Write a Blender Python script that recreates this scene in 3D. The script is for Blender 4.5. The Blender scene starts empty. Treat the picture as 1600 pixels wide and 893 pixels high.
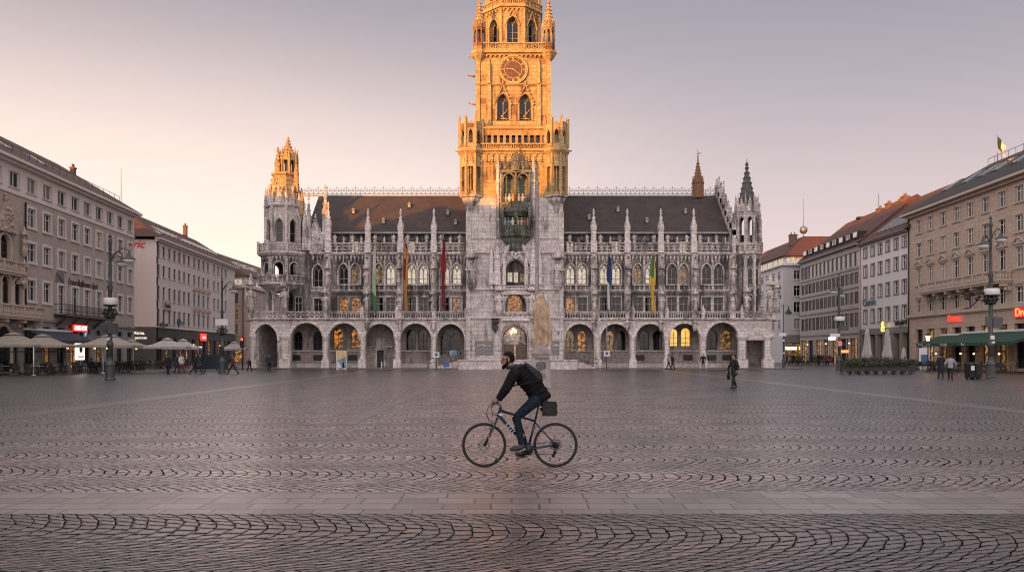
import bpy, math, random
from mathutils import Matrix, Vector
R = math.radians
rnd = random.Random(11)
scene = bpy.context.scene
COL = scene.collection
F = 1250.0      # focal length in photo pixels
HZ = 551.0      # horizon row in the photo
EYE = 1.78

# ------------------------------------------------------------------ mesh builder
class MB:
    def __init__(s):
        s.v = []; s.f = []; s.m = []; s.sm = []; s.M = None
    def add(s, vs, fs, mi=0, smooth=False):
        b = len(s.v)
        if s.M is not None:
            vs = [s.M @ Vector(p) for p in vs]
        s.v.extend([tuple(p) for p in vs])
        for f in fs:
            s.f.append(tuple(i + b for i in f)); s.m.append(mi); s.sm.append(smooth)
    def quad(s, a, b, c, d, mi=0):
        s.add([a, b, c, d], [(0, 1, 2, 3)], mi)
    def box(s, x0, x1, y0, y1, z0, z1, mi=0):
        s.add([(x0,y0,z0),(x1,y0,z0),(x1,y1,z0),(x0,y1,z0),(x0,y0,z1),(x1,y0,z1),(x1,y1,z1),(x0,y1,z1)],
              [(0,3,2,1),(4,5,6,7),(0,1,5,4),(1,2,6,5),(2,3,7,6),(3,0,4,7)], mi)
    def prism(s, poly, y0, y1, mi=0):           # polygon in x,z swept along y
        n = len(poly)
        s.add([(x, y0, z) for x, z in poly] + [(x, y1, z) for x, z in poly],
              [tuple(range(n)), tuple(range(2*n-1, n-1, -1))] + [(i, i+n, (i+1) % n + n, (i+1) % n) for i in range(n)], mi)
    def lathe(s, cx, cy, prof, n=10, mi=0, smooth=False, ph=0.0, sx=1, sy=1):
        vs = []; fs = []
        for r, z in prof:
            for k in range(n):
                a = ph + 2*math.pi*k/n
                vs.append((cx + r*sx*math.cos(a), cy + r*sy*math.sin(a), z))
        m = len(prof)
        for j in range(m-1):
            for k in range(n):
                fs.append((j*n+k, j*n+(k+1) % n, (j+1)*n+(k+1) % n, (j+1)*n+k))
        fs.append(tuple(range(n-1, -1, -1))); fs.append(tuple((m-1)*n+k for k in range(n)))
        s.add(vs, fs, mi, smooth)
    def octo(s, cx, cy, prof, mi=0):            # octagon with flats to the front
        s.lathe(cx, cy, [(r/math.cos(math.pi/8), z) for r, z in prof], 8, mi, False, math.pi/8)
    def tube(s, pts, r, n=8, mi=0, closed=False, smooth=True, flat=None):
        pts = [Vector(p) for p in pts]; m = len(pts)
        rs = r if isinstance(r, (list, tuple)) else [r]*m
        vs = []; fs = []; prev = None
        for i, p in enumerate(pts):
            if closed:
                t = pts[(i+1) % m] - pts[i-1]
            else:
                t = pts[min(i+1, m-1)] - pts[max(i-1, 0)]
            t = t.normalized() if t.length > 1e-9 else Vector((0, 0, 1))
            if prev is None:
                ref = Vector((0, 1, 0)) if abs(t.y) < .9 else Vector((1, 0, 0))
                u = t.cross(ref).normalized()
            else:
                u = prev - t*prev.dot(t)
                u = u.normalized() if u.length > 1e-6 else t.orthogonal().normalized()
            prev = u; w = t.cross(u)
            rr = rs[i]
            ra, rb = rr if isinstance(rr, (list, tuple)) else (rr, rr)
            for k in range(n):
                a = 2*math.pi*k/n
                vs.append(p + u*(ra*math.cos(a)) + w*(rb*math.sin(a)))
        for i in range(m if closed else m-1):
            j = (i+1) % m
            for k in range(n):
                fs.append((i*n+k, i*n+(k+1) % n, j*n+(k+1) % n, j*n+k))
        if not closed:
            fs.append(tuple(range(n-1, -1, -1))); fs.append(tuple((m-1)*n+k for k in range(n)))
        s.add(vs, fs, mi, smooth)
    def ball(s, c, r, n=10, m=7, mi=0, smooth=True):
        rx, ry, rz = r if isinstance(r, (list, tuple)) else (r, r, r)
        prof = [(math.sin(math.pi*j/m), -math.cos(math.pi*j/m)) for j in range(m+1)]
        prof[0] = (.02, -1); prof[-1] = (.02, 1)
        vs = []; fs = []
        for a, z in prof:
            for k in range(n):
                t = 2*math.pi*k/n
                vs.append((c[0]+rx*a*math.cos(t), c[1]+ry*a*math.sin(t), c[2]+rz*z))
        for j in range(m):
            for k in range(n):
                fs.append((j*n+k, j*n+(k+1) % n, (j+1)*n+(k+1) % n, (j+1)*n+k))
        fs.append(tuple(range(n-1, -1, -1))); fs.append(tuple(m*n+k for k in range(n)))
        s.add(vs, fs, mi, smooth)
    def mesh(s, name, mats):
        me = bpy.data.meshes.new(name)
        me.from_pydata(s.v, [], s.f)
        for m in (mats if isinstance(mats, (list, tuple)) else [mats]):
            me.materials.append(m)
        me.polygons.foreach_set('material_index', s.m)
        me.polygons.foreach_set('use_smooth', s.sm)
        me.update()
        return me
    def build(s, name, mats, parent=None, loc=(0,0,0), rz=0.0):
        return place(name, s.mesh(name, mats), parent, loc, rz)

def place(name, me, parent=None, loc=(0,0,0), rz=0.0):
    o = bpy.data.objects.new(name, me); COL.objects.link(o)
    o.location = loc; o.rotation_euler = (0, 0, rz)
    if parent is not None: o.parent = parent
    return o
def tag(o, label=None, cat=None, group=None, kind=None):
    if label: o['label'] = label
    if cat: o['category'] = cat
    if group: o['group'] = group
    if kind: o['kind'] = kind
    return o
def thing(name, label, cat, loc=(0,0,0), rz=0.0, group=None):
    o = bpy.data.objects.new(name, None); COL.objects.link(o)
    o.location = loc; o.rotation_euler = (0, 0, rz); o.empty_display_size = .3
    return tag(o, label, cat, group)
KIDS = {}
def copy_tree(o, parent=None):
    c = o.copy(); COL.objects.link(c)
    if parent is not None: c.parent = parent
    for ch in [k for k in bpy.data.objects if k.parent == o]:
        copy_tree(ch, c)
    return c
def text(name, body, size, mat, parent, loc, rz=0.0, ext=.02, align='CENTER', tilt=R(90), shear=0.0, sx=1.0):
    cu = bpy.data.curves.new(name, 'FONT'); cu.body = body; cu.size = size; cu.extrude = ext
    cu.align_x = align; cu.align_y = 'CENTER'; cu.shear = shear; cu.materials.append(mat); cu.resolution_u = 3
    tmp = bpy.data.objects.new('tmp', cu); COL.objects.link(tmp)
    me = bpy.data.meshes.new_from_object(tmp.evaluated_get(bpy.context.evaluated_depsgraph_get()))
    bpy.data.objects.remove(tmp); bpy.data.curves.remove(cu)
    o = bpy.data.objects.new(name, me); COL.objects.link(o); me.materials.clear(); me.materials.append(mat)
    o.location = loc; o.rotation_euler = (tilt, 0, rz); o.scale = (sx, 1, 1)
    if parent is not None: o.parent = parent
    return o

def arch(xc, w, zs, rise, kind='pointed', n=6):
    a = w/2
    if kind == 'flat' or rise <= 0: return [(xc-a, zs), (xc+a, zs)]
    if kind == 'round':
        return [(xc - a*math.cos(math.pi*i/(2*n)), zs + rise*math.sin(math.pi*i/(2*n))) for i in range(2*n+1)]
    rise = max(rise, a*1.001)
    rad = (a*a + rise*rise)/(2*a)
    th = math.acos(max(-1, min(1, (rad-a)/rad)))
    L = [(xc - a + rad - rad*math.cos(th*i/n), zs + rad*math.sin(th*i/n)) for i in range(n+1)]
    return L + [(2*xc - x, z) for x, z in reversed(L[:-1])]

# opening: (xc, width, sill, spring, rise, kind)
def wall(mb, x0, x1, z0, z1, y, ops, depth=.3, mi=0, mr=None):
    mr = mi if mr is None else mr
    cur = x0
    q = lambda a, b, c, d: mb.quad((a, y, c), (b, y, c), (b, y, d), (a, y, d), mi)
    for (xc, w, zs, zp, rise, kind) in sorted(ops):
        a, b = xc-w/2, xc+w/2
        if a > cur + 1e-4: q(cur, a, z0, z1)
        if zs > z0 + 1e-4: q(a, b, z0, zs)
        P = arch(xc, w, zp, rise, kind)
        for (xa, za), (xb, zb) in zip(P, P[1:]):
            mb.quad((xa, y, za), (xb, y, zb), (xb, y, z1), (xa, y, z1), mi)
        loop = [(a, zs)] + P + [(b, zs)]
        for (xa, za), (xb, zb) in zip(loop, loop[1:]):
            mb.quad((xa, y, za), (xa, y+depth, za), (xb, y+depth, zb), (xb, y, zb), mr)
        mb.quad((a, y, zs), (b, y, zs), (b, y+depth, zs), (a, y+depth, zs), mr)
        cur = b
    if cur < x1 - 1e-4: q(cur, x1, z0, z1)

def archband(mb, xc, w, zs, zp, rise, kind, y0, y1, t, mi=0, n=6):   # moulding round an opening
    P = [(xc-w/2, zs)] + arch(xc, w, zp, rise, kind, n) + [(xc+w/2, zs)]
    k = (w+2*t)/w
    Q = [(xc-w/2-t, zs)] + [(xc + (x-xc)*k, zp + (z-zp)*((rise+t)/rise if rise > 0 else 1) + (t if rise <= 0 else 0)) for x, z in P[1:-1]] + [(xc+w/2+t, zs)]
    for i in range(len(P)-1):
        a, b, c, d = P[i], P[i+1], Q[i+1], Q[i]
        mb.add([(p[0], y0, p[1]) for p in (a, b, c, d)] + [(p[0], y1, p[1]) for p in (a, b, c, d)],
               [(0,1,2,3), (3,2,6,7), (1,0,4,5), (7,6,5,4)], mi)

_wc = {}
def window(parent, x, y, z, w, h, rise=0.0, kind='flat', pane=None, frame=None, cols=2, rows=(.62,), rz=0.0, tracery=False, fw=.07, name='window', fd=.08):
    """frame mesh (part) with one pane mesh (sub-part); z is the sill; h is sill to spring; y the glass plane"""
    key = (round(w, 3), round(h, 3), round(rise, 3), kind, frame.name, cols, rows, tracery, fw, name, fd)
    if key not in _wc:
        mb = MB()
        archband(mb, 0, w-2*fw, 0, h-(fw if rise <= 0 else 0), max(0, rise-fw) if rise > 0 else 0, kind, -fd, 0, fw)
        mb.box(-w/2+fw, w/2-fw, -fd, 0, 0, fw)
        for i in range(1, cols):
            xx = -w/2 + w*i/cols
            mb.box(xx-fw*.42, xx+fw*.42, -fd+.005, 0, fw, h+(rise*.25 if rise > 0 else -fw))
        for r in rows:
            mb.box(-w/2+fw, w/2-fw, -fd+.012, 0, h*r-fw*.35, h*r+fw*.35)
        if tracery:
            for sx in (-1, 1):
                P = arch(sx*w/4, w/2-fw, h, rise*.5, 'pointed', 4)
                mb.tube([(a, -fd*.6, b) for a, b in P], fw*.42, 4, 0, smooth=False)
            rr = w*.17
            mb.tube([(rr*math.cos(t*math.pi/4), -fd*.6, h+rise*.56+rr*math.sin(t*math.pi/4)) for t in range(8)], fw*.42, 4, 0, True, False)
        pb = MB()
        P = [(-w/2, 0)] + arch(0, w, h, rise, kind) + [(w/2, 0)]
        if kind == 'flat': P = [(-w/2, 0), (w/2, 0), (w/2, h), (-w/2, h)]
        pb.add([(a, .01, b) for a, b in P], [tuple(range(len(P)))])
        _wc[key] = (mb.mesh(name, frame), {}, pb)
    me, panes, pb = _wc[key]
    o = place(name, me, parent, (x, y, z), rz)
    if pane.name not in panes: panes[pane.name] = pb.mesh('pane', pane)
    place('pane', panes[pane.name], o)
    return o

# ------------------------------------------------------------------ materials
def newmat(name):
    m = bpy.data.materials.new(name); m.use_nodes = True
    nt = m.node_tree
    return m, nt, nt.nodes['Principled BSDF']
def node(nt, t, **kw):
    n = nt.nodes.new(t)
    for k, v in kw.items():
        if k.startswith('i_'):
            key = k[2:]
            n.inputs[int(key) if key.isdigit() else key.replace('_', ' ')].default_value = v
        else: setattr(n, k, v)
    return n
def mix(nt, fac, a, b, mode='MIX'):
    n = nt.nodes.new('ShaderNodeMix'); n.data_type = 'RGBA'; n.blend_type = mode
    for sock, v in ((0, fac), (6, a), (7, b)):
        if isinstance(v, bpy.types.NodeSocket): nt.links.new(v, n.inputs[sock])
        elif isinstance(v, (int, float)): n.inputs[sock].default_value = v
        else: n.inputs[sock].default_value = (*v, 1)
    return n.outputs[2]
def math_(nt, op, a, b=None, c=None, clamp=False):
    n = nt.nodes.new('ShaderNodeMath'); n.operation = op; n.use_clamp = clamp
    for i, v in enumerate((a, b, c)):
        if v is None: continue
        if isinstance(v, bpy.types.NodeSocket): nt.links.new(v, n.inputs[i])
        else: n.inputs[i].default_value = v
    return n.outputs[0]
def ramp(nt, src, lo, hi, a=0.0, b=1.0):
    n = nt.nodes.new('ShaderNodeMapRange'); n.interpolation_type = 'SMOOTHSTEP'
    nt.links.new(src, n.inputs[0])
    for i, v in enumerate((lo, hi, a, b)): n.inputs[i+1].default_value = v
    return n.outputs[0]
def noise(nt, vec, scale, detail=4, rough=.6, vscale=None):
    if vscale is not None:
        mp = node(nt, 'ShaderNodeMapping'); mp.inputs['Scale'].default_value = vscale
        nt.links.new(vec, mp.inputs[0]); vec = mp.outputs[0]
    n = node(nt, 'ShaderNodeTexNoise'); n.inputs['Scale'].default_value = scale
    n.inputs['Detail'].default_value = detail; n.inputs['Roughness'].default_value = rough
    nt.links.new(vec, n.inputs['Vector'])
    return n.outputs[0]
def objco(nt):
    return node(nt, 'ShaderNodeTexCoord').outputs['Object']
def bump(nt, bsdf, h, dist=.02, st=.6):
    b = node(nt, 'ShaderNodeBump'); b.inputs['Strength'].default_value = st; b.inputs['Distance'].default_value = dist
    nt.links.new(h, b.inputs['Height']); nt.links.new(b.outputs[0], bsdf.inputs['Normal'])

def simple(name, col, rough=.6, metal=0.0, var=.25, scale=6.0, spec=.5, bmp=0.0, emit=None, es=1.0):
    m, nt, b = newmat(name)
    co = objco(nt)
    n = noise(nt, co, scale, 5)
    c2 = tuple(x*(1-var) for x in col); c1 = tuple(min(1, x*(1+var)) for x in col)
    nt.links.new(mix(nt, ramp(nt, n, .3, .7), c2, c1), b.inputs['Base Color'])
    b.inputs['Roughness'].default_value = rough; b.inputs['Metallic'].default_value = metal
    b.inputs['Specular IOR Level'].default_value = spec
    if bmp: bump(nt, b, noise(nt, co, scale*3, 4), bmp)
    if emit:
        b.inputs['Emission Color'].default_value = (*emit, 1); b.inputs['Emission Strength'].default_value = es
    return m
def stone(name, light, mid, dark, soot=.5, patch=None, patch_amt=.5, bw=.9, bh=.42, bm=.03, mott=.5):
    m, nt, b = newmat(name)
    co = objco(nt)
    sep = node(nt, 'ShaderNodeSeparateXYZ'); nt.links.new(co, sep.inputs[0])
    xy = math_(nt, 'ADD', sep.outputs[0], sep.outputs[1])
    cmb = node(nt, 'ShaderNodeCombineXYZ'); nt.links.new(xy, cmb.inputs[0]); nt.links.new(sep.outputs[2], cmb.inputs[1])
    br = node(nt, 'ShaderNodeTexBrick'); nt.links.new(cmb.outputs[0], br.inputs['Vector'])
    br.inputs['Scale'].default_value = 1; br.inputs['Brick Width'].default_value = bw; br.inputs['Row Height'].default_value = bh
    br.inputs['Mortar Size'].default_value = .012; br.inputs['Color1'].default_value = (*light, 1); br.inputs['Color2'].default_value = (*mid, 1)
    br.inputs['Mortar'].default_value = (*[x*.55 for x in mid], 1); br.inputs['Bias'].default_value = -.2
    c = br.outputs[0]
    if patch:
        wn = node(nt, 'ShaderNodeVectorMath', operation='SNAP'); nt.links.new(cmb.outputs[0], wn.inputs[0]); wn.inputs[1].default_value = (bw*.75, bh*1.5, 1)
        pn = noise(nt, wn.outputs[0], .33, 2, .5)
        c = mix(nt, ramp(nt, pn, .55, .6, 0, patch_amt), c, patch)
    big = noise(nt, co, .35, 5, .65)
    streak = noise(nt, co, 1.0, 5, .65, (2.2, 2.2, .28))
    fine = noise(nt, co, 4.5, 6, .72, (1, 1, .6))
    s = math_(nt, 'ADD', math_(nt, 'MULTIPLY', big, .45), math_(nt, 'ADD', math_(nt, 'MULTIPLY', streak, .5), math_(nt, 'MULTIPLY', fine, .15)))
    lo = .72 - soot*.4
    c = mix(nt, ramp(nt, s, lo+.01, lo+.16, 0, .85), c, dark)
    c = mix(nt, mott, c, mix(nt, ramp(nt, fine, .34, .62), (.36,.345,.34), (1.15,1.15,1.15)), 'MULTIPLY')
    nt.links.new(c, b.inputs['Base Color'])
    b.inputs['Roughness'].default_value = .85; b.inputs['Specular IOR Level'].default_value = .25
    h = math_(nt, 'ADD', math_(nt, 'MULTIPLY', br.outputs['Fac'], -.5), noise(nt, co, 5, 6, .7))
    bump(nt, b, h, bm, .7)
    return m
def plaster(name, col, dirt=.25, rough=.9, grain=10.0, dark=None, blotch=0.0):
    m, nt, b = newmat(name); co = objco(nt)
    st = noise(nt, co, .8, 6, .65, (1.5, 1.5, .2)); bg = noise(nt, co, .25, 4); fn = noise(nt, co, grain, 5, .7)
    s = math_(nt, 'ADD', math_(nt, 'MULTIPLY', st, .6), math_(nt, 'MULTIPLY', bg, .4))
    c = mix(nt, ramp(nt, s, .45, .7, 0, dirt), col, dark or tuple(x*.55 for x in col))
    c = mix(nt, ramp(nt, fn, .3, .7, 0, .22+blotch), c, tuple(x*.6 for x in col))
    if blotch:
        fb = noise(nt, co, 1.6, 6, .75)
        c = mix(nt, ramp(nt, fb, .45, .6, 0, blotch), c, tuple(x*.55 for x in col))
    nt.links.new(c, b.inputs['Base Color']); b.inputs['Roughness'].default_value = rough; b.inputs['Specular IOR Level'].default_value = .2
    bump(nt, b, fn, .01, .4)
    return m
def tiles(name, c1, c2, pitch=.3):
    m, nt, b = newmat(name); co = objco(nt)
    sep = node(nt, 'ShaderNodeSeparateXYZ'); nt.links.new(co, sep.inputs[0])
    cmb = node(nt, 'ShaderNodeCombineXYZ'); nt.links.new(sep.outputs[0], cmb.inputs[0]); nt.links.new(math_(nt, 'ADD', sep.outputs[2], sep.outputs[1]), cmb.inputs[1])
    br = node(nt, 'ShaderNodeTexBrick'); nt.links.new(cmb.outputs[0], br.inputs['Vector'])
    br.inputs['Scale'].default_value = 1; br.inputs['Brick Width'].default_value = pitch; br.inputs['Row Height'].default_value = pitch*1.1
    br.inputs['Mortar Size'].default_value = .02; br.inputs['Color1'].default_value = (*c1, 1); br.inputs['Color2'].default_value = (*c2, 1); br.inputs['Mortar'].default_value = (*[x*.4 for x in c2], 1)
    n = noise(nt, co, .5, 6, .7)
    c = mix(nt, ramp(nt, n, .35, .7, 0, .55), br.outputs[0], tuple(x*.5 for x in c2))
    nt.links.new(c, b.inputs['Base Color']); b.inputs['Roughness'].default_value = .75; b.inputs['Specular IOR Level'].default_value = .3
    bump(nt, b, br.outputs['Fac'], .03, -.6)
    return m
def glass(name, col=(.008,.009,.011), rough=.08, spec=.35, lit=None, es=0.0, patt=0.0, lit2=None):
    m, nt, b = newmat(name); co = objco(nt)
    b.inputs['Base Color'].default_value = (*col, 1); b.inputs['Roughness'].default_value = rough; b.inputs['Specular IOR Level'].default_value = spec
    wv = noise(nt, co, 1.3, 2)
    bump(nt, b, wv, .05, .15)
    if lit:
        oi = node(nt, 'ShaderNodeTexCoord').outputs['Object']
        geo = node(nt, 'ShaderNodeNewGeometry').outputs['Position']
        n = noise(nt, geo, 3.4 if patt > .5 else 1.5, 4, .75)
        f = ramp(nt, n, .40, .40+.26, 0, 1)
        c = mix(nt, f, tuple(x*(1-.93*patt) for x in (lit2 or lit)), lit)
        nt.links.new(c, b.inputs['Emission Color']); b.inputs['Emission Strength'].default_value = es
    return m

M = {}
M['stone'] = stone('pale_limestone', (.64,.575,.555), (.46,.415,.40), (.075,.067,.068), .40)
M['sooty'] = stone('sooty_limestone', (.34,.305,.30), (.21,.19,.187), (.035,.033,.034), .68)
M['carved'] = stone('carved_limestone', (.68,.61,.585), (.50,.45,.43), (.07,.065,.065), .54, bw=.5, bh=.3)
M['tower'] = stone('sunlit_limestone', (.50,.345,.17), (.36,.24,.115), (.06,.036,.02), .46, patch=(.20,.105,.06), patch_amt=.85)  # golden sunlight put into the stone colour for the upper tower
M['sunlit_trim'] = stone('sunlit_carving', (.53,.375,.19), (.36,.25,.125), (.08,.05,.03), .36, bw=.5, bh=.3)  # carving stone with the same golden sunlight in its colour
M['clean'] = stone('clean_limestone', (.74,.67,.65), (.60,.54,.52), (.14,.125,.12), .38, bw=.6, bh=.35)
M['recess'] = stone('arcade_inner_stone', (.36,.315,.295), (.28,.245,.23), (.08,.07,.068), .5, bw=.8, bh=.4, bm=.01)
M['slate'] = tiles('dark_slate', (.075,.055,.050), (.050,.040,.039), .35)
M['copper'] = stone('green_copper', (.21,.215,.175), (.125,.14,.112), (.03,.036,.03), .52, bw=.4, bh=.3)
M['spire'] = simple('spire_slate', (.07,.068,.07), .7, 0, .4, 3, bmp=.03)
M['iron'] = simple('dark_iron', (.025,.025,.027), .5, .4, .3, 8)
M['lamp_iron'] = simple('green_grey_cast_iron', (.06,.065,.065), .55, .3, .35, 6, bmp=.004)
M['zinc'] = simple('grey_zinc', (.22,.22,.23), .45, .6, .2, 3)
M['gilt'] = simple('gilt', (.75,.48,.14), .4, .7, .15, 6)
M['clock_face'] = simple('brown_clock_face', (.10,.045,.02), .55, 0, .3, 4)
M['door_wood'] = simple('weathered_oak', (.12,.075,.05), .6, 0, .4, 7, bmp=.008)
M['wood_frame'] = simple('dark_window_frame', (.07,.055,.045), .6, 0, .3, 7)
M['stone_frame'] = simple('window_stone_mullion', (.26,.225,.21), .85, 0, .3, 5)
M['white_frame'] = simple('white_window_frame', (.62,.59,.57), .5, 0, .12, 6)
M['white_trim'] = plaster('white_window_surround', (.62,.58,.56), .3)
M['grey_frame'] = simple('grey_window_frame', (.16,.15,.15), .5, 0, .2, 6)
M['glass'] = glass('dark_glass')
M['glass_mid'] = glass('grey_glass', (.05,.055,.06), .12, .8)
M['curtain'] = glass('curtained_glass', (.16,.15,.14), .15, .4)
M['blind'] = glass('blind_drawn_glass', (.30,.28,.26), .3, .3)
M['glass_sky'] = glass('bright_glass', (.10,.10,.10), .03, 1.0)
M['glass_bronze'] = glass('bronze_glass', (.05,.045,.04), .06, 1.0)
M['lit_pale'] = glass('lit_pale_window', (.2,.18,.15), .2, .5, (1.0,.82,.62), .42, .6)
M['lit_orange'] = glass('lit_orange_window', (.05,.03,.02), .2, .5, (1.0,.36,.07), .42, 1.0, (.12,.04,.015))
M['lit_yellow'] = glass('lit_yellow_window', (.2,.15,.05), .2, .5, (1.0,.50,.10), .72, .3)
M['lit_dim'] = glass('dim_lit_window', (.03,.025,.02), .15, .6, (1.0,.50,.16), .2, 1.0, (.12,.08,.05))
M['lit_shop'] = glass('lit_shop_glass', (.02,.02,.02), .15, .6, (1.0,.50,.17), .42, 1.0, (.03,.022,.016))
# ------------------------------------------------------------------ camera, world, sun
cam = bpy.data.cameras.new('camera'); camo = bpy.data.objects.new('camera', cam); COL.objects.link(camo)
camo.location = (0, 0, EYE); camo.rotation_euler = (R(90), 0, 0)
scene.cycles.filter_width = 1.1; scene.cycles.use_denoising = True; scene.cycles.denoiser = 'OPENIMAGEDENOISE'; scene.cycles.denoising_input_passes = 'RGB_ALBEDO_NORMAL'; scene.cycles.denoising_prefilter = 'ACCURATE'
cam.sensor_width = 36; cam.lens = F/1600*36; cam.shift_y = (HZ-446.5)/1600; cam.clip_end = 6000; cam.clip_start = .1
scene.camera = camo
scene.view_settings.view_transform = 'Standard'; scene.view_settings.look = 'None'
scene.view_settings.gamma = 1; scene.view_settings.use_curve_mapping = False
scene.view_settings.exposure = 0.9
SUN_A, SUN_E = R(50), R(7.0)
S = Vector((-math.cos(SUN_A)*math.cos(SUN_E), -math.sin(SUN_A)*math.cos(SUN_E), math.sin(SUN_E)))
sl = bpy.data.lights.new('sun', 'SUN'); slo = bpy.data.objects.new('sun', sl); COL.objects.link(slo)
sl.energy = 4.8; sl.angle = R(.5); sl.color = (1.0, .345, .015)
slo.rotation_euler = S.to_track_quat('Z', 'Y').to_euler(); slo.location = (-60, 20, 40)

wd = bpy.data.worlds.new('World'); scene.world = wd; wd.use_nodes = True
nt = wd.node_tree
bg = nt.nodes['Background']
sky = nt.nodes.new('ShaderNodeTexSky'); sky.sky_type = 'NISHITA'; sky.sun_disc = False
sky.sun_elevation = SUN_E; sky.sun_rotation = math.atan2(S.x, S.y) % (2*math.pi)
sky.air_density = 1.0; sky.dust_density = 2.0; sky.ozone_density = 1.5
gen = nt.nodes.new('ShaderNodeTexCoord').outputs['Generated']
sp = nt.nodes.new('ShaderNodeSeparateXYZ'); nt.links.new(gen, sp.inputs[0])
el = sp.outputs[2]
def dotdir(v):
    n = nt.nodes.new('ShaderNodeVectorMath'); n.operation = 'DOT_PRODUCT'
    nt.links.new(gen, n.inputs[0]); n.inputs[1].default_value = v
    return n.outputs['Value']
# twilight air: peach at the horizon fading to lavender grey overhead, warmest over the roofs to the west
e1 = ramp(nt, el, 0.0, .44)
base = mix(nt, e1, (0.460,0.350,0.328), (0.166,0.153,0.176))
west = ramp(nt, dotdir((-.62, .78, 0)), .55, 1.02)
low = ramp(nt, el, .42, .06)
base = mix(nt, math_(nt, 'MULTIPLY', west, math_(nt, 'MULTIPLY', low, .95)), base, (0.90,0.69,0.535))
mid = math_(nt, 'MULTIPLY', ramp(nt, dotdir((-.62, .78, 0)), .2, 1.0), ramp(nt, el, .6, .1))
base = mix(nt, math_(nt, 'MULTIPLY', mid, .5), base, (0.46,0.38,0.36))
# the bright half of the sky round the sun, behind the camera
sunw = ramp(nt, dotdir((-.5, -.86, .15)), -.2, .9)
base = mix(nt, sunw, base, (1.13,1.01,.985))
over = ramp(nt, el, .42, .9)
base = mix(nt, over, base, (.60,.565,.59))
nz = noise(nt, gen, 2.2, 7, .68, (1, 1, 5.0))
base = mix(nt, .17, base, mix(nt, nz, (.55,.52,.56), (1.3,1.2,1.1)), 'MULTIPLY')
skyc = mix(nt, 1.0, sky.outputs[0], (.014,.014,.016), 'MULTIPLY')
tot = mix(nt, 1.0, base, skyc, 'ADD')
tot = mix(nt, 1.0, tot, (10,10,10), 'MULTIPLY')      # the background strength is 0.1
nt.links.new(tot, bg.inputs[0]); bg.inputs[1].default_value = 0.1

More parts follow.
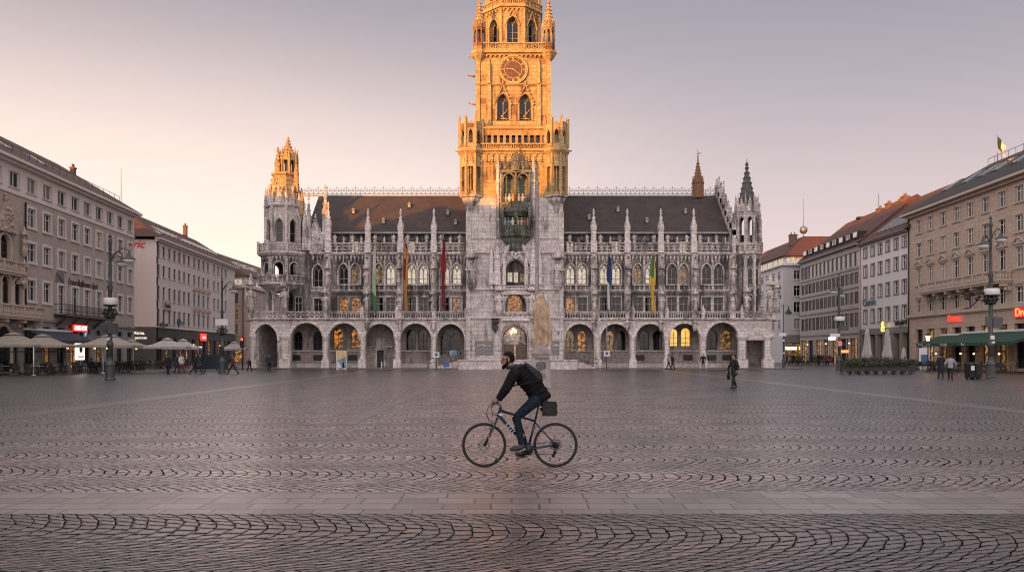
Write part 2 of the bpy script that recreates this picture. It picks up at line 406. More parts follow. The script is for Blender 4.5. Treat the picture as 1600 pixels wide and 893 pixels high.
# ------------------------------------------------------------------ ground
def paving(name='arched_cobbles', W=1.85, edge=10.72, p=.175, ls=.165, dark=1.0, kk=.75, coat=1.0, jw=(.005, .018), xj=1.0):
    m, nt, b = newmat(name); co = objco(nt)
    nv = node(nt, 'ShaderNodeTexNoise'); nv.inputs['Scale'].default_value = 2.3; nv.inputs['Detail'].default_value = 3; nt.links.new(co, nv.inputs['Vector'])
    dv = node(nt, 'ShaderNodeVectorMath', operation='SUBTRACT'); nt.links.new(nv.outputs['Color'], dv.inputs[0]); dv.inputs[1].default_value = (.5, .5, .5)
    sc = node(nt, 'ShaderNodeVectorMath', operation='SCALE'); nt.links.new(dv.outputs[0], sc.inputs[0]); sc.inputs['Scale'].default_value = .15
    ad = node(nt, 'ShaderNodeVectorMath', operation='ADD'); nt.links.new(co, ad.inputs[0]); nt.links.new(sc.outputs[0], ad.inputs[1])
    sep = node(nt, 'ShaderNodeSeparateXYZ'); nt.links.new(ad.outputs[0], sep.inputs[0])
    x, y = sep.outputs[0], sep.outputs[1]
    mu = lambda a, c_: math_(nt, 'MULTIPLY', a, c_)
    ads = lambda a, c_: math_(nt, 'ADD', a, c_)
    yy = math_(nt, 'DIVIDE', math_(nt, 'SUBTRACT', y, edge - W*20), W)
    strip = math_(nt, 'FLOOR', yy); d_ = mu(math_(nt, 'SUBTRACT', math_(nt, 'FRACT', yy), .5), W)
    sag = mu(mu(d_, d_), kk); slp = mu(d_, 2*kk)
    s2 = ads(mu(slp, slp), 1.0)
    cosn = math_(nt, 'DIVIDE', 1.0, math_(nt, 'SQRT', s2))
    c = math_(nt, 'DIVIDE', ads(ads(x, sag), mu(strip, .37)), p)
    i = math_(nt, 'FLOOR', c); u = math_(nt, 'FRACT', c)
    delta = mu(math_(nt, 'SUBTRACT', u, .5), p)
    foot = math_(nt, 'SUBTRACT', d_, mu(math_(nt, 'DIVIDE', slp, s2), mu(delta, -1.0)))
    arcl = mu(foot, ads(1.0, mu(math_(nt, 'ABSOLUTE', foot), .26)))
    wn = node(nt, 'ShaderNodeTexWhiteNoise', noise_dimensions='2D')
    cb = node(nt, 'ShaderNodeCombineXYZ'); nt.links.new(i, cb.inputs[0]); nt.links.new(strip, cb.inputs[1]); nt.links.new(cb.outputs[0], wn.inputs['Vector'])
    q = ads(math_(nt, 'DIVIDE', arcl, ls), ads(mu(math_(nt, 'MODULO', i, 2.0), .5), mu(wn.outputs['Value'], .45)))
    j = math_(nt, 'FLOOR', q); w = math_(nt, 'FRACT', q)
    du = mu(mu(math_(nt, 'MINIMUM', u, math_(nt, 'SUBTRACT', 1.0, u)), p), cosn)
    dw = mu(math_(nt, 'MINIMUM', w, math_(nt, 'SUBTRACT', 1.0, w)), ls)
    jn = noise(nt, co, 14, 3, .6)
    du = math_(nt, 'DIVIDE', du, ads(.6, mu(wn.outputs['Value'], .8)))
    cb2 = node(nt, 'ShaderNodeCombineXYZ'); nt.links.new(i, cb2.inputs[0]); nt.links.new(j, cb2.inputs[1]); nt.links.new(strip, cb2.inputs[2])
    wn2 = node(nt, 'ShaderNodeTexWhiteNoise', noise_dimensions='3D'); nt.links.new(cb2.outputs[0], wn2.inputs['Vector'])
    rv = wn2.outputs['Value']
    dw = math_(nt, 'DIVIDE', dw, ads(xj, mu(rv, .8)))
    d = ads(math_(nt, 'MINIMUM', du, dw), mu(math_(nt, 'SUBTRACT', jn, .5), .024))
    face = ramp(nt, d, *jw)
    big = noise(nt, co, .33, 5, .65); fine = noise(nt, co, 45, 4, .7); med = noise(nt, co, 3.0, 5, .7); wear = noise(nt, co, .9, 6, .7)
    k = dark
    col = mix(nt, rv, (.045*k,.040*k,.042*k), (.135*k,.112*k,.110*k))
    col = mix(nt, ramp(nt, wn2.outputs['Color'] if False else rv, .80, .86, 0, .6), col, (.17*k,.115*k,.105*k))
    col = mix(nt, ramp(nt, big, .42, .66, 0, .6), col, (.040*k,.038*k,.042*k))
    col = mix(nt, ramp(nt, wear, .5, .66, 0, .65), col, (.028*k,.027*k,.030*k))
    col = mix(nt, ramp(nt, fine, .42, .72, 0, .5), col, (.025*k,.023*k,.024*k))
    col = mix(nt, ramp(nt, med, .54, .70, 0, .5), col, (.03*k,.028*k,.03*k))
    spots = noise(nt, co, 7.0, 2, .5); col = mix(nt, ramp(nt, spots, .73, .76, 0, .5), col, (.28,.26,.25))
    # sky sheen painted into the stone: paler and smoother middle, darker sides
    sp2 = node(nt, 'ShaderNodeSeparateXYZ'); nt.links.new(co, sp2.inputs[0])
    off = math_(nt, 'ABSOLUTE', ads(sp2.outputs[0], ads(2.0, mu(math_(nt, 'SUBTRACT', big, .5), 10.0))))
    sheen = ramp(nt, off, 16.0, 0.0)
    col = mix(nt, 1.0, col, mix(nt, sheen, (.42,.44,.47), (2.1,1.9,1.8)), 'MULTIPLY')
    col = mix(nt, face, (.006,.006,.007), col)
    nt.links.new(col, b.inputs['Base Color'])
    rg = ads(ads(.16, mu(med, .22)), mu(rv, .10))
    rg = math_(nt, 'SUBTRACT', rg, mu(sheen, .07))
    nt.links.new(ads(rg, mu(math_(nt, 'SUBTRACT', 1.0, face), .5)), b.inputs['Roughness'])
    nt.links.new(mu(face, .8), b.inputs['Specular IOR Level'])
    nt.links.new(mu(face, coat), b.inputs['Coat Weight']); b.inputs['Coat Roughness'].default_value = .36; b.inputs['Coat IOR'].default_value = 1.6
    dome = ramp(nt, d, .0, .03)
    h = ads(ads(mu(dome, .8), mu(rv, .3)), ads(mu(fine, .05), mu(med, .35)))
    bump(nt, b, h, .02, .55)
    return m
def slabs(name, bw, bh, rot=0, k=1.0):
    m, nt, b = newmat(name); co = objco(nt)
    if rot:
        mp = node(nt, 'ShaderNodeMapping'); mp.inputs['Rotation'].default_value = (0, 0, R(90)); nt.links.new(co, mp.inputs[0]); vec = mp.outputs[0]
    else: vec = co
    nv = node(nt, 'ShaderNodeTexNoise'); nv.inputs['Scale'].default_value = 3; nt.links.new(co, nv.inputs['Vector'])
    dv = node(nt, 'ShaderNodeVectorMath', operation='SUBTRACT'); nt.links.new(nv.outputs['Color'], dv.inputs[0]); dv.inputs[1].default_value = (.5,.5,.5)
    sc = node(nt, 'ShaderNodeVectorMath', operation='SCALE'); nt.links.new(dv.outputs[0], sc.inputs[0]); sc.inputs['Scale'].default_value = .035
    ad = node(nt, 'ShaderNodeVectorMath', operation='ADD'); nt.links.new(vec, ad.inputs[0]); nt.links.new(sc.outputs[0], ad.inputs[1])
    br = node(nt, 'ShaderNodeTexBrick'); nt.links.new(ad.outputs[0], br.inputs['Vector']); br.offset_frequency = 2; br.offset = .43; br.squash = .8; br.squash_frequency = 3
    br.inputs['Scale'].default_value = 1; br.inputs['Brick Width'].default_value = bw; br.inputs['Row Height'].default_value = bh
    br.inputs['Mortar Size'].default_value = .014; br.inputs['Mortar Smooth'].default_value = .3; br.inputs['Bias'].default_value = 0
    br.inputs['Color1'].default_value = (.225*k,.178*k,.165*k,1); br.inputs['Color2'].default_value = (.12*k,.10*k,.097*k,1); br.inputs['Mortar'].default_value = (.008,.008,.009,1)
    fine = noise(nt, co, 30, 4, .7); med = noise(nt, co, 1.3, 5, .7)
    c = mix(nt, ramp(nt, med, .45, .7, 0, .55), br.outputs[0], (.085,.078,.08))
    c = mix(nt, ramp(nt, fine, .45, .75, 0, .3), c, (.07,.06,.06))
    nt.links.new(c, b.inputs['Base Color'])
    nt.links.new(math_(nt, 'ADD', .22, math_(nt, 'MULTIPLY', med, .22)), b.inputs['Roughness'])
    b.inputs['Coat Weight'].default_value = .7; b.inputs['Coat Roughness'].default_value = .36
    h = math_(nt, 'ADD', math_(nt, 'MULTIPLY', br.outputs['Fac'], -1.0), math_(nt, 'MULTIPLY', fine, .08))
    bump(nt, b, h, .012, .5)
    return m
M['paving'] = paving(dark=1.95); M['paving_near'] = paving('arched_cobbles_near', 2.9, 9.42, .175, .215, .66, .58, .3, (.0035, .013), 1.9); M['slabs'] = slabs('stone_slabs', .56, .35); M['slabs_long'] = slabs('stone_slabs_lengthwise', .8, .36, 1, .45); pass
mb = MB()
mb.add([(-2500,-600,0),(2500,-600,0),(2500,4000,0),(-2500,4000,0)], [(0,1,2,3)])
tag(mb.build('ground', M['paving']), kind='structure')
def sheet(x0, x1, y0, y1, z, mat, name='path'):
    b = MB(); b.add([(x0,y0,z),(x1,y0,z),(x1,y1,z),(x0,y1,z)], [(0,1,2,3)])
    return tag(b.build(name, mat), kind='structure')
sheet(-60, 60, 8.86, 10.26, .004, M['slabs'])
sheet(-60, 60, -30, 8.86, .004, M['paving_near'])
sheet(-14.5, -13.5, 10.26, 84, .004, M['slabs_long'])
sheet(15.0, 15.9, 10.26, 84, .004, M['slabs_long'])
M['slabs_mid'] = slabs('sheen_slabs_lengthwise', .8, .36, 1, .85); sheet(-4.4, -3.9, 19.9, 84, .004, M['slabs_mid'])  # paler copy of the lengthwise slabs, matched to the painted sheen
mb = MB(); mb.box(-31, 31.5, 86.6, 140, -.3, .13)
tag(mb.build('pavement', M['slabs_long']), kind='structure')
# ------------------------------------------------------------------ town hall (local origin at the foot of its front)
TY = 89.3
def hx(px, d=0.0): return (px-800)*(TY+d)/F
def hz(py, d=0.0): return (HZ-py)*(TY+d)/F + EYE
hall = thing('town_hall', 'gothic town hall with tall clock tower lit golden at the top', 'town hall', (0, TY, 0))
SL, SS, SC, ST, STT = M['stone'], M['sooty'], M['carved'], M['tower'], M['sunlit_trim']
FR, GL = M['stone_frame'], M['glass']
LP, LO, LYW, LD = M['lit_pale'], M['lit_orange'], M['lit_yellow'], M['lit_dim']

def crockets(mb, x, y, z0, z1, w0, w1, n=4, k=4, ph=math.pi/4, s=.09):
    for i in range(n):
        t = (i+.6)/n
        r = (w0+(w1-w0)*t)
        for a in range(k):
            an = ph + a*2*math.pi/k
            px_, py_ = x+r*math.cos(an)*1.15, y+r*math.sin(an)*1.15
            mb.box(px_-s/2, px_+s/2, py_-s/2, py_+s/2, z0+(z1-z0)*t-s*.4, z0+(z1-z0)*t+s*.6)
def finial(mb, x, y, z, s=.16):
    mb.lathe(x, y, [(s*.25, z-s), (s*.9, z), (s*.3, z+s*.5), (s*.55, z+s*1.1), (.02, z+s*1.7)], 6)
def pinnacle(mb, x, y, z0, z1, w=.5, shaft=.55, gab=True):
    h = z1-z0; zs = z0+h*shaft
    mb.box(x-w/2, x+w/2, y-w/2, y+w/2, z0, z0+h*.25)
    mb.box(x-w*.42, x+w*.42, y-w*.42, y+w*.42, z0+h*.25, zs)
    mb.box(x-w*.56, x+w*.56, y-w*.56, y+w*.56, z0+h*.24, z0+h*.27)
    if gab:
        for a in range(4):
            mb.M = Matrix.Translation((x, y, 0)) @ Matrix.Rotation(a*math.pi/2, 4, 'Z')
            mb.prism([(-w*.5, zs-.02), (w*.5, zs-.02), (0, zs+w*.95)], -w*.5, -w*.38)
            mb.box(-w*.2, w*.2, -w*.44, -w*.40, z0+h*.3, zs-w*.2)
        mb.M = None
    mb.lathe(x, y, [(w*.56, zs), (w*.05, z1-w*.3)], 4, 0, False, math.pi/4)
    crockets(mb, x, y, zs, z1-w*.3, w*.52, w*.06, 4, 4, math.pi/4, w*.2)
    finial(mb, x, y, z1-w*.2, w*.3)
def figure(mb, x, y, z, h, mi=0, canopy=True):       # carved saint on a bracket under a canopy
    mb.lathe(x, y, [(.05, z-h*.28), (h*.17, z-h*.08), (h*.2, z)], 7, mi)
    mb.lathe(x, y, [(h*.15, z), (h*.17, z+h*.1), (h*.12, z+h*.5), (h*.17, z+h*.72), (h*.13, z+h*.82), (h*.05, z+h*.85)], 8, mi, True, 0, 1.15, .8)
    mb.ball((x, y-.02, z+h*.92), h*.075, 7, 5, mi)
    sgn = 1 if rnd.random() < .5 else -1
    mb.tube([(x+sgn*h*.17, y-.03, z+h*.75), (x+sgn*h*.24, y-h*.1, z+h*.56), (x+sgn*h*.06, y-h*.2, z+h*.58)], h*.045, 5, mi)
    mb.tube([(x-sgn*h*.17, y-.03, z+h*.75), (x-sgn*h*.22, y-h*.06, z+h*.5)], h*.05, 5, mi)
    mb.tube([(x-sgn*h*.22, y-h*.1, z), (x-sgn*h*.22, y-h*.1, z+h*1.0)], h*.018, 4, mi)
    if canopy:
        mb.lathe(x, y, [(h*.2, z+h*1.06), (h*.26, z+h*1.1), (h*.24, z+h*1.2), (h*.12, z+h*1.3), (.02, z+h*1.65)], 6, mi)
        for a in range(6):
            an = a*math.pi/3
            mb.box(x+h*.24*math.cos(an)-.03, x+h*.24*math.cos(an)+.03, y+h*.24*math.sin(an)-.03, y+h*.24*math.sin(an)+.03, z+h*1.1, z+h*1.38)
def balustrade(mb, x0, x1, y, z0, z1, th=.16, step=None, style='arch'):
    h = z1-z0; step = step or h*.75
    mb.box(x0, x1, y-th/2-.03, y+th/2+.03, z1-.12, z1); mb.box(x0, x1, y-th/2, y+th/2, z0, z0+.1)
    n = max(1, round((x1-x0)/step)); st = (x1-x0)/n
    for i in range(n):
        a = x0+i*st; c = a+st/2
        if i: mb.box(a-.045, a+.045, y-th*.3, y+th*.3, z0+.1, z1-.12)
        zz0, zz1 = z0+.1, z1-.12
        r = min(st, zz1-zz0)*.36; zc = (zz0+zz1)/2
        if style == 'x':
            mb.tube([(a, y, zz0), (a+st, y, zz1)], .04, 4, 0, smooth=False); mb.tube([(a, y, zz1), (a+st, y, zz0)], .04, 4, 0, smooth=False)
            mb.tube([(c+r*.6*math.cos(t*math.pi/3), y, zc+r*.6*math.sin(t*math.pi/3)) for t in range(6)], .035, 4, 0, True, False)
        elif style == 'ring':
            mb.tube([(c+r*math.cos(t*math.pi/4), y, zc+r*math.sin(t*math.pi/4)) for t in range(8)], .05, 4, 0, True, False)
            for t in range(4):
                an = t*math.pi/2+math.pi/4
                mb.tube([(c+r*.5*math.cos(an), y, zc+r*.5*math.sin(an)), (c+r*1.5*math.cos(an), y, zc+r*1.5*math.sin(an))], .04, 4, 0, smooth=False)
        else:
            mb.box(c-.04, c+.04, y-th*.3, y+th*.3, zz0, zz1)
            P = arch(c, st*.9, zz1-st*.5, st*.42, 'pointed', 3)
            mb.tube([(p[0], y, p[1]) for p in P], .04, 4, 0, smooth=False)
def corbels(mb, x0, x1, y, z0, z1, step=.42):
    n = max(1, round((x1-x0)/step)); st = (x1-x0)/n; h = z1-z0
    for i in range(n):
        c = x0+(i+.5)*st
        mb.box(c-.07, c+.07, y-.22, y, z0+h*.25, z1); mb.box(c-.05, c+.05, y-.12, y, z0, z0+h*.3)
        P = arch(c+st/2, st-.1, z0+h*.45, h*.4, 'pointed', 3)
        if i < n-1: mb.tube([(p[0], y-.12, p[1]) for p in P], .045, 4, 0, smooth=False)
def cornice(mb, x0, x1, y, z0, z1, out=.25):
    h = z1-z0
    mb.box(x0, x1, y-out*.45, y+.02, z0, z0+h*.45); mb.box(x0-.02, x1+.02, y-out, y+.02, z0+h*.45, z1)

# ---- arcade
ARL = [(415,37,1), (479,50,0), (537.6,49,0), (593.8,46,0), (649.5,48,0), (704,43,1)]
ARR = [(906,45,1), (961.5,46,0), (1016,46,0), (1070,48,0), (1129,51,0)]
def arcade(arches, x0, x1, extra=()):
    ops = []
    for px, w, pt in arches:
        ops.append((hx(px), w/14, .14, hz(529), hz(505.5)-hz(529), 'pointed' if pt or w < 52 else 'round'))
    mb = MB()
    wall(mb, x0, x1, 0, 5.42, 0, ops+list(extra), .7)
    mb.build('arcade_wall', SL, hall)
    for o in ops:
        b = MB(); archband(b, o[0], o[1], o[3]-.2, o[3], o[4], o[5], -.10, .02, .24, 0, 8)
        archband(b, o[0], o[1]+.5, o[3]-.2, o[3], o[4]+.26, o[5], -.05, .02, .10, 0, 8)
        b.build('arch', M['clean'], hall)
    return ops
opsL = arcade(ARL, hx(391), hx(729))
opsR = arcade(ARR, hx(880), hx(1206), [(hx(1180.5), 30/14, .14, hz(531), 0, 'flat')])
def pier(px, w=.62, big=False):
    b = MB(); x = hx(px)
    b.box(x-w/2-.12, x+w/2+.12, -.32, .6, .13, .95); b.box(x-w/2-.06, x+w/2+.06, -.26, .6, .95, 1.1)
    b.lathe(x, -.02, [(w*.52, 1.1), (w*.46, 1.2), (w*.46, hz(532)), (w*.66, hz(527)), (w*.66, hz(524.5))], 8, 0, False, math.pi/8)
    b.box(x-w*.62, x+w*.62, -.34, .5, hz(524.5), hz(521))
    b.build('pier', M['clean'], hall)
for p in (396, 445.5, 508.8, 566, 620.5, 678.3, 934, 988.8, 1042, 1098.5, 1159.5, 1200): pier(p, .95 if p in (445.5, 1159.5, 1200) else .6)
for x0, x1 in ((391, 729), (880, 1212)):
    mb = MB(); cornice(mb, hx(x0), hx(x1), 0, 5.42, 5.62, .32)
    mb.build('string_course', SC, hall)
# plinths, back wall and vault of the arcade
D2 = 3.2
def X2(px): return hx(px, D2)
def Z2(py): return hz(py, D2)
back = []
def bw(px, w, y0, ys, ya, kind): return (X2(px), w*(TY+D2)/F, Z2(y0), Z2(ys), max(0, Z2(ya)-Z2(ys)), kind)
BW = [  # px, width, sill, spring, apex, kind, pane, cols
 (466,13,549,525,517,'pointed',GL),(496,14,549,525,517,'pointed',GL),
 (528,15,545,520,513,'pointed',LO),(555,14,544,520,513,'pointed',LO),
 (642,15,548,522,514,'pointed',GL),(661,15,549,522,514,'pointed',GL),
 (891,13,548,524,515,'pointed',LD),(909,14,548,524,515,'pointed',LO),
 (953,14,549,524,516,'pointed',LD),(971,13,549,524,516,'pointed',GL),
 (1007,15,549,524,516,'pointed',GL),(1027,14,549,524,516,'pointed',GL),
 (1053,13,541,520,513,'pointed',LYW),(1071.5,15,541,519,512.5,'pointed',LYW),
 (1112,18,549,524,518,'pointed',GL),(1134,18,549,524,518,'pointed',M['lit_dim'])]
ops = [bw(p,w,a,s,t,k) for p,w,a,s,t,k,_ in BW]
door = bw(594.5, 10, 577, 547, 547, 'flat'); door = (door[0], door[1], .14, door[3], 0, 'flat')
port704 = bw(704, 34, 556, 530, 512, 'pointed')
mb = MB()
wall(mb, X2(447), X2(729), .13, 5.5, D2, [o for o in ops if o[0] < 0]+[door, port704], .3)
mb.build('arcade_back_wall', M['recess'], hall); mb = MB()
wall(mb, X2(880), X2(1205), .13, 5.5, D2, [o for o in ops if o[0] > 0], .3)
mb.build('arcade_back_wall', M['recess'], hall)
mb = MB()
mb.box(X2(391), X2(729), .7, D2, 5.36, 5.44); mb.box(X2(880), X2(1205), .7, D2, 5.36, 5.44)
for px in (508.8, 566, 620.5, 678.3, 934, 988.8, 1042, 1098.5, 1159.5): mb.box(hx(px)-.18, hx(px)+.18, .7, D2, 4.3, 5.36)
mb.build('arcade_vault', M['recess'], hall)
for (p,w,a,s,t,k,g), o in zip(BW, ops):
    window(hall, o[0], D2+.28, o[2], o[1], o[3]-o[2], o[4], k, g, M['wood_frame'], 2, (.25, .62), fw=.06)
window(hall, port704[0], D2+.28, port704[2], port704[1], port704[3]-port704[2], port704[4], 'pointed', GL, FR, 3, (.3, .95), fw=.09, tracery=True)
mb = MB(); mb.box(door[0]-door[1]/2, door[0]+door[1]/2, D2+.2, D2+.26, .14, door[3])
for i in range(3): mb.box(door[0]-door[1]*.36, door[0]+door[1]*.36, D2+.17, D2+.2, .3+i*.65, .85+i*.65)
dr = mb.build('door', M['iron'], hall)
b = MB(); b.box(door[0]+.02, door[0]+.06, D2+.12, D2+.17, .3, 1.3); b.build('handle', M['zinc'], dr)
mb = MB(); archband(mb, door[0], door[1]+.05, .14, door[3], 0, 'flat', D2-.18, D2+.02, .28); mb.box(door[0]-1.5, door[0]+1.5, D2-.25, D2+.02, door[3]+.35, door[3]+.5)
archband(mb, door[0], .6, door[3]+.55, door[3]+1.2, 0, 'flat', D2-.12, D2+.02, .16)
mb.box(door[0]-.3, door[0]+.3, D2-.01, D2+.03, door[3]+.55, door[3]+1.2)
mb.build('door_surround', SC, hall)
for a, c in ((448,505),(512,563),(624,675),(884,930),(938,985),(993,1040),(1046,1095),(1104,1155)):
    mb = MB(); mb.box(X2(a), X2(c), D2-.35, D2, .13, .55); mb.build('plinth', SL, hall)
    mb = MB(); mb.box(X2(a), X2(c), D2-.18, D2, 1.95, 2.1); mb.build('window_ledge', SL, hall)
for px in (462, 497, 551, 1112, 1136, 1000, 1075):
    mb = MB(); mb.box(X2(px)-.55, X2(px)+.55, D2-.02, D2+.2, .9, 1.55); mb.build('cellar_grille', M['iron'], hall)

# ---- upper storeys
PL = (546, 601, 652, 704.5); PR = (900.5, 953.5, 1006, 1059, 1113)
YU = .62
def Xu(px): return hx(px, YU)
def Zu(py): return hz(py, YU)
lit2 = {652-9.2: LP, 652+9.2: LP, 704.5-9.2: LP, 704.5+9.2: LP, 601+9.2: LP, 601-9.2: LD, 900.5-9.2: LP, 900.5+9.2: LP, 953.5-9.2: LP, 953.5+9.2: LP, 1006-9.2: LD, 1006+9.2: LP, 546+9.2: LD, 1059+9.2: LD}
lit1 = {546-9.2: LO, 546+9.2: LO, 704.5+9.2: LD, 900.5-9.2: LO, 601+9.2: GL}
up2 = {}; up1 = {}
for c in PL+PR:
    for s in (-9.2, 9.2):
        up2[c+s] = (Xu(c+s), 14/13.9, Zu(444), Zu(424), Zu(411.5)-Zu(424), 'pointed')
        up1[c+s] = (Xu(c+s), 14.5/13.9, 6.1, Zu(464), 0, 'flat')
up2[497] = (Xu(497), 15/13.9, Zu(448), Zu(425), Zu(413)-Zu(425), 'pointed')
up1[497] = (Xu(497), 13/13.9, 6.2, Zu(466), 0, 'flat')
for lo, hi in ((487, 729), (880, 1150)):
    mb = MB()
    o1 = [o for k, o in up1.items() if lo < k < hi]; o2 = [o for k, o in up2.items() if lo < k < hi]
    wall(mb, Xu(lo), Xu(hi), 5.5, 8.75, YU, o1, .35); wall(mb, Xu(lo), Xu(hi), 8.75, 12.95, YU, o2, .35)
    mb.build('upper_wall', SS, hall)
for k, o in up1.items():
    window(hall, o[0], YU+.3, o[2], o[1], o[3]-o[2], 0, 'flat', lit1.get(k, GL), FR, 2, (.62,), fw=.09)
for k, o in up2.items():
    window(hall, o[0], YU+.3, o[2], o[1], o[3]-o[2], o[4], 'pointed', lit2.get(k, GL), FR, 2, (.45,), fw=.085, tracery=True)
    b = MB(); archband(b, o[0], o[1]+.02, o[2], o[3], o[4], 'pointed', YU-.12, YU+.02, .16, 0, 6)
    finial(b, o[0], YU-.08, o[3]+o[4]+.25, .14); b.box(o[0]-.65, o[0]+.65, YU-.16, YU+.02, o[2]-.14, o[2]-.01)
    b.build('hood_mould', SC, hall)
for k, o in up1.items():
    mb = MB(); archband(mb, o[0], o[1]+.02, o[2], o[3], 0, 'flat', YU-.08, YU+.02, .12); mb.build('window_surround', SC, hall)
for lo, hi in ((487, 729), (880, 1150)):
    mb = MB(); cornice(mb, Xu(lo), Xu(hi), YU, 8.62, 8.85, .22)
    n = int((Xu(hi)-Xu(lo))/.55)
    for i in range(n):                              # blind tracery band under the second storey sills
        c = Xu(lo)+(i+.5)*(Xu(hi)-Xu(lo))/n
        mb.box(c-.05, c+.05, YU-.07, YU+.01, 8.86, 9.35)
    for px in (PL if lo < 800 else PR):
        mb.box(Xu(px)-.1, Xu(px)+.1, YU-.14, YU+.01, 8.85, 12.2)
    mb.build('wall_tracery', SC, hall)
for lo, hi in ((487, 729), (880, 1150)):
    mb = MB(); corbels(mb, Xu(lo), Xu(hi), YU, 12.05, 12.72); cornice(mb, Xu(lo), Xu(hi), YU, 12.72, 12.98, .42)
    mb.build('corbel_table', SC, hall)
PIERS_L = (513, 575, 626, 678); PIERS_R = (927.5, 980, 1032.5, 1084, 1143)
for px in PIERS_L+PIERS_R:
    x = Xu(px); b = MB()
    b.box(x-.32, x+.32, YU-.45, YU+.02, 5.6, 12.9)
    b.lathe(x, YU-.4, [(.34, 5.6), (.34, 6.3), (.24, 6.4), (.24, 12.6), (.4, 12.9)], 8, 0, False, math.pi/8)
    b.build('buttress', SC, hall)
    for z in (6.75, 9.6):
        b = MB(); figure(b, x+rnd.uniform(-.05, .05), YU-.72, z, 1.45); b.build('statue', SC, hall)
    b = MB(); b.tube([(x, YU-.5, 12.35), (x, YU-1.2, 12.5), (x, YU-1.5, 12.42)], [.13, .09, .11], 6); b.ball((x, YU-1.55, 12.45), .13, 6, 5); b.build('gargoyle', SC, hall)
# terrace balustrade over the arcade
bx = [391, 445, 508.8, 566, 620.5, 678.3, 729]; bx2 = [880, 934, 988.8, 1042, 1098.5, 1159.5, 1208]
for seq in (bx, bx2):
    for a, c in zip(seq, seq[1:]):
        b = MB(); balustrade(b, hx(a)+.2, hx(c)-.2, -.02, 5.62, 6.42, .16, .55, 'x' if a in (391, 1159.5, 445) else 'arch'); b.build('balustrade', SC, hall)
    for a in seq:
        b = MB(); x = hx(a); b.box(x-.2, x+.2, -.22, .18, 5.62, 6.6); b.lathe(x, -.02, [(.26, 6.6), (.2, 6.72), (.08, 6.95), (.02, 7.2)], 6); b.build('balustrade_post', SC, hall)
for px, h in ((445.5, 2.3), (508.8, 1.6), (1203, 2.4), (1212, 2.1), (1166, 1.7), (393, 2.4)):
    b = MB(); figure(b, hx(px), -.25, 6.7, h); b.build('statue', SC, hall)
for px in PIERS_L[1:]+PIERS_R[:4]:
    b = MB(); figure(b, hx(px), -.30, 4.45, 1.15, canopy=False); b.build('statue', SC, hall)
# attic: pierced parapet full of figures, dormered wall behind it, pinnacles
YA = .35
for seq in ((487,)+PIERS_L+(729,), (880,)+PIERS_R[:4]+(1143,)):
    for a, c in zip(seq, seq[1:]):
        b = MB(); x0, x1 = hx(a, YA)+.25, hx(c, YA)-.25
        if x1-x0 < .5: continue
        balustrade(b, x0, x1, YA, 12.98, 14.1, .18, .62, 'ring'); b.build('parapet', SC, hall)
        n = max(2, int((x1-x0)/.85))
        for i in range(n):
            x = x0+(i+.5)*(x1-x0)/n; b = MB()
            if i % 2: b.lathe(x, YA, [(.16, 14.08), (.1, 14.3), (.13, 14.5), (.02, 14.85)], 6)
            else: figure(b, x, YA, 14.1, .95, canopy=False)
            b.build('parapet_carving', SC, hall)
YB = 2.2
mb = MB(); atticw = []
for seq in (PL, PR):
    for c in seq:
        for s in (-10, 8): atticw.append((hx(c+s, YB), .85, 13.15, 14.6, 0, 'flat'))
for lo, hi in ((487, 729), (880, 1145)):
    mb = MB(); L = [o for o in atticw if hx(lo, YB) < o[0] < hx(hi, YB)]
    wall(mb, hx(lo, YB), hx(hi, YB), 12.5, 15.45, YB, L, .3)
    mb.quad((hx(lo, YB), YU, 12.9), (hx(hi, YB), YU, 12.9), (hx(hi, YB), YB, 12.9), (hx(lo, YB), YB, 12.9))
    mb.build('attic_wall', SS, hall)
for i, o in enumerate(atticw):
    window(hall, o[0], YB+.26, o[2], o[1], o[3]-o[2], 0, 'flat', (LP if i % 7 in (1, 4) else M['glass_mid']), FR, 2, (.6,), fw=.08)
for px in PIERS_L+PIERS_R[:4]:
    b = MB(); pinnacle(b, hx(px, YA), YA, 12.98, 17.75 if px != 513 else 18.5, .66, .55); b.build('pinnacle', M['clean'], hall)
# roofs
def roofz(d): return 15.45 + (d-1.9)*(20.85-15.45)/(8-1.9)
RF = []
for lo, hi, lo8, hi8 in ((478, 735, 476, 735), (875, 1143, 875, 1122)):
    mb = MB(); a, c = hx(lo, 1.9), hx(hi, 1.9); a8, c8 = hx(lo8, 8), hx(hi8, 8)
    if lo < 800: a8 = a
    else: c8 = c
    mb.quad((a, 1.9, 15.45), (c, 1.9, 15.45), (c8, 8, 20.85), (a8, 8, 20.85))
    mb.quad((a, 14.1, 15.45), (a8, 8, 20.85), (c8, 8, 20.85), (c, 14.1, 15.45))
    mb.add([(a, 1.9, 15.45), (a8, 8, 20.85), (a, 14.1, 15.45)], [(0, 1, 2)]); mb.add([(c, 1.9, 15.45), (c8, 8, 20.85), (c, 14.1, 15.45)], [(0, 1, 2)])
    RF.append(mb.build('roof', M['slate'], hall))
    mb = MB(); mb.box(hx(lo, 1.7), hx(hi, 1.7), 1.55, 2.0, 15.32, 15.50); mb.build('gutter', M['zinc'], RF[-1])
for px, d in ((600, 3.6), (553, 5.2), (640, 6.2), (700, 5.0), (712, 3.4), (920, 4.2), (965, 5.5), (1010, 3.7), (1070, 5.2)):
    b = MB(); x = hx(px, d); z = roofz(d); b.box(x-.16, x+.16, d-.4, d+.3, z-.2, z+.22); b.prism([(x-.22, z+.22), (x+.22, z+.22), (x, z+.45)], d-.5, d+.35); b.build('roof_vent', M['zinc'], RF[px > 800])
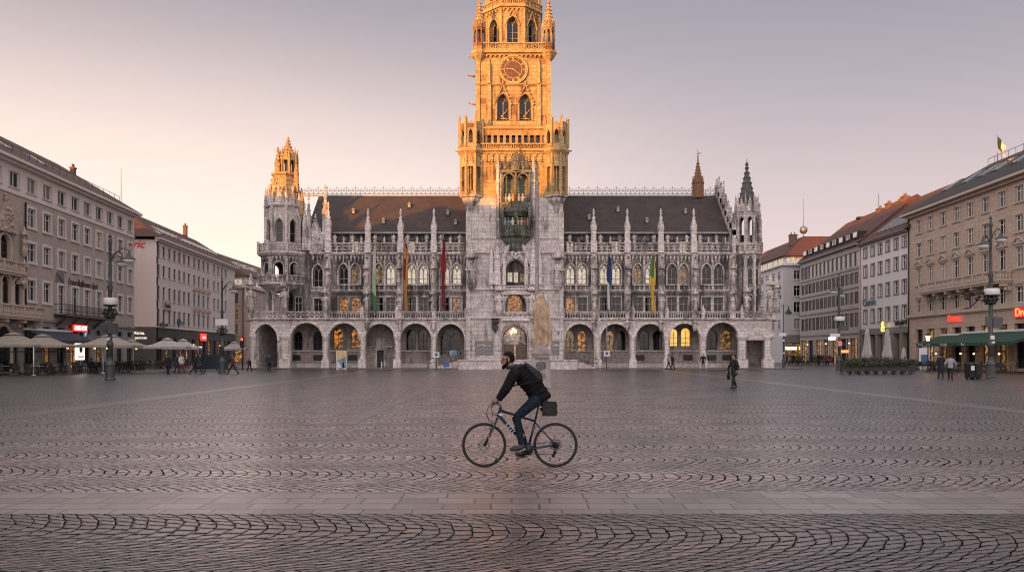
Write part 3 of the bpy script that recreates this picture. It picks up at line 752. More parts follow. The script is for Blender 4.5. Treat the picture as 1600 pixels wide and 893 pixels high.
for lo, hi in ((468, 731), (875, 1117)):
    b = MB(); x0, x1 = hx(lo, 8), hx(hi, 8); z = 20.85
    b.box(x0, x1, 7.93, 8.07, z-.05, z+.12)
    for zz in (z+.28, z+.66): b.tube([(x0, 8, zz), (x1, 8, zz)], .03, 4, 0, smooth=False)
    n = int((x1-x0)/.56); st = (x1-x0)/n
    for i in range(n+1):
        x = x0+i*st; big = i % 2 == 0
        b.tube([(x, 8, z+.1), (x, 8, z+(1.16 if big else .9))], .022, 4, 0, smooth=False)
        if big: b.tube([(x-.13, 8, z+1.0), (x+.13, 8, z+1.0)], .022, 4, 0, smooth=False)
        if i < n:
            b.tube([(x, 8, z+.28), (x+st*.5, 8, z+.62), (x+st, 8, z+.28)], .02, 4, 0, smooth=False)
            b.tube([(x+st/2+.1*math.cos(t*math.pi/3), 8, z+.78+.1*math.sin(t*math.pi/3)) for t in range(6)], .018, 4, 0, True, False)
    b.build('ridge_cresting', M['zinc'], RF[lo > 800])
# body of the hall behind the front
mb = MB()
xl, xr = hx(487, YU), hx(1190, YU)
mb.box(xl+.5, xr-.05, 2.6, 40, 5.5, 15.3); mb.box(xl+.5, xr-.05, 4.6, 40, .1, 5.5)
mb.box(hx(447, D2)-.1, xl+.5, 4.6, 40, .1, 12.6)
mb.build('rear_block', SS, hall)
mb = MB(); mb.box(hx(391), hx(391)+.7, .7, 8, .1, 5.5) ; mb.box(hx(391)+.7, hx(480), .7, 7, 5.2, 5.5); mb.build('arcade_return', SL, hall)
mb = MB(); mb.box(hx(1203), hx(1205)+.35, .7, 8, .1, 5.5); mb.box(hx(1160), hx(1203), .7, 7, 5.2, 5.5)
mb.build('arcade_return', SL, hall)
# ------------------------------------------------------------------ tower
YT = -.8
def tx(px): return hx(px, YT)
def tz(py): return hz(py, YT)
xa, xb = tx(729.5), tx(880)
pw = 34/14.1
o_port = (tx(804.5), 44/14.1, .5, tz(531), tz(506)-tz(531), 'pointed')
o_l1 = (tx(805.5), 36.5/14.1, tz(489), tz(476), tz(456.5)-tz(476), 'pointed')
o_l2 = (tx(805.5), 36.5/14.1, tz(448), tz(425), tz(403)-tz(425), 'pointed')
z1, z2, z3 = tz(497), tz(452.5), tz(395)
mb = MB()
wall(mb, xa, xb, 0, z1, YT, [o_port], 1.1, 1); wall(mb, xa, xb, z1, z2, YT, [o_l1], 1.3, 1); wall(mb, xa, xb, z2, z3, YT, [o_l2], 1.6, 1)
mb.quad((xa, YT, z3), (xb, YT, z3), (xb, YT, 19.0), (xa, YT, 19.0), 1); mb.quad((xa, YT, 19.0), (xb, YT, 19.0), (xb, YT, 24.7), (xa, YT, 24.7))  # grey stone below the shadow line, sun-gold copy above it
for x in (xa, xb): mb.quad((x, YT, 0), (x, 9.7, 0), (x, 9.7, 27), (x, YT, 27))
mb.quad((xa, 9.7, 0), (xb, 9.7, 0), (xb, 9.7, 27), (xa, 9.7, 27)); mb.quad((xa, YT, 26.9), (xb, YT, 26.9), (xb, 9.7, 26.9), (xa, 9.7, 26.9))
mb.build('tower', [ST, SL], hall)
mb = MB()
for z, o in ((z1, .28), (z2, .22), (z3, .3), (tz(372), .15)): cornice(mb, xa-.05, xb+.05, YT, z-.1, z+.14, o)
cornice(mb, xa-.1, xb+.1, YT, .1, 1.0, .25)
mb.build('tower_string_course', M['clean'], hall)
# portal
mb = MB()
for k in range(4):
    archband(mb, o_port[0], o_port[1]-.1*k*2+.25, .5, o_port[3], o_port[4]-.1*k+.12, 'pointed', YT-.12+.2*k, YT+.14+.2*k, .13, 0, 8)
mb.build('portal_moulding', SC, hall)
x, w = o_port[0], o_port[1]
mb = MB(); P = arch(x, w-.5, o_port[3], o_port[4]-.25, 'pointed', 8)
mb.prism([(x-w/2+.25, .5)]+P+[(x+w/2-.25, .5)], YT+1.0, YT+1.1)
tym = mb.build('portal_tympanum', SC, hall)
mb = MB()
for s in (-1, 1):
    mb.box(x+s*.68-.56, x+s*.68+.56, YT+.92, YT+1.0, .55, 2.75)
    for i in range(2):
        for j in range(3): mb.box(x+s*.68-.5+i*.53, x+s*.68-.5+i*.53+.46, YT+.88, YT+.92, .65+j*.68, 1.23+j*.68)
mb.build('door', M['door_wood'], tym)
mb = MB(); mb.tube([(x-1.35, YT+.9, 2.75), (x, YT+.9, 3.3), (x+1.35, YT+.9, 2.75)], .09, 6); mb.box(x-.1, x+.1, YT+.86, YT+1.0, .5, 3.2)
for s in (-1, 1):
    mb.tube([(x+s*.75+.3*math.cos(t*math.pi/4), YT+.95, 3.45+.3*math.sin(t*math.pi/4)) for t in range(8)], .05, 5, 0, True)
    mb.tube([(x+s*1.2, YT+.95, 3.0), (x+s*.35, YT+.95, 4.1)], .05, 5)
mb.tube([(x+.3*math.cos(t*math.pi/4), YT+.95, 4.2+.3*math.sin(t*math.pi/4)) for t in range(8)], .05, 5, 0, True)
mb.build('portal_tracery', SL, hall)
# loggias
for o, dz in ((o_l1, 0), (o_l2, 0)):
    b = MB(); archband(b, o[0], o[1], o[2], o[3], o[4], 'pointed', YT-.14, YT+.1, .2, 0, 8); archband(b, o[0], o[1]-.3, o[2], o[3], o[4]-.15, 'pointed', YT+.25, YT+.5, .15, 0, 8)
    b.build('loggia_arch', M['clean'], hall)
    d = 1.25 if o is o_l1 else 1.55
    b = MB(); P = arch(o[0], o[1], o[3], o[4], 'pointed', 6)
    b.add([(p[0], YT+d, p[1]) for p in [(o[0]-o[1]/2, o[2])]+P+[(o[0]+o[1]/2, o[2])]], [tuple(range(len(P)+2))]); b.build('loggia_back', SS, hall)
    b = MB(); balustrade(b, o[0]-o[1]/2-.1, o[0]+o[1]/2+.1, YT-.2 if o is o_l1 else YT-.1, o[2]-.65, o[2]+.12, .18, .55, 'ring'); b.box(o[0]-1.6, o[0]+1.6, YT-.35, YT+.02, o[2]-.85, o[2]-.65); b.build('balustrade', M['clean'], hall)
window(hall, o_l1[0]-.1, YT+1.2, tz(487), 1.7, 1.15, .55, 'pointed', LO, FR, 3, (.5,), fw=.08)
window(hall, o_l2[0]-.62, YT+1.5, tz(439), .62, 1.15, 0, 'flat', LP, FR, 2, (.6,), fw=.06)
window(hall, o_l2[0]+.05, YT+1.5, tz(440), .55, 1.25, 0, 'flat', LP, FR, 2, (.6,), fw=.06)
window(hall, o_l2[0]+.75, YT+1.5, tz(439), .5, 1.0, 0, 'flat', LD, FR, 2, (.6,), fw=.06)
mb = MB()
for i in range(3): mb.ball((tx(799+i*3), YT+.78, tz(517-(i == 1)*3+2*(i == 0))), (.12, .12, .2), 8, 6)
M['lantern_glow'] = simple('lantern_glow', (.8,.5,.2), .4, 0, .05, emit=(1.0,.62,.22), es=3.0)
mb.build('portal_lantern', M['lantern_glow'], hall)
# traceried gable and pinnacles over the upper loggia
gx, g0, g1 = tx(806), tz(424), tz(364)
mb = MB()
for s in (-1, 1):
    mb.tube([(gx+s*tx(800+31)-s*tx(800), YT-.32, g0-.2), (gx+s*.05, YT-.32, g1)], [.25, .17], 4, 0, smooth=False)
    for i in range(6):
        t = (i+.5)/6; xx = gx+s*(31/14.1)*(1-t)+s*.16; zz = g0-.2+(g1-g0+.2)*t
        mb.lathe(xx, YT-.32, [(.07, zz-.02), (.2, zz+.1), (.06, zz+.3)], 5)
    mb.tube([(gx+s*.75, YT-.3, g0+1.2), (gx, YT-.3, g0+2.6)], .07, 4, 0, smooth=False)
for cx_, cz_, r in ((0, 1.95, .42), (-.26, 1.85, .2), (.26, 1.85, .2), (0, 2.2, .2), (0, 1.6, .18)):
    mb.tube([(gx+cx_+r*math.cos(t*math.pi/5), YT-.3, g0+cz_+r*math.sin(t*math.pi/5)) for t in range(10)], .085, 5, 0, True, False)
mb.lathe(gx, YT-.32, [(.1, g1-.1), (.3, g1+.12), (.12, g1+.25), (.24, g1+.5), (.08, g1+.7), (.13, g1+.9), (.02, g1+1.1)], 8)
mb.box(gx-.32, gx+.32, YT-.4, YT-.24, g1+.3, g1+.42)
mb.build('traceried_gable', M['clean'], hall)
for px, top, w in ((777, 378, .72), (833, 376, .72), (768, 384, .5), (843, 390, .5), (788, 392, .4), (822, 392, .4)):
    b = MB(); pinnacle(b, tx(px), YT-.35, tz(445), tz(top), w, .6); b.box(tx(px)-w*.35, tx(px)+w*.35, YT-.4, YT, tz(452), tz(445)); b.build('pinnacle', M['clean'], hall)
for px, z, h in ((780, tz(486), 2.1), (831, tz(486), 2.1), (737, tz(445), 2.7), (872, tz(445), 2.7)):
    b = MB(); figure(b, tx(px), YT-.3, z, h); b.build('statue', M['clean'] if h < 2.5 else SC, hall)
for px in (774, 838):
    b = MB(); b.lathe(tx(px), YT-.2, [(.05, tz(520)), (.3, tz(512)), (.2, tz(508)), (.45, tz(503)), (.3, tz(500)), (.5, tz(497.5))], 7); 
    for k in range(9): b.ball((tx(px)+rnd.uniform(-.35, .35), YT-.35, tz(516)+rnd.uniform(0, 1.2)), rnd.uniform(.08, .16), 6, 4)
    b.build('carved_console', SS, hall)
for s, px in ((-1, 768), (1, 843)):
    b = MB(); archband(b, tx(px), .45, tz(488), tz(466), .35, 'pointed', YT-.08, YT+.02, .1); b.build('blind_niche', SC, hall)
for px in (732, 877):
    mb = MB(); mb.box(tx(px)-.22, tx(px)+.22, YT-.25, YT+.02, .1, z3)
    mb.box(tx(px)-.28, tx(px)+.28, YT-.18, YT+.02, z3-.05, tz(331)); mb.build('tower_buttress', SL, hall)
mb = MB()
for px, py in ((736, 517), (736, 531), (872, 518), (872, 533)):
    mb.box(tx(px)-.05, tx(px)+.05, YT-.03, YT+.02, tz(py+3.5), tz(py))
mb.build('wall_slit', M['iron'], hall)
# ---- octagonal corner oriels of the tower
def oct_panel(b, cx, cy, r, k):
    b.M = Matrix.Translation((cx, cy, 0)) @ Matrix.Rotation(k*math.pi/4, 4, 'Z')
for px in (736, 869):
    cx, cy, r = tx(px), YT+.35, 1.12
    half = r*math.tan(math.pi/8)
    b = MB(); b.octo(cx, cy, [(.25, tz(338)), (.5, tz(328)), (.55, tz(322)), (.95, tz(314)), (1.0, tz(310)), (1.22, tz(308)), (1.22, tz(306))]); b.build('oriel_corbel', SC, hall)
    b = MB(); b2 = MB()
    for k in range(8):
        oct_panel(b, cx, cy, r, k)
        wall(b, -half, half, tz(306), tz(240), -r, [(0, half*1.15, tz(300), tz(264), .75, 'pointed')], .3)
        b.box(-half*.06-.02, half*.06+.02, -r+.18, -r+.24, tz(300), tz(258))
        wall(b, -half*1.12, half*1.12, tz(232), tz(196), -r*1.12, [(0, half*1.0, tz(226), tz(212), .55, 'pointed')], .25)
        oct_panel(b2, cx, cy, r, k)
        archband(b2, 0, half*1.15, tz(300), tz(264), .75, 'pointed', -r-.08, -r+.02, .07)
        b2.prism([(-half*.8, tz(262)), (half*.8, tz(262)), (0, tz(240))], -r-.1, -r-.03)
        b2.box(half-.12, half+.12, -r-.12, -r+.1, tz(306), tz(240))
        b2.box(half*1.12-.13, half*1.12+.13, -r*1.12-.14, -r*1.12+.12, tz(232), tz(187)); b2.lathe(half*1.12, -r*1.12, [(.16, tz(187)), (.02, tz(181))], 4)
        b2.box(-half*.5, half*.5, -r*1.12-.02, -r*1.12+.15, tz(196), tz(192))
    b.M = None; b2.M = None
    b.octo(cx, cy, [(r*1.04, tz(196)), (r*.9, tz(195))]); b.octo(cx, cy, [(.55, tz(306)), (.55, tz(200))])
    b2.octo(cx, cy, [(r*1.02, tz(243)), (r*1.3, tz(238)), (r*1.3, tz(235)), (r*1.14, tz(232))])
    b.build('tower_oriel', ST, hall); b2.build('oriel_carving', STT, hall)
    for k in (-1, 1):
        g = MB(); g.tube([(cx+k*1.2, cy-.3, tz(237)), (cx+k*1.75, cy-.5, tz(236))], [.1, .07], 6); g.build('gargoyle', STT, hall)
# frieze, gallery
g0x, g1x = tx(750), tx(855)
mb = MB(); n = 11; st = (g1x-g0x)/n
for i in range(n):
    c = g0x+(i+.5)*st
    archband(mb, c, st*.62, tz(250), tz(244), .3, 'pointed', YT-.22, YT-.1, st*.16)
    mb.box(c+st*.42, c+st*.58, YT-.3, YT, tz(253), tz(244))
mb.box(g0x, g1x, YT-.1, YT+.02, tz(252), tz(237)); cornice(mb, g0x, g1x, YT, tz(238), tz(235), .4)
mb.build('arcaded_frieze', STT, hall)
mb = MB(); balustrade(mb, g0x, g1x, YT-.3, tz(235), tz(225), .2, .72, 'ring'); mb.build('balustrade', STT, hall)
mb = MB(); ops = [(g0x+(i+.5)*st, st*.6, tz(224), tz(211), .0, 'flat') for i in range(n)]
wall(mb, g0x-.2, g1x+.2, 24.6, tz(196), YT+.02, ops, .45)
mb.add([(g0x, YT+.46, 24.6), (g1x, YT+.46, 24.6), (g1x, YT+.46, tz(200)), (g0x, YT+.46, tz(200))], [(0,1,2,3)], 1)
mb.build('gallery_wall', [ST, M['glass']], hall)
mb = MB(); cornice(mb, g0x-.2, g1x+.2, YT+.02, tz(203), tz(199), .25); mb.build('gallery_cornice', STT, hall)
# ---- upper shaft
YS = .2
def sx(px): return hx(px, YS)
def sz(py): return hz(py, YS)
ua, ub = sx(743.5), sx(860.5)
wops = [(sx(p), 19.5/14, sz(189), sz(161), sz(147)-sz(161), 'pointed') for p in (786, 821)]
mb = MB(); wall(mb, ua, ub, 26.8, sz(132), YS, wops, .8); wall(mb, ua, ub, sz(132), sz(82), YS, [], .3)
for x in (ua, ub): mb.quad((x, YS, 26.8), (x, 8.6, 26.8), (x, 8.6, sz(82)), (x, YS, sz(82)))
mb.quad((ua, 8.6, 26.8), (ub, 8.6, 26.8), (ub, 8.6, sz(82)), (ua, 8.6, sz(82))); mb.quad((ua, YS, sz(82)), (ub, YS, sz(82)), (ub, 8.6, sz(82)), (ua, 8.6, sz(82)))
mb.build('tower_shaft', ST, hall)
for o in wops:
    window(hall, o[0], YS+.6, o[2], o[1], o[3]-o[2], o[4], 'pointed', GL, FR, 2, (.0,), fw=.09, tracery=True)
    b = MB(); archband(b, o[0], o[1], o[2], o[3], o[4], 'pointed', YS-.12, YS+.05, .16, 0, 8)
    for s in (-1, 1): b.tube([(o[0]+s*.95, YS-.12, o[3]-.2), (o[0], YS-.16, o[3]+o[4]+1.0)], [.1, .07], 4, 0, smooth=False)
    for i in range(5):
        for s in (-1, 1): b.ball((o[0]+s*(.85-.17*i), YS-.2, o[3]+.15+.42*i), .1, 6, 4)
    finial(b, o[0], YS-.16, o[3]+o[4]+1.1, .22); b.build('window_gable', STT, hall)
    b = MB()                                # bell frame timbers glimpsed behind the tracery
    b.tube([(o[0]-.6, YS+.5, o[2]+.1), (o[0]+.6, YS+.5, o[2]+1.5)], .07, 4); b.tube([(o[0]+.6, YS+.5, o[2]+.1), (o[0]-.6, YS+.5, o[2]+1.0)], .06, 4); b.tube([(o[0]-.65, YS+.45, o[2]+.35), (o[0]+.65, YS+.45, o[2]+.35)], .08, 4)
    b.build('window_strut', STT, hall)
mb = MB()
for px in (764.5, 842): 
    mb.box(sx(px)-.2, sx(px)+.2, YS-.25, YS+.02, 26.9, sz(132)); mb.lathe(sx(px), YS-.15, [(.3, sz(132)), (.22, sz(128)), (.24, sz(104)), (.02, sz(92))], 5)
for px in (746.5, 857.5): mb.box(sx(px)-.24, sx(px)+.24, YS-.16, YS+.02, 26.9, sz(90))
cornice(mb, ua-.05, ub+.05, YS, sz(134), sz(131), .22); cornice(mb, ua-.1, ub+.1, YS, sz(87), sz(81), .5); corbels(mb, ua, ub, YS, sz(91), sz(87), .5)
mb.build('shaft_moulding', STT, hall)
for px, py, s in ((742, 119, -1), (744, 163, -1), (862, 84, 1), (743, 90, -1)):
    g = MB(); g.tube([(sx(px), YS+.2, sz(py)), (sx(px)+s*.7, YS-.1, sz(py)+.06)], [.13, .07], 6); g.ball((sx(px)+s*.75, YS-.1, sz(py)+.07), .12, 6, 4); g.build('gargoyle', STT, hall)
# clock
cx, cz, cr = sx(802), sz(109.3), 20.2/14
mb = MB(); n = 32
def ring(b, r0, r1, y0, y1, mi=0):
    for k in range(n):
        a, c = 2*math.pi*k/n, 2*math.pi*(k+1)/n
        p = [(cx+r*math.cos(t), y, cz+r*math.sin(t)) for y in (y0, y1) for r, t in ((r0, a), (r1, a), (r1, c), (r0, c))]
        b.add(p, [(0,1,2,3), (0,4,5,1), (1,5,6,2), (2,6,7,3), (3,7,4,0)], mi)
mb.add([(cx+cr*math.cos(2*math.pi*k/n), YS-.10, cz+cr*math.sin(2*math.pi*k/n)) for k in range(n)], [tuple(range(n))])
clk = mb.build('clock', M['clock_face'], hall)
b = MB(); ring(b, cr, cr+.2, YS-.2, YS+.02); b.build('clock_rim', STT, clk)
b = MB()
for k in range(12):
    a = math.pi/2 - k*math.pi/6
    for j in (-1, 0, 1):
        aa = a + j*.075
        if j and k % 3 == 1: continue
        b.tube([(cx+r*math.cos(aa), YS-.125, cz+r*math.sin(aa)) for r in (cr*.74, cr*.93)], .045, 4, 0, smooth=False)
ring(b, cr*.66, cr*.685, YS-.13, YS-.11); ring(b, cr*.955, cr*.985, YS-.13, YS-.11)
b.build('clock_numerals', M['gilt'], clk)
for nm, a, L, wd_ in (('minute_hand', R(-37), cr*.86, .05), ('hour_hand', R(176), cr*.6, .07)):
    b = MB(); d = Vector((math.cos(a), 0, math.sin(a))); c0 = Vector((cx, YS-.17 if nm[0] == 'm' else YS-.15, cz))
    b.tube([c0-d*.2, c0, c0+d*L*.7, c0+d*L], [wd_, wd_, wd_*.8, .015], 5); b.tube([c0+d*L*.72+Vector((d.z*-.1, 0, d.x*.1)), c0+d*L*.85, c0+d*L*.72-Vector((d.z*-.1, 0, d.x*.1))], .03, 4)
    b.build(nm, M['gilt'], clk)
# platform, corner turrets, octagon
mb = MB(); balustrade(mb, sx(752), sx(852), YS-.35, sz(80), sz(69), .22, .8, 'ring'); mb.box(ua-.2, ub+.2, YS-.45, 8.8, sz(82)-.02, sz(80)); mb.build('balustrade', STT, hall)
for px in (749, 857):
    cx2, cy2, r = sx(px), YS+.1, .62; half = r*math.tan(math.pi/8)
    b = MB(); b.octo(cx2, cy2, [(.12, sz(106)), (.3, sz(96)), (.62, sz(90)), (.86, sz(84)), (.86, sz(81))]); b.build('turret_corbel', STT, hall)
    b = MB()
    for k in range(8):
        oct_panel(b, cx2, cy2, r, k)
        wall(b, -half, half, sz(81), sz(42), -r, [(0, half*1.25, sz(68), sz(52), .3, 'pointed')], .15)
        b.prism([(-half, sz(45)), (half, sz(45)), (0, sz(33))], -r-.1, -r); b.box(half-.07, half+.07, -r-.07, -r+.05, sz(81), sz(37))
        b.lathe(half, -r, [(.09, sz(37)), (.02, sz(32))], 4)
    b.M = None; b.octo(cx2, cy2, [(.28, sz(81)), (.28, sz(42))])
    b.build('corner_turret', ST, hall)
    b = MB(); b.octo(cx2, cy2, [(r*.92, sz(44)), (.1, sz(4)), (.03, sz(-2))]); crockets(b, cx2, cy2, sz(42), sz(2), r*.95, .1, 7, 8, 0, .13); finial(b, cx2, cy2, sz(-2), .22); b.build('turret_spire', STT, hall)
ocx, ocy, orr = sx(801), YS+4.3, 3.05
OD = YS+4.3-3.05
def oz(py): return hz(py, OD)
half = orr*math.tan(math.pi/8)
b = MB(); c = MB()
for k in range(8):
    for bb in (b, c): oct_panel(bb, ocx, ocy, orr, k)
    wall(b, -half, half, sz(84), oz(12), -orr, [(0, 1.3, oz(67), oz(38), oz(26)-oz(38), 'pointed')], .7)
    wall(b, -half, half, oz(12), oz(-40), -orr, [(0, 1.3, oz(-2), oz(-25), .9, 'pointed')], .6)
    archband(c, 0, 1.3, oz(67), oz(38), oz(26)-oz(38), 'pointed', -orr-.12, -orr+.05, .14)
    for s in (-1, 1): c.tube([(s*.85, -orr-.1, oz(40)), (0, -orr-.12, oz(14))], [.09, .06], 4, 0, smooth=False)
    c.box(half-.16, half+.16, -orr-.16, -orr+.1, sz(84), oz(-40)); cornice(c, -half*1.1, half*1.1, -orr, oz(14), oz(9), .4); corbels(c, -half, half, -orr, oz(18), oz(14), .5)
    balustrade(c, -half*1.12, half*1.12, -orr-.3, oz(9), oz(-1), .14, .7, 'ring')
for bb in (b, c): bb.M = None
b.octo(ocx, ocy, [(2.2, sz(84)), (2.2, oz(-40))]); b.octo(ocx, ocy, [(orr, oz(-38)), (orr*1.1, oz(-42)), (orr*.9, oz(-45)), (.25, oz(-260)), (.02, oz(-275))])
b.build('octagon', ST, hall); c.build('octagon_carving', STT, hall)
for k in range(8):
    a = k*math.pi/4
    window(hall, ocx+math.sin(a)*(orr-.55), ocy-math.cos(a)*(orr-.55), oz(67), 1.3, oz(38)-oz(67), oz(26)-oz(38), 'pointed', GL, FR, 2, (.3, .62), rz=a, fw=.08, tracery=True)

# ------------------------------------------------------------------ copper bell-play bay on the tower front
CU = M['copper']; kx = tx(806); YG = YT
def kz(py): return hz(py, -1.6)
kw = 29/14.1
mb = MB()
mb.box(kx-1.6, kx+1.6, YG-.14, YG, kz(372), kz(264))
mb.build('bell_play_back', CU, hall)
mb = MB()
for z0, z1_, r in ((kz(368), kz(352), 1.95), (kz(330), kz(315), 1.9)):
    mb.lathe(kx, YG, [(r*.55, z0-.55), (r*.85, z0-.15), (r, z0), (r, z0+.12), (r*.93, z0+.16), (r*.93, z1_-.12), (r*1.0, z1_-.1), (r*1.0, z1_)], 20, 0, False, 0, 1, .68)
    for k in range(21):
        a = math.pi + k*math.pi/20
        mb.box(kx+r*.97*math.cos(a)-.04, kx+r*.97*math.cos(a)+.04, YG+r*.68*.97*math.sin(a)-.06, YG+r*.68*.97*math.sin(a)+.04, z0+.1, z1_-.05)
mb.build('bell_play_stage', CU, hall)
b = MB(); b.lathe(kx, YG, [(.3, kz(398)), (.9, kz(388)), (1.1, kz(380)), (1.5, kz(374)), (1.65, kz(370))], 16, 0, False, 0, 1, .6); b.build('bell_play_console', CU, hall)
mb = MB()
for (zb, zp_, zt) in ((kz(352), kz(330), kz(322.5)), (kz(315), kz(283), kz(272))):
    for s in (-1, 1):
        archband(mb, kx+s*.78, 1.15, zb, zp_, max(.58, zt-zp_), 'round', YG-1.05, YG-.75, .16)
        mb.tube([(kx+s*1.5, YG-.95, zb), (kx+s*1.5, YG-.95, zt+.3)], .13, 6)
    mb.tube([(kx, YG-1.1, zb), (kx, YG-1.1, zt+.2)], .13, 6)
    mb.box(kx-1.7, kx+1.7, YG-1.12, YG-.1, zt+.12, zt+.42)
mb.build('bell_play_arcade', CU, hall); mb = MB()
for s in (-1, 1):
    mb.tube([(kx+s*1.95, YG-.35, kz(370)), (kx+s*1.95, YG-.35, kz(262))], .22, 6); mb.tube([(kx+s*1.62, YG-.6, kz(352)), (kx+s*1.62, YG-.6, kz(268))], .1, 6)
    for py in (345, 310, 285): mb.lathe(kx+s*1.95, YG-.35, [(.22, kz(py)), (.34, kz(py)+.1), (.3, kz(py)+.25), (.22, kz(py)+.35)], 6)
    mb.lathe(kx+s*1.95, YG-.35, [(.28, kz(262)), (.05, kz(247)), (.02, kz(244))], 6); crockets(mb, kx+s*1.95, YG-.35, kz(262), kz(248), .28, .06, 4, 4, 0, .1)
mb.build('bell_play_column', SC, hall)
mb = MB()
zt = kz(268)
for s in (-1, 1):
    for j, (dx, hh) in enumerate(((.4, 1.4), (.8, 1.1), (1.2, 1.6))):
        mb.lathe(kx+s*dx, YG-.9, [(.15, zt), (.12, zt+hh*.5), (.17, zt+hh*.55), (.02, zt+hh)], 6); crockets(mb, kx+s*dx, YG-.9, zt+hh*.5, zt+hh, .17, .04, 3, 4, 0, .1)
    mb.tube([(kx+s*1.4, YG-.95, zt), (kx+s*.5, YG-.95, zt+1.1), (kx, YG-.95, zt+2.0)], [.14, .1, .08], 5)
    mb.tube([(kx+s*.78+.45*math.cos(t*math.pi/4), YG-.95, zt+.45+.45*math.sin(t*math.pi/4)) for t in range(8)], .06, 4, 0, True, False)
mb.lathe(kx, YG-.9, [(.5, zt), (.35, zt+1.0), (.45, zt+1.1), (.28, zt+1.5), (.1, kz(237)), (.02, kz(232))], 8); crockets(mb, kx, YG-.9, zt+1.0, kz(238), .42, .1, 5, 6, 0, .16)
for k in range(26): mb.ball((kx+rnd.uniform(-1.3, 1.3), YG-.8, zt+rnd.uniform(0, .9)), rnd.uniform(.06, .14), 5, 4)
mb.build('bell_play_crest', CU, hall)
figc = [simple('figure_'+n, c, .6, 0, .2) for n, c in (('red', (.30,.05,.04)), ('cream', (.5,.45,.36)), ('blue', (.10,.13,.2)), ('gold', (.4,.24,.08)), ('grey', (.26,.25,.25)))]
for z, rr, spec in ((kz(353), 1.35, ((-1.2,4),(-.8,2),(-.35,1),(.2,3),(.62,4),(1.0,0),(1.35,1))), (kz(316), 1.3, ((-1.1,4),(-.7,1),(-.3,3),(.35,4),(.75,1),(1.15,2)))):
    for dx, ci in spec:
        b = MB(); yy = YG-math.sqrt(max(.05, 1-(dx/1.75)**2))*1.0
        b.lathe(kx+dx, yy, [(.2, z-.2), (.15, z+.2), (.18, z+.55), (.06, z+.72)], 7, 0, True); b.ball((kx+dx, yy, z+.82), .12, 7, 5)
        b.tube([(kx+dx-.17, yy, z+.55), (kx+dx-.25, yy-.12, z+.25)], .05, 5); b.tube([(kx+dx+.17, yy, z+.55), (kx+dx+.25, yy-.14, z+.4)], .05, 5)
        b.build('carillon_figure', figc[ci], hall)

# ------------------------------------------------------------------ west corner turret
wx, wy = hx(443, 1.6), 1.9
def wz(py): return hz(py, .2)
r1 = 30/14.0
def drum(name, cx, cy, r, za, zb, op=None, mat=SL, depth=.3, facets=range(8)):
    b = MB(); h_ = r*math.tan(math.pi/8)
    for k in facets:
        oct_panel(b, cx, cy, r, k); wall(b, -h_, h_, za, zb, -r, [op] if op else [], depth)
    b.M = None
    return b.build(name, mat, hall)
def ringbal(name, cx, cy, r, za, zb, mat=SC, style='ring'):
    b = MB(); h_ = r*math.tan(math.pi/8)
    for k in range(8):
        oct_panel(b, cx, cy, r, k); balustrade(b, -h_, h_, -r, za, zb, .16, .6, style); b.box(h_-.13, h_+.13, -r-.14, -r+.12, za, zb+.25)
    b.M = None; return b.build(name, mat, hall)
b = MB()
for k in range(8):                                     # open ground storey of the turret on slim posts
    a = math.pi/8 + k*math.pi/4
    b.lathe(wx+r1*.86*math.cos(a), wy+r1*.86*math.sin(a), [(.3, 5.5), (.22, 5.9), (.2, 8.3), (.34, 8.7)], 8)
b.octo(wx, wy, [(.5, 5.5), (.4, 8.7)])
b.build('turret_post', SC, hall)
b = MB(); b.octo(wx, wy, [(r1*.8, wz(455)), (r1*.95, wz(451)), (r1*1.12, wz(447)), (r1*1.25, wz(444)), (r1*1.25, wz(442))]); b.build('turret_floor', SC, hall)
ringbal('balustrade', wx, wy, r1*1.2, wz(442), wz(430))
drum('turret_drum', wx, wy, r1*.98, wz(444), wz(402), (0, 1.05, wz(440), wz(418), .62, 'pointed'), SS)
b = MB(); h_ = r1*.98*math.tan(math.pi/8)
for k in range(8):
    oct_panel(b, wx, wy, r1, k); archband(b, 0, 1.05, wz(440), wz(418), .62, 'pointed', -r1-.1, -r1+.06, .12); b.box(h_-.15, h_+.15, -r1-.2, -r1+.1, wz(444), wz(400)); corbels(b, -h_, h_, -r1, wz(406), wz(400), .4)
b.M = None; b.octo(wx, wy, [(r1*1.0, wz(402)), (r1*1.2, wz(399)), (r1*1.28, wz(396)), (r1*1.28, wz(394)), (r1*.95, wz(393))]); b.build('turret_carving', SC, hall)
ringbal('balustrade', wx, wy, r1*1.22, wz(394), wz(380))
drum('turret_drum', wx, wy, r1*.88, wz(396), wz(322), (0, .8, wz(378), wz(350), .6, 'pointed'), SL)
b = MB(); r2 = r1*.88; h2 = r2*math.tan(math.pi/8)
for k in range(8):
    oct_panel(b, wx, wy, r2, k); archband(b, 0, .8, wz(378), wz(350), .6, 'pointed', -r2-.1, -r2+.06, .12); b.box(h2-.13, h2+.13, -r2-.16, -r2+.1, wz(396), wz(322))
    b.prism([(-h2*.95, wz(322)), (h2*.95, wz(322)), (0, wz(296))], -r2-.08, -r2+.1); b.lathe(0, -r2-.06, [(.1, wz(298)), (.17, wz(294)), (.02, wz(288))], 5)
    b.lathe(h2, -r2, [(.2, wz(325)), (.17, wz(312)), (.2, wz(311)), (.02, wz(292))], 5)
b.M = None; b.octo(wx, wy, [(r2, wz(324)), (r2*1.12, wz(321)), (r2*1.12, wz(319)), (r2*.95, wz(318))]); b.build('turret_carving', SC, hall)
for k in range(8):
    a = k*math.pi/4
    if k in (0, 1, 2, 6, 7):
        window(hall, wx+math.sin(a)*(r2-.22), wy-math.cos(a)*(r2-.22), wz(378), .8, wz(350)-wz(378), .6, 'pointed', M['glass_sky'] if k == 0 else GL, FR, 1, (.5,), rz=a, fw=.06)
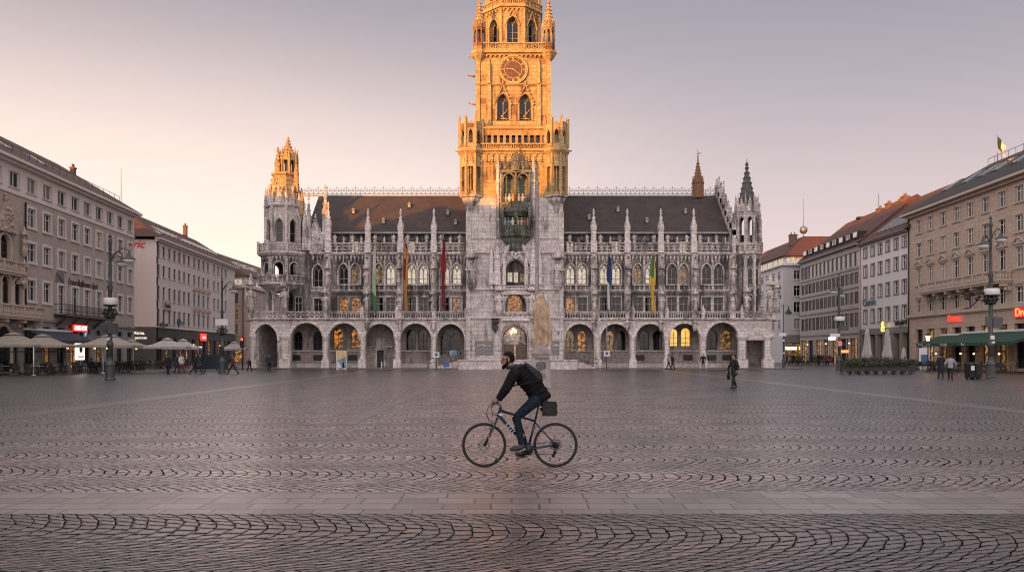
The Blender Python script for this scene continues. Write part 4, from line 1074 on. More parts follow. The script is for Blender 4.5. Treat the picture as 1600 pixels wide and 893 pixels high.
b = MB(); b.octo(wx, wy, [(r2*.98, wz(319)), (r2*.8, wz(296)), (r2*.62, wz(272)), (r2*.72, wz(270)), (r2*.72, wz(267))]); 
for k in range(8):
    a = math.pi/8+k*math.pi/4
    for i in range(6):
        t = i/6; rr = (r2*.98+(r2*.62-r2*.98)*t)/math.cos(math.pi/8); zz = wz(319)+(wz(272)-wz(319))*t
        b.box(wx+rr*math.cos(a)-.09, wx+rr*math.cos(a)+.09, wy+rr*math.sin(a)-.09, wy+rr*math.sin(a)+.09, zz, zz+.25)
b.build('turret_cap', STT, hall)
lx, lr = hx(449, 1.6), .95
drum('turret_lantern', lx, wy, lr, wz(270), wz(240), (0, .42, wz(265), wz(250), .3, 'pointed'), ST, .15)
b = MB(); hl = lr*math.tan(math.pi/8)
for k in range(8):
    oct_panel(b, lx, wy, lr, k); b.prism([(-hl, wz(247)), (hl, wz(247)), (0, wz(232))], -lr-.1, -lr); b.box(hl-.1, hl+.1, -lr-.12, -lr+.08, wz(270), wz(240)); b.lathe(hl, -lr, [(.13, wz(240)), (.02, wz(226))], 5)
b.M = None; b.octo(lx, wy, [(.35, wz(270)), (.35, wz(240))]); b.octo(lx, wy, [(lr*.85, wz(244)), (.1, wz(216)), (.04, wz(214))]); crockets(b, lx, wy, wz(242), wz(217), lr*.85, .12, 5, 8, 0, .16); finial(b, lx, wy, wz(214), .3); finial(b, lx, wy, wz(221), .34); b.build('turret_spire', STT, hall)
for px, top, bot, w in ((434, 232, 292, .62), (463, 250, 300, .5), (424, 292, 330, .4), (472, 300, 335, .45), (484, 306, 392, .6), (510, 292, 392, .7), (478, 320, 392, .5)):
    b = MB(); pinnacle(b, hx(px, 1.0), 1.0 if px < 475 else .5, hz(bot, 1), hz(top, 1), w, .55); b.build('pinnacle', ST if bot < 340 else SC, hall)
# small gabled dormer beside the turret
b = MB(); gx0, gx1 = hx(483, .5), hx(504, .5); gm = (gx0+gx1)/2
b.prism([(gx0, 12.9), (gx1, 12.9), (gx1, hz(372)), (gm, hz(342)), (gx0, hz(372))], .45, .9)
b.build('gabled_dormer', SL, hall)
b = MB(); 
b.tube([(gx0-.1, .4, hz(373)), (gm, .4, hz(340)), (gx1+.1, .4, hz(373))], .13, 4, 0, smooth=False); b.tube([(gm+.4*math.cos(t*math.pi/5), .42, hz(372)+.4*math.sin(t*math.pi/5)) for t in range(10)], .07, 4, 0, True, False)
for s in (-1, 1):
    b.tube([(gm+s*.28, .42, 13.0), (gm+s*.28, .42, hz(380))], .05, 4)
    for i in range(4): b.ball((gm+s*(.18+.17*i), .38, hz(343)-.48*i), .1, 5, 4)
finial(b, gm, .42, hz(338), .22); b.build('dormer_carving', SC, hall)
window(hall, hx(467, YU), YU-.02, 6.2, .85, 1.9, 0, 'flat', GL, FR, 2, (.6,), fw=.08)
b = MB(); b.box(hx(458, YU), hx(488, YU), YU, YU+.6, 5.5, 12.9); b.build('upper_wall', SS, hall)

# ------------------------------------------------------------------ east gable, turret, ridge fleche
mb = MB(); gx = hx(1144, YU)
pts = [(0.5, 12.9), (.5, 15.6)]
N = 7
prof = [(.4, 12.9)]
for i in range(N):
    d = .6+i*(8-.6)/N; z = 15.0 + (i+1)*(21.4-15.0)/N
    prof += [(d, prof[-1][1]), (d, z)]
prof += [(8.2, prof[-1][1]), (8.2, 12.9)]
mb.M = Matrix.Translation((gx, 0, 0)) @ Matrix.Rotation(math.pi/2, 4, 'Z')
mb.prism([(d, z) for d, z in prof], -.45, .0)
mb.M = None
mb.build('stepped_gable', SC, hall)
for i in range(N+1):
    d = .6+min(i, N)*(8-.6)/N; z = 15.0 + min(i+1, N)*(21.4-15.0)/N
    b = MB(); pinnacle(b, gx+.22, d+.25, z-.9, z+1.55, .5, .5); b.build('pinnacle', SC, hall)
ex, ey, er = hx(1170, 1.0), 1.75, 1.18
def ez(py): return hz(py, .6)
drum('turret_drum', ex, ey, er, 5.5, ez(398), None, SS)
b = MB(); he = er*math.tan(math.pi/8)
for k in range(8):
    oct_panel(b, ex, ey, er, k)
    b.box(he-.14, he+.14, -er-.2, -er+.1, 5.6, ez(398)); archband(b, 0, .55, ez(488), ez(465), .35, 'pointed', -er-.09, -er+.03, .1); archband(b, 0, .55, ez(444), ez(424), .5, 'pointed', -er-.09, -er+.03, .1)
    cornice(b, -he, he, -er, ez(452), ez(449), .2); corbels(b, -he, he, -er, ez(405), ez(399), .4)
b.M = None; b.octo(ex, ey, [(er*1.0, ez(400)), (er*1.3, ez(396)), (er*1.3, ez(393)), (er, ez(392))]); b.build('turret_carving', SC, hall)
for k in (0, 1, 7):
    a = k*math.pi/4
    for z0, z1_ in ((488, 465), (444, 424)):
        window(hall, ex+math.sin(a)*(er+.02), ey-math.cos(a)*(er+.02), ez(z0), .55, ez(z1_)-ez(z0), .4, 'pointed', GL, FR, 1, (.5,), rz=a, fw=.05, fd=.04)
ringbal('balustrade', ex, ey, er*1.25, ez(393), ez(381))
drum('turret_lantern', ex, ey, er*.96, ez(392), ez(325), (0, .6, ez(378), ez(345), .55, 'pointed'), SC, .2)
b = MB(); e2 = er*.96; h3 = e2*math.tan(math.pi/8)
for k in range(8):
    oct_panel(b, ex, ey, e2, k); b.box(h3-.11, h3+.11, -e2-.14, -e2+.08, ez(392), ez(318)); b.lathe(h3, -e2, [(.14, ez(318)), (.02, ez(300))], 5)
    b.prism([(-h3*1.05, ez(330)), (h3*1.05, ez(330)), (0, ez(306))], -e2-.1, -e2); archband(b, 0, .6, ez(378), ez(345), .55, 'pointed', -e2-.06, -e2+.05, .09)
b.M = None; b.octo(ex, ey, [(.3, ez(392)), (.3, ez(325))]); b.build('turret_carving', SC, hall)
b = MB(); b.octo(ex, ey, [(e2*.86, ez(328)), (e2*.74, ez(312)), (.14, ez(262)), (.1, ez(256))]); crockets(b, ex, ey, ez(312), ez(264), e2*.74, .2, 6, 8, 0, .12); b.octo(ex, ey, [(.1, ez(262)), (.24, ez(259)), (.1, ez(256)), (.2, ez(253)), (.04, ez(249)), (.02, ez(244))]); b.build('turret_spire', M['spire'], hall)
b = MB(); b.box(hx(1150, YU), hx(1160, YU), YU, YU+.5, 5.5, 12.9); b.box(hx(1180, YU), hx(1190, YU), YU+.8, YU+2, 5.5, 12.9); b.build('upper_wall', SS, hall)
for px, top in ((1131, 283), (1188, 318), (1152, 318), (1149, 350)):
    b = MB(); pinnacle(b, hx(px, 1.0), 1.2, hz(392, 1), hz(top, 1), .42, .6) if px != 1131 else pinnacle(b, hx(px, 6), 6, 18.5, hz(283, 6), .4, .5); b.build('pinnacle', SC, hall)
fx, fy = hx(1090.5, 8), 8.0
def fz(py): return hz(py, 8)
b = MB(); b.octo(fx, fy, [(.62, 20.6), (.62, fz(288)), (.75, fz(286)), (.5, fz(284)), (.08, fz(252)), (.05, fz(240)), (.02, fz(233))])
for k in range(8):
    a = k*math.pi/4; b.lathe(fx+.62*math.cos(a), fy+.62*math.sin(a), [(.09, 20.8), (.09, fz(284)), (.02, fz(275))], 5)
crockets(b, fx, fy, fz(284), fz(254), .5, .1, 6, 4, 0, .12); b.tube([(fx, fy, fz(240)), (fx+.35, fy, fz(239))], .05, 4)
b.build('ridge_fleche', plaster('fleche_copper', (.22,.12,.08), .4), hall)
# ------------------------------------------------------------------ buildings along both sides
class Fac:
    def __init__(s, side, K, vp, Yo):
        s.side, s.K, s.vp = side, K, vp
        s.t = (vp-800)/F; s.n = math.sqrt(1+s.t*s.t); s.Yo = Yo
        s.x0 = (-K if side == 'L' else K)/F + s.t*Yo
        s.rz = math.atan2(1, s.t) if side == 'L' else math.atan2(-1, -s.t)
        s.M = Matrix.Translation((s.x0, Yo, 0)) @ Matrix.Rotation(s.rz, 4, 'Z')
    def Y(s, px): return s.K/abs(px-s.vp)
    def s(s, px): return (s.Y(px)-s.Yo)*s.n*(1 if s.side == 'L' else -1)
    def sd(s, px, d): return ((s.K+F*d)/abs(px-s.vp)-s.Yo)*s.n*(1 if s.side == 'L' else -1)
    def z(s, px, py, out=0): return EYE+(HZ-py)*s.Y(px)/F
    def w(s, a, y, z): return s.M @ Vector((a, y, z))
def shell(root, L, D, H, wallm, z0=0, ends=(1, 1), name='wall', s0=0):
    b = MB()
    b.quad((s0, D, z0), (L, D, z0), (L, D, H), (s0, D, H))
    b.quad((s0, 0, z0), (s0, D, z0), (s0, D, H), (s0, 0, H)); b.quad((L, 0, z0), (L, D, z0), (L, D, H), (L, 0, H))
    b.quad((s0, 0, H), (L, 0, H), (L, D, H), (s0, D, H))
    return b.build(name, wallm, root)
def roof(root, L, D, H, rise, rd, h0, h1, mat, over=.7, s0=0, name='roof'):
    b = MB(); a = (s0-over*(h0 > 0), -over, H); c = (L+over*(h1 > 0), -over, H); d = (L+over*(h1 > 0), D+over, H); e = (s0-over*(h0 > 0), D+over, H)
    p = (s0+h0, rd, H+rise); q = (L-h1, rd, H+rise)
    b.quad(a, c, q, p); b.quad(d, e, p, q); b.add([c, d, q], [(0, 1, 2)]); b.add([e, a, p], [(0, 1, 2)]); b.quad(a, e, d, c)
    return b.build(name, mat, root)
def slope(b, s, over, H, rise, rd, u):       # matrix on the front slope at run fraction u
    z = H+rise*u; y = -over+(rd+over)*u
    b.M = Matrix.Translation((s, y, z)) @ Matrix.Rotation(math.atan2(rise, rd+over), 4, 'X')
def skylight(rf, s, H, rise, rd, u0, u1, w, over=.7, tilt=0, pane=None, lean=0):
    sl = math.hypot(rise, rd+over); b = MB(); p = MB()
    for bb in (b, p): slope(bb, s, over, H, rise, rd, u0)
    h = (u1-u0)*sl
    b.box(-w/2-.08, w/2+.08, -.05, h+.05, -.05, .14); p.box(-w/2, w/2, .03, h-.03, .10, .16)
    o = b.build('skylight', M['zinc'], rf); p.build('pane', pane or M['glass_sky'], o)
    return o
def chimney(rf, s, y, z0, z1, mat, w=.9, d=.6):
    b = MB(); b.box(s-w/2, s+w/2, y-d/2, y+d/2, z0, z1); b.box(s-w/2-.08, s+w/2+.08, y-d/2-.08, y+d/2+.08, z1, z1+.14)
    for i in (-1, 1): b.lathe(s+i*w*.25, y, [(.13, z1+.14), (.1, z1+.55)], 7)
    return b.build('chimney', mat, rf)
M['rubble'] = plaster('beige_rubble_stone', (.46,.395,.35), .35, .95, 6, blotch=.35)
M['cream'] = plaster('cream_plaster', (.68,.62,.59), .25)
M['cream2'] = plaster('pale_pink_plaster', (.64,.565,.545), .3)
M['base_grey'] = stone('grey_ashlar', (.30,.285,.285), (.24,.23,.23), (.07,.07,.07), .45, bw=1.2, bh=.5, mott=.15)
M['dark_base'] = plaster('dark_grey_render', (.10,.095,.095), .35)
M['brown_pl'] = plaster('brown_pink_plaster', (.46,.34,.30), .35)
M['beige_st'] = stone('beige_ashlar', (.45,.35,.285), (.39,.30,.245), (.13,.10,.085), .32, bw=1.3, bh=.5, bm=.01, mott=.12)
M['beige_trim'] = plaster('beige_stone_trim', (.46,.375,.32), .45)
M['white_pl'] = plaster('white_plaster', (.64,.595,.61), .25)
M['grey_clad'] = plaster('grey_stone_cladding', (.36,.33,.325), .4)
M['grey_panel'] = plaster('grey_spandrel', (.20,.19,.195), .35)
M['pale_pl'] = plaster('pale_grey_plaster', (.50,.485,.50), .3)
M['tile_red'] = tiles('red_clay_tiles', (.12,.05,.038), (.085,.038,.031), .32)
M['tile_brown'] = tiles('brown_clay_tiles', (.13,.075,.055), (.10,.06,.045), .32)
M['tile_dark'] = tiles('dark_roof_tiles', (.045,.038,.036), (.035,.03,.03), .32)
M['brick'] = plaster('chimney_brick', (.17,.105,.08), .4)
M['black'] = simple('black_metal', (.018,.018,.02), .5, .2, .2, 8)

def shopfront(root, s0, s1, n, zt, mat, pier=.8, depth=.5, lits=(), fascia=None, sill=.35, frame='wood_frame'):
    ops = []; st = (s1-s0)/n
    for i in range(n): ops.append((s0+(i+.5)*st, st-pier, sill if i % 3 else .05, zt, 0, 'flat'))
    for i, o in enumerate(ops):
        g = lits[i % len(lits)] if lits else GL
        window(root, o[0], depth-.05, o[2], o[1], o[3]-o[2], 0, 'flat', g, M[frame], 3 if o[1] > 1.6 else 2, (.72,), fw=.09, name='shop_window')
    return ops
def facade(root, L, bands, mat, depth=.22):
    """bands: (z0, z1, ops, material, extra depth)"""
    for z0, z1, ops, m, dp in bands:
        b = MB(); wall(b, 0, L, z0, z1, 0, ops, dp); b.build('wall', m, root)
def fwin(root, s, z0, z1, w, pane, frame, cols=2, rows=(.66,), depth=.2, trim=None, tw=.2, sill=True, name='window'):
    if pane in (GL, M['glass_mid']):
        q_ = rnd.random(); pane = M['curtain'] if q_ < .22 else M['blind'] if q_ < .30 else M['glass_mid'] if q_ < .45 else M['lit_dim'] if q_ < .475 else GL
    o = window(root, s, depth-.02, z0, w, z1-z0, 0, 'flat', pane, frame, cols, rows, fw=.075, name=name)
    if trim:
        key = ('trim', round(w, 2), round(z1-z0, 2), trim.name, tw)
        if key not in _wc:
            b = MB(); archband(b, 0, w, 0, z1-z0, 0, 'flat', -.07-depth, .01-depth, tw); b.box(-w/2-tw-.05, w/2+tw+.05, -.13-depth, .01-depth, -tw, 0.0)
            _wc[key] = b.mesh('surround', trim)
        place('surround', _wc[key], o, (0, .02, 0))
    return o

# ================= L1: long beige block on the left
f1 = Fac('L', 49342, 695, 58.0)
L1 = f1.s(209.5)
b1 = thing('office_building', 'long beige stone building with white top storey beside cafe parasols, script name on its wall', 'building', (f1.x0, f1.Yo, 0), f1.rz)
COLS = [22,49,73.4,95.9,117,136.2,154.6,171.6,187.6,203.2]
S1 = [f1.s(p) for p in COLS]; S1 = [S1[0]-3.02*k for k in (3, 2, 1)] + S1
Wd = 1.42
r = dict(t=(16.95, 18.35), a=(13.75, 15.5), b_=(10.45, 12.2), c=(6.75, 8.7))
ops_t = [(s, 1.75, *r['t'], 0, 'flat') for s in S1]
ops_a = [(s, Wd, *r['a'], 0, 'flat') for s in S1[4:]]; ops_b = [(s, Wd, *r['b_'], 0, 'flat') for s in S1[4:]]
balc = (6, 7, 8, 9)
ops_c = [(s, Wd, 5.75 if i in (6,7,8,9) else r['c'][0], r['c'][1], 0, 'flat') for i, s in enumerate(S1) if i >= 4]
sA = f1.s(36)                       # left of this the carved bay
lit1_ = [GL, GL, M['lit_dim'], GL, M['lit_shop'], GL, M['lit_dim'], GL]
gops = []
stp = 3.02
for i, s in enumerate(S1): gops.append((s, 1.9, .1 if i % 2 else .6, 3.3, 0, 'flat'))
tops = [(s, 1.7, 3.75, 4.35, 0, 'flat') for s in S1]
# carved Gothic bay at the near end: two round headed windows per storey
gb = [(f1.s(5), 1.6, 9.6, 11.6, .8, 'round'), (f1.s(25.5), 1.3, 6.2, 8.0, .65, 'round'), (f1.s(7), 1.5, 6.2, 8.0, .75, 'round')]
gb2 = [gb[0]]; gb1 = gb[1:]
goth = [(f1.s(4), 2.3, .1, 3.0, 1.15, 'pointed')]
g1 = [o for o in gops if o[0] > f1.s(20)]+goth
facade(b1, L1, [(0, 4.95, [], M['base_grey'], .3)] if False else [], M['rubble'])
facade(b1, L1, [(0, 3.6, [o for o in g1 if o[4] == 0], M['base_grey'], .35), (3.6, 4.95, [o for o in tops if o[0] > f1.s(60)], M['base_grey'], .3),
                (4.95, 9.4, ops_c+gb1, M['rubble'], .2), (9.4, 13.1, ops_b+gb2, M['rubble'], .2), (13.1, 16.4, ops_a, M['rubble'], .2),
                (16.4, 19.2, ops_t, M['cream'], .2)], None)
shell(b1, L1, 13, 19.2, M['rubble'])
for i, s in enumerate(S1):
    fwin(b1, s, *r['t'], 1.75, M['glass_mid'] if i % 3 == 0 else GL, M['white_frame'], 2, (), trim=M['white_trim'], tw=.1)
for i, s in enumerate(S1[4:]):
    fwin(b1, s, *r['a'], Wd, GL, M['white_frame'], 2, (.68,), trim=M['white_trim'], tw=.24)
    fwin(b1, s, *r['b_'], Wd, GL if i % 4 else M['glass_mid'], M['white_frame'], 2, (.68,), trim=M['white_trim'], tw=.24)
    z0 = 5.75 if (i+4) in balc else r['c'][0]
    fwin(b1, s, z0, r['c'][1], Wd, GL, M['white_frame'], 2, (.7,), trim=M['white_trim'], tw=.24)
for i, o in enumerate(g1):
    if o[4] == 0: window(b1, o[0], .3, o[2], o[1], o[3]-o[2], 0, 'flat', lit1_[i % 8], M['wood_frame'], 2, (.7,), fw=.09, name='shop_window')
for o in tops:
    if o[0] > f1.s(60): window(b1, o[0], .28, o[2], o[1], o[3]-o[2], 0, 'flat', GL, M['wood_frame'], 3, (), fw=.07)
for o in gb1+gb2:
    window(b1, o[0], .18, o[2], o[1], o[3]-o[2], o[4], 'round', GL, M['wood_frame'], 2, (.6, .98), fw=.08)
    b = MB(); archband(b, o[0], o[1], o[2], o[3], o[4], 'round', -.2, .02, .22, 0, 8)
    for sg in (-1, 1): b.lathe(o[0]+sg*(o[1]/2+.16), -.2, [(.16, o[2]), (.11, o[2]+.2), (.11, o[3]-.1), (.18, o[3]+.05)], 8)
    b.build('carved_arch', M['beige_trim'], b1)
mb = MB()
mb.box(-.02, L1+.05, -.45, .02, 18.95, 19.2); mb.box(-.02, L1+.5, -.85, .02, 19.2, 19.45); mb.box(0, L1+.02, -.1, .02, 16.3, 16.5)
mb.build('cornice', M['white_trim'], b1)
mb = MB(); mb.box(0, L1, -.16, .02, 4.85, 5.05); mb.build('string_course', M['base_grey'], b1)
rf = roof(b1, L1, 13, 19.45, 4.6, 6.2, .01, 6.5, M['tile_brown'], .85)
for px in (5, 60): skylight(rf, f1.sd(px, 2), 19.45, 4.6, 6.2, .3, .5, 1.0)
b = MB(); 
for zz, yy in ((.45, 1.0),):
    b.tube([(0, yy, 19.45+1.3+zz), (L1-2, yy, 19.45+1.3+zz)], .03, 4)
    for i in range(28): b.tube([(i*(L1-2)/27, yy, 20.6), (i*(L1-2)/27, yy, 21.2)], .025, 4)
b.build('snow_guard', M['iron'], rf)
b = MB(); b.tube([(f1.sd(191, 4), 4, 21.3), (f1.sd(191, 4), 4, 26.6)], [.05, .02], 5); b.build('aerial', M['iron'], rf)
chimney(rf, f1.sd(117, 5.2), 5.2, 22.5, 23.9, M['brick'], .5, .5)
b = MB(); b.tube([(sA+.25, -.12, .2), (sA+.25, -.12, 15.9)], .08, 6)
for z in (5, 8, 11, 14): b.box(sA+.1, sA+.4, -.22, .0, z, z+.06)
b.build('drainpipe', M['iron'], b1)
# iron balcony with four tall doors
bs0, bs1 = S1[6]-1.6, S1[9]+1.6
b = MB(); b.box(bs0, bs1, -1.15, 0, 5.5, 5.68)
for i in range(5):
    s = bs0+.4+i*(bs1-bs0-.8)/4; b.tube([(s, -1.05, 5.5), (s, -.05, 4.5)], .08, 5)
bl = b.build('balcony', M['iron'], b1)
b = MB()
for zz in (5.75, 6.15, 6.7): b.tube([(bs0, 0, zz), (bs0, -1.1, zz), (bs1, -1.1, zz), (bs1, 0, zz)], .03, 4)
n = int((bs1-bs0)/.16)
for i in range(n+1): b.box(bs0+i*(bs1-bs0)/n-.012, bs0+i*(bs1-bs0)/n+.012, -1.11, -1.09, 5.68, 6.7)
b.build('railing', M['iron'], bl)
# carved stone balconies at the near end
def stone_balcony(s0, s1, z, out=1.1, mat=M['beige_trim'], root=b1, n=5):
    b = MB(); b.box(s0, s1, -out, 0, z, z+.22); b.box(s0+.1, s1-.1, -out+.1, 0, z-.2, z); 
    for i in range(n):
        s = s0+.35+i*(s1-s0-.7)/(n-1); b.prism([(s-.16, z-.9), (s+.16, z-.9), (s+.16, z-.2), (s-.16, z-.2)], -.35, 0); b.box(s-.16, s+.16, -out+.2, 0, z-.5, z-.2); b.ball((s, -.5, z-.75), .2, 6, 4)
    o = b.build('balcony', mat, root)
    b = MB(); b.box(s0, s1, -out-.03, -out+.2, z+.95, z+1.1)
    m_ = int((s1-s0)/.32)
    for i in range(m_+1):
        s = s0+.1+i*(s1-s0-.2)/m_
        if i % 6 == 0: b.box(s-.14, s+.14, -out-.02, -out+.2, z+.22, z+1.15)
        else: b.lathe(s, -out+.09, [(.07, z+.22), (.11, z+.45), (.05, z+.75), (.08, z+.95)], 6)
    for s in (s0+.06, s1-.06): b.box(s-.06, s+.06, -out, 0, z+.92, z+1.08); [b.lathe(s, -out*k/4, [(.06, z+.22), (.09, z+.45), (.05, z+.75), (.07, z+.95)], 6) for k in range(1, 4)]
    b.build('parapet', mat, o)
    return o
stone_balcony(3, f1.s(50), 5.0, 1.3, n=6)
stone_balcony(3, f1.s(30), 9.0, .6, n=4)
b = MB(); cs = f1.s(6)
b.prism([(cs-1.9, 12.6), (cs+1.9, 12.6), (cs+1.5, 13.0), (cs+.9, 13.4), (cs+.5, 14.3), (cs+.22, 14.6), (cs+.15, 15.3), (cs-.15, 15.3), (cs-.22, 14.6), (cs-.5, 14.3), (cs-.9, 13.4), (cs-1.5, 13.0)], -.4, .0)
for k in range(30): b.ball((cs+rnd.uniform(-1.5, 1.5)*(1-k/40), -.42, 12.7+k*.07), rnd.uniform(.1, .2), 6, 4)
finial(b, cs, -.2, 15.6, .3); b.build('carved_gable', M['beige_trim'], b1)
for z in (9.3, 12.3):
    b = MB(); figure(b, f1.s(32), -.35, z-1.2, 1.5); b.build('statue', M['beige_trim'], b1)
b = MB(); archband(b, goth[0][0], 2.3, .1, 3.0, 1.15, 'pointed', -.16, .02, .3); b.build('carved_arch', M['beige_trim'], b1)
b = MB(); P = arch(goth[0][0], 2.3, 3.0, 1.15, 'pointed'); b.add([(p[0], -.02, p[1]) for p in [(goth[0][0]-1.15, .1)]+P+[(goth[0][0]+1.15, .1)]], [tuple(range(len(P)+2))]); b.build('doorway', GL, b1)
M['script'] = simple('black_brown_letters', (.03,.02,.018), .7, 0, .1)
text('lettering', 'Fraucdleilhenre drei', 1.02, M['script'], b1, ((f1.s(103)+f1.s(152))/2+.2, -.04, 9.25), 0, .02, sx=.86, shear=.15)
M['sundial'] = plaster('blue_grey_sundial', (.20,.185,.20), .5)
b = MB(); ss = f1.s(93.5); b.add([(ss-.8, -.02, 10.0), (ss+.9, -.02, 10.0), (ss+.9, -.02, 8.75), (ss-1.0, -.02, 8.95)], [(0,1,2,3)]); b.build('painted_panel', M['sundial'], b1)
b = MB(); b.tube([(ss-.7, -.06, 9.85), (ss+1.0, -.06, 8.8)], .035, 4); b.build('painted_line', M['script'], b1)

# ================= L2: pale block with red roof and dark ground floor
f2 = Fac('L', 51522, 715, 109.4)
b2 = thing('office_building', 'pale plaster building with red tiled roof and dark shop floor, second from left', 'building', (f2.x0, f2.Yo, 0), f2.rz)
Ln = f2.s(367); c2 = [249.5,258,266.8,274.6,282.1,289.7,296.9,305.3,312.5,319.4,326.6,336,342.3,348,353.6]
S2 = [f2.s(p)-.6 for p in c2]
rows2 = [(5.85, 7.85), (9.15, 11.0), (12.35, 13.95), (15.1, 16.65)]
bz = [0, 5.35, 8.5, 11.7, 14.5, 17.3]
gsh = [(1.6+i*2.75, 1.7, .3 if i % 3 else .05, 3.9, 0, 'flat') for i in range(int((Ln-2)/2.75))]
facade(b2, Ln, [(bz[0], bz[1], gsh, M['dark_base'], .3)]+[(bz[i+1], bz[i+2], [(s, 1.05, *rows2[i], 0, 'flat') for s in S2], M['cream2'], .2) for i in range(4)], None)
shell(b2, Ln, 14, 17.3, M['cream2'], 5.35); shell(b2, Ln, 14, 5.35, M['dark_base'])
for i in range(4):
    for k, s in enumerate(S2): fwin(b2, s, *rows2[i], 1.05, GL if (k*3+i) % 7 else M['glass_mid'], M['grey_frame'], 2, (.7,), trim=M['cream'], tw=.09)
lits = [GL, M['lit_shop'], GL, M['lit_dim'], M['lit_shop'], GL, M['lit_dim']]
for i, o in enumerate(gsh): window(b2, o[0], .26, o[2], o[1], o[3]-o[2], 0, 'flat', lits[i % 7], M['wood_frame'], 2, (.75,), fw=.09, name='shop_window')
for z, n0, n1 in ((8.35, 7, 11), (11.55, 7, 11)):
    for k in range(n0, n1):
        b = MB(); b.box(S2[k]-.6, S2[k]+.6, -.35, 0, z-.1, z+.05); b.tube([(S2[k]-.7, -.3, z+.3), (S2[k]+.7, -.3, z+.3)], .06, 4); b.box(S2[k]-.65, S2[k]+.65, -.33, -.28, z+.05, z+.3); b.build('window_box', M['brown_pl'], b2)
mb = MB(); mb.box(-.5, Ln+.3, -.75, .02, 17.3, 17.6); mb.box(-.3, Ln, -.35, .02, 17.05, 17.3); mb.box(0, Ln, -.12, .02, 5.25, 5.5); mb.build('cornice', M['cream'], b2)
rf = roof(b2, Ln, 14, 17.6, 4.9, 7, 5.5, .01, M['tile_red'], .8)
for k in range(14): skylight(rf, 6.5+k*2.0, 17.6, 4.9, 7, .28, .5, .8, .8)
skylight(rf, 2.0, 17.6, 4.9, 7, .12, .22, 1.0, .8)
chimney(rf, f2.sd(291, 6.5), 6.5, 22, 23.9, M['brick'], .6); 
b = MB(); b.tube([(.15, -.12, .2), (.15, -.12, 17.2)], .09, 6); b.build('drainpipe', M['iron'], b2)
M['red_script'] = simple('red_sign', (.5,.03,.03), .4, 0, .1, emit=(1.0,.05,.04), es=.05)
text('lettering', 'Zaric', 1.5, M['red_script'], b2, (-.06, 3.2, 16.6), R(-90), .05, shear=.35)

# ================= L3: brown block at the mouth of the street
x3, y3 = -53.6, 150.0
b3 = thing('office_building', 'brown pink building with white attic storey closing the left side street', 'building', (x3, y3, 0), 0)
w3 = 3.9
ops = [(1.6, 1.5, z, z+2.0, 0, 'flat') for z in (5.2, 8.0, 11.0)]
for (z0, z1), o in zip(((0, 4.2), (4.2, 7.6), (7.6, 10.5), (10.5, 13.9)), ([(1.9, 2.6, .1, 3.3, 0, 'flat')], [ops[0]], [ops[1]], [ops[2]])):
    b = MB(); wall(b, 0, w3, z0, z1, 0, o, .2); b.build('wall', M['brown_pl'], b3)
b = MB(); b.box(.2, w3-.1, .25, 20, 13.9, 16.2); b.build('attic_storey', M['cream'], b3)
b = MB(); b.quad((w3, 0, 0), (w3, 40, 0), (w3, 40, 13.9), (w3, 0, 13.9)); b.quad((0, 0, 13.9), (w3, 0, 13.9), (w3, 40, 13.9), (0, 40, 13.9)); b.quad((0, 0, 0), (0, 40, 0), (0, 40, 13.9), (0, 0, 13.9)); b.build('wall', M['brown_pl'], b3)
for z in (5.2, 8.0, 11.0): fwin(b3, 1.6, z, z+2.0, 1.5, GL, M['grey_frame'], 3, (.7,), trim=M['cream'], tw=.12)
window(b3, 1.9, .17, .1, 2.6, 3.2, 0, 'flat', M['lit_shop'], M['wood_frame'], 3, (.75,), fw=.09, name='shop_window')
for z in (5.2, 8.0, 11.0):
    for k in range(9):
        o = window(b3, w3+.03, 2.5+k*3.0, z, 1.4, 2.0, 0, 'flat', GL, M['cream'], 2, (.7,), rz=R(90), fw=.12); 
for k in range(10): window(b3, w3-.08, 1.5+k*2.2, 14.5, 1.5, 1.2, 0, 'flat', M['lit_pale'] if k < 4 else GL, M['cream'], 2, (), rz=R(90), fw=.08)
window(b3, 1.7, .22, 14.5, 2.6, 1.2, 0, 'flat', M['lit_pale'], M['cream'], 3, (), fw=.08)
b = MB(); b.box(-.3, w3+.4, -.4, 40, 13.9, 14.1); b.build('cornice', M['brown_pl'], b3)
b = MB(); b.add([(-14, -.6, 16.2), (w3+.6, -.6, 16.2), (w3+.6, 40, 16.2), (-14, 40, 16.2), (-5, 5, 21.6), (-5, 36, 21.6)], [(0,1,4), (1,2,5,4), (2,3,5), (3,0,4,5), (0,3,2,1)]); rf = b.build('roof', M['tile_brown'], b3)
for k in range(3):
    b = MB(); yy = 4+k*5; b.box(-.6, .6, yy, yy+2.0, 18.0, 19.2); b.prism([(-1.4, 19.2), (.7, 19.0), (.7, 19.2), (-1.4, 19.4)], yy-.1, yy+2.1); d = b.build('dormer', M['cream'], rf)
b = MB(); b.tube([(3.2, -.1, .2), (3.2, -.1, 13.9)], .09, 6); b.build('drainpipe', M['iron'], b3)

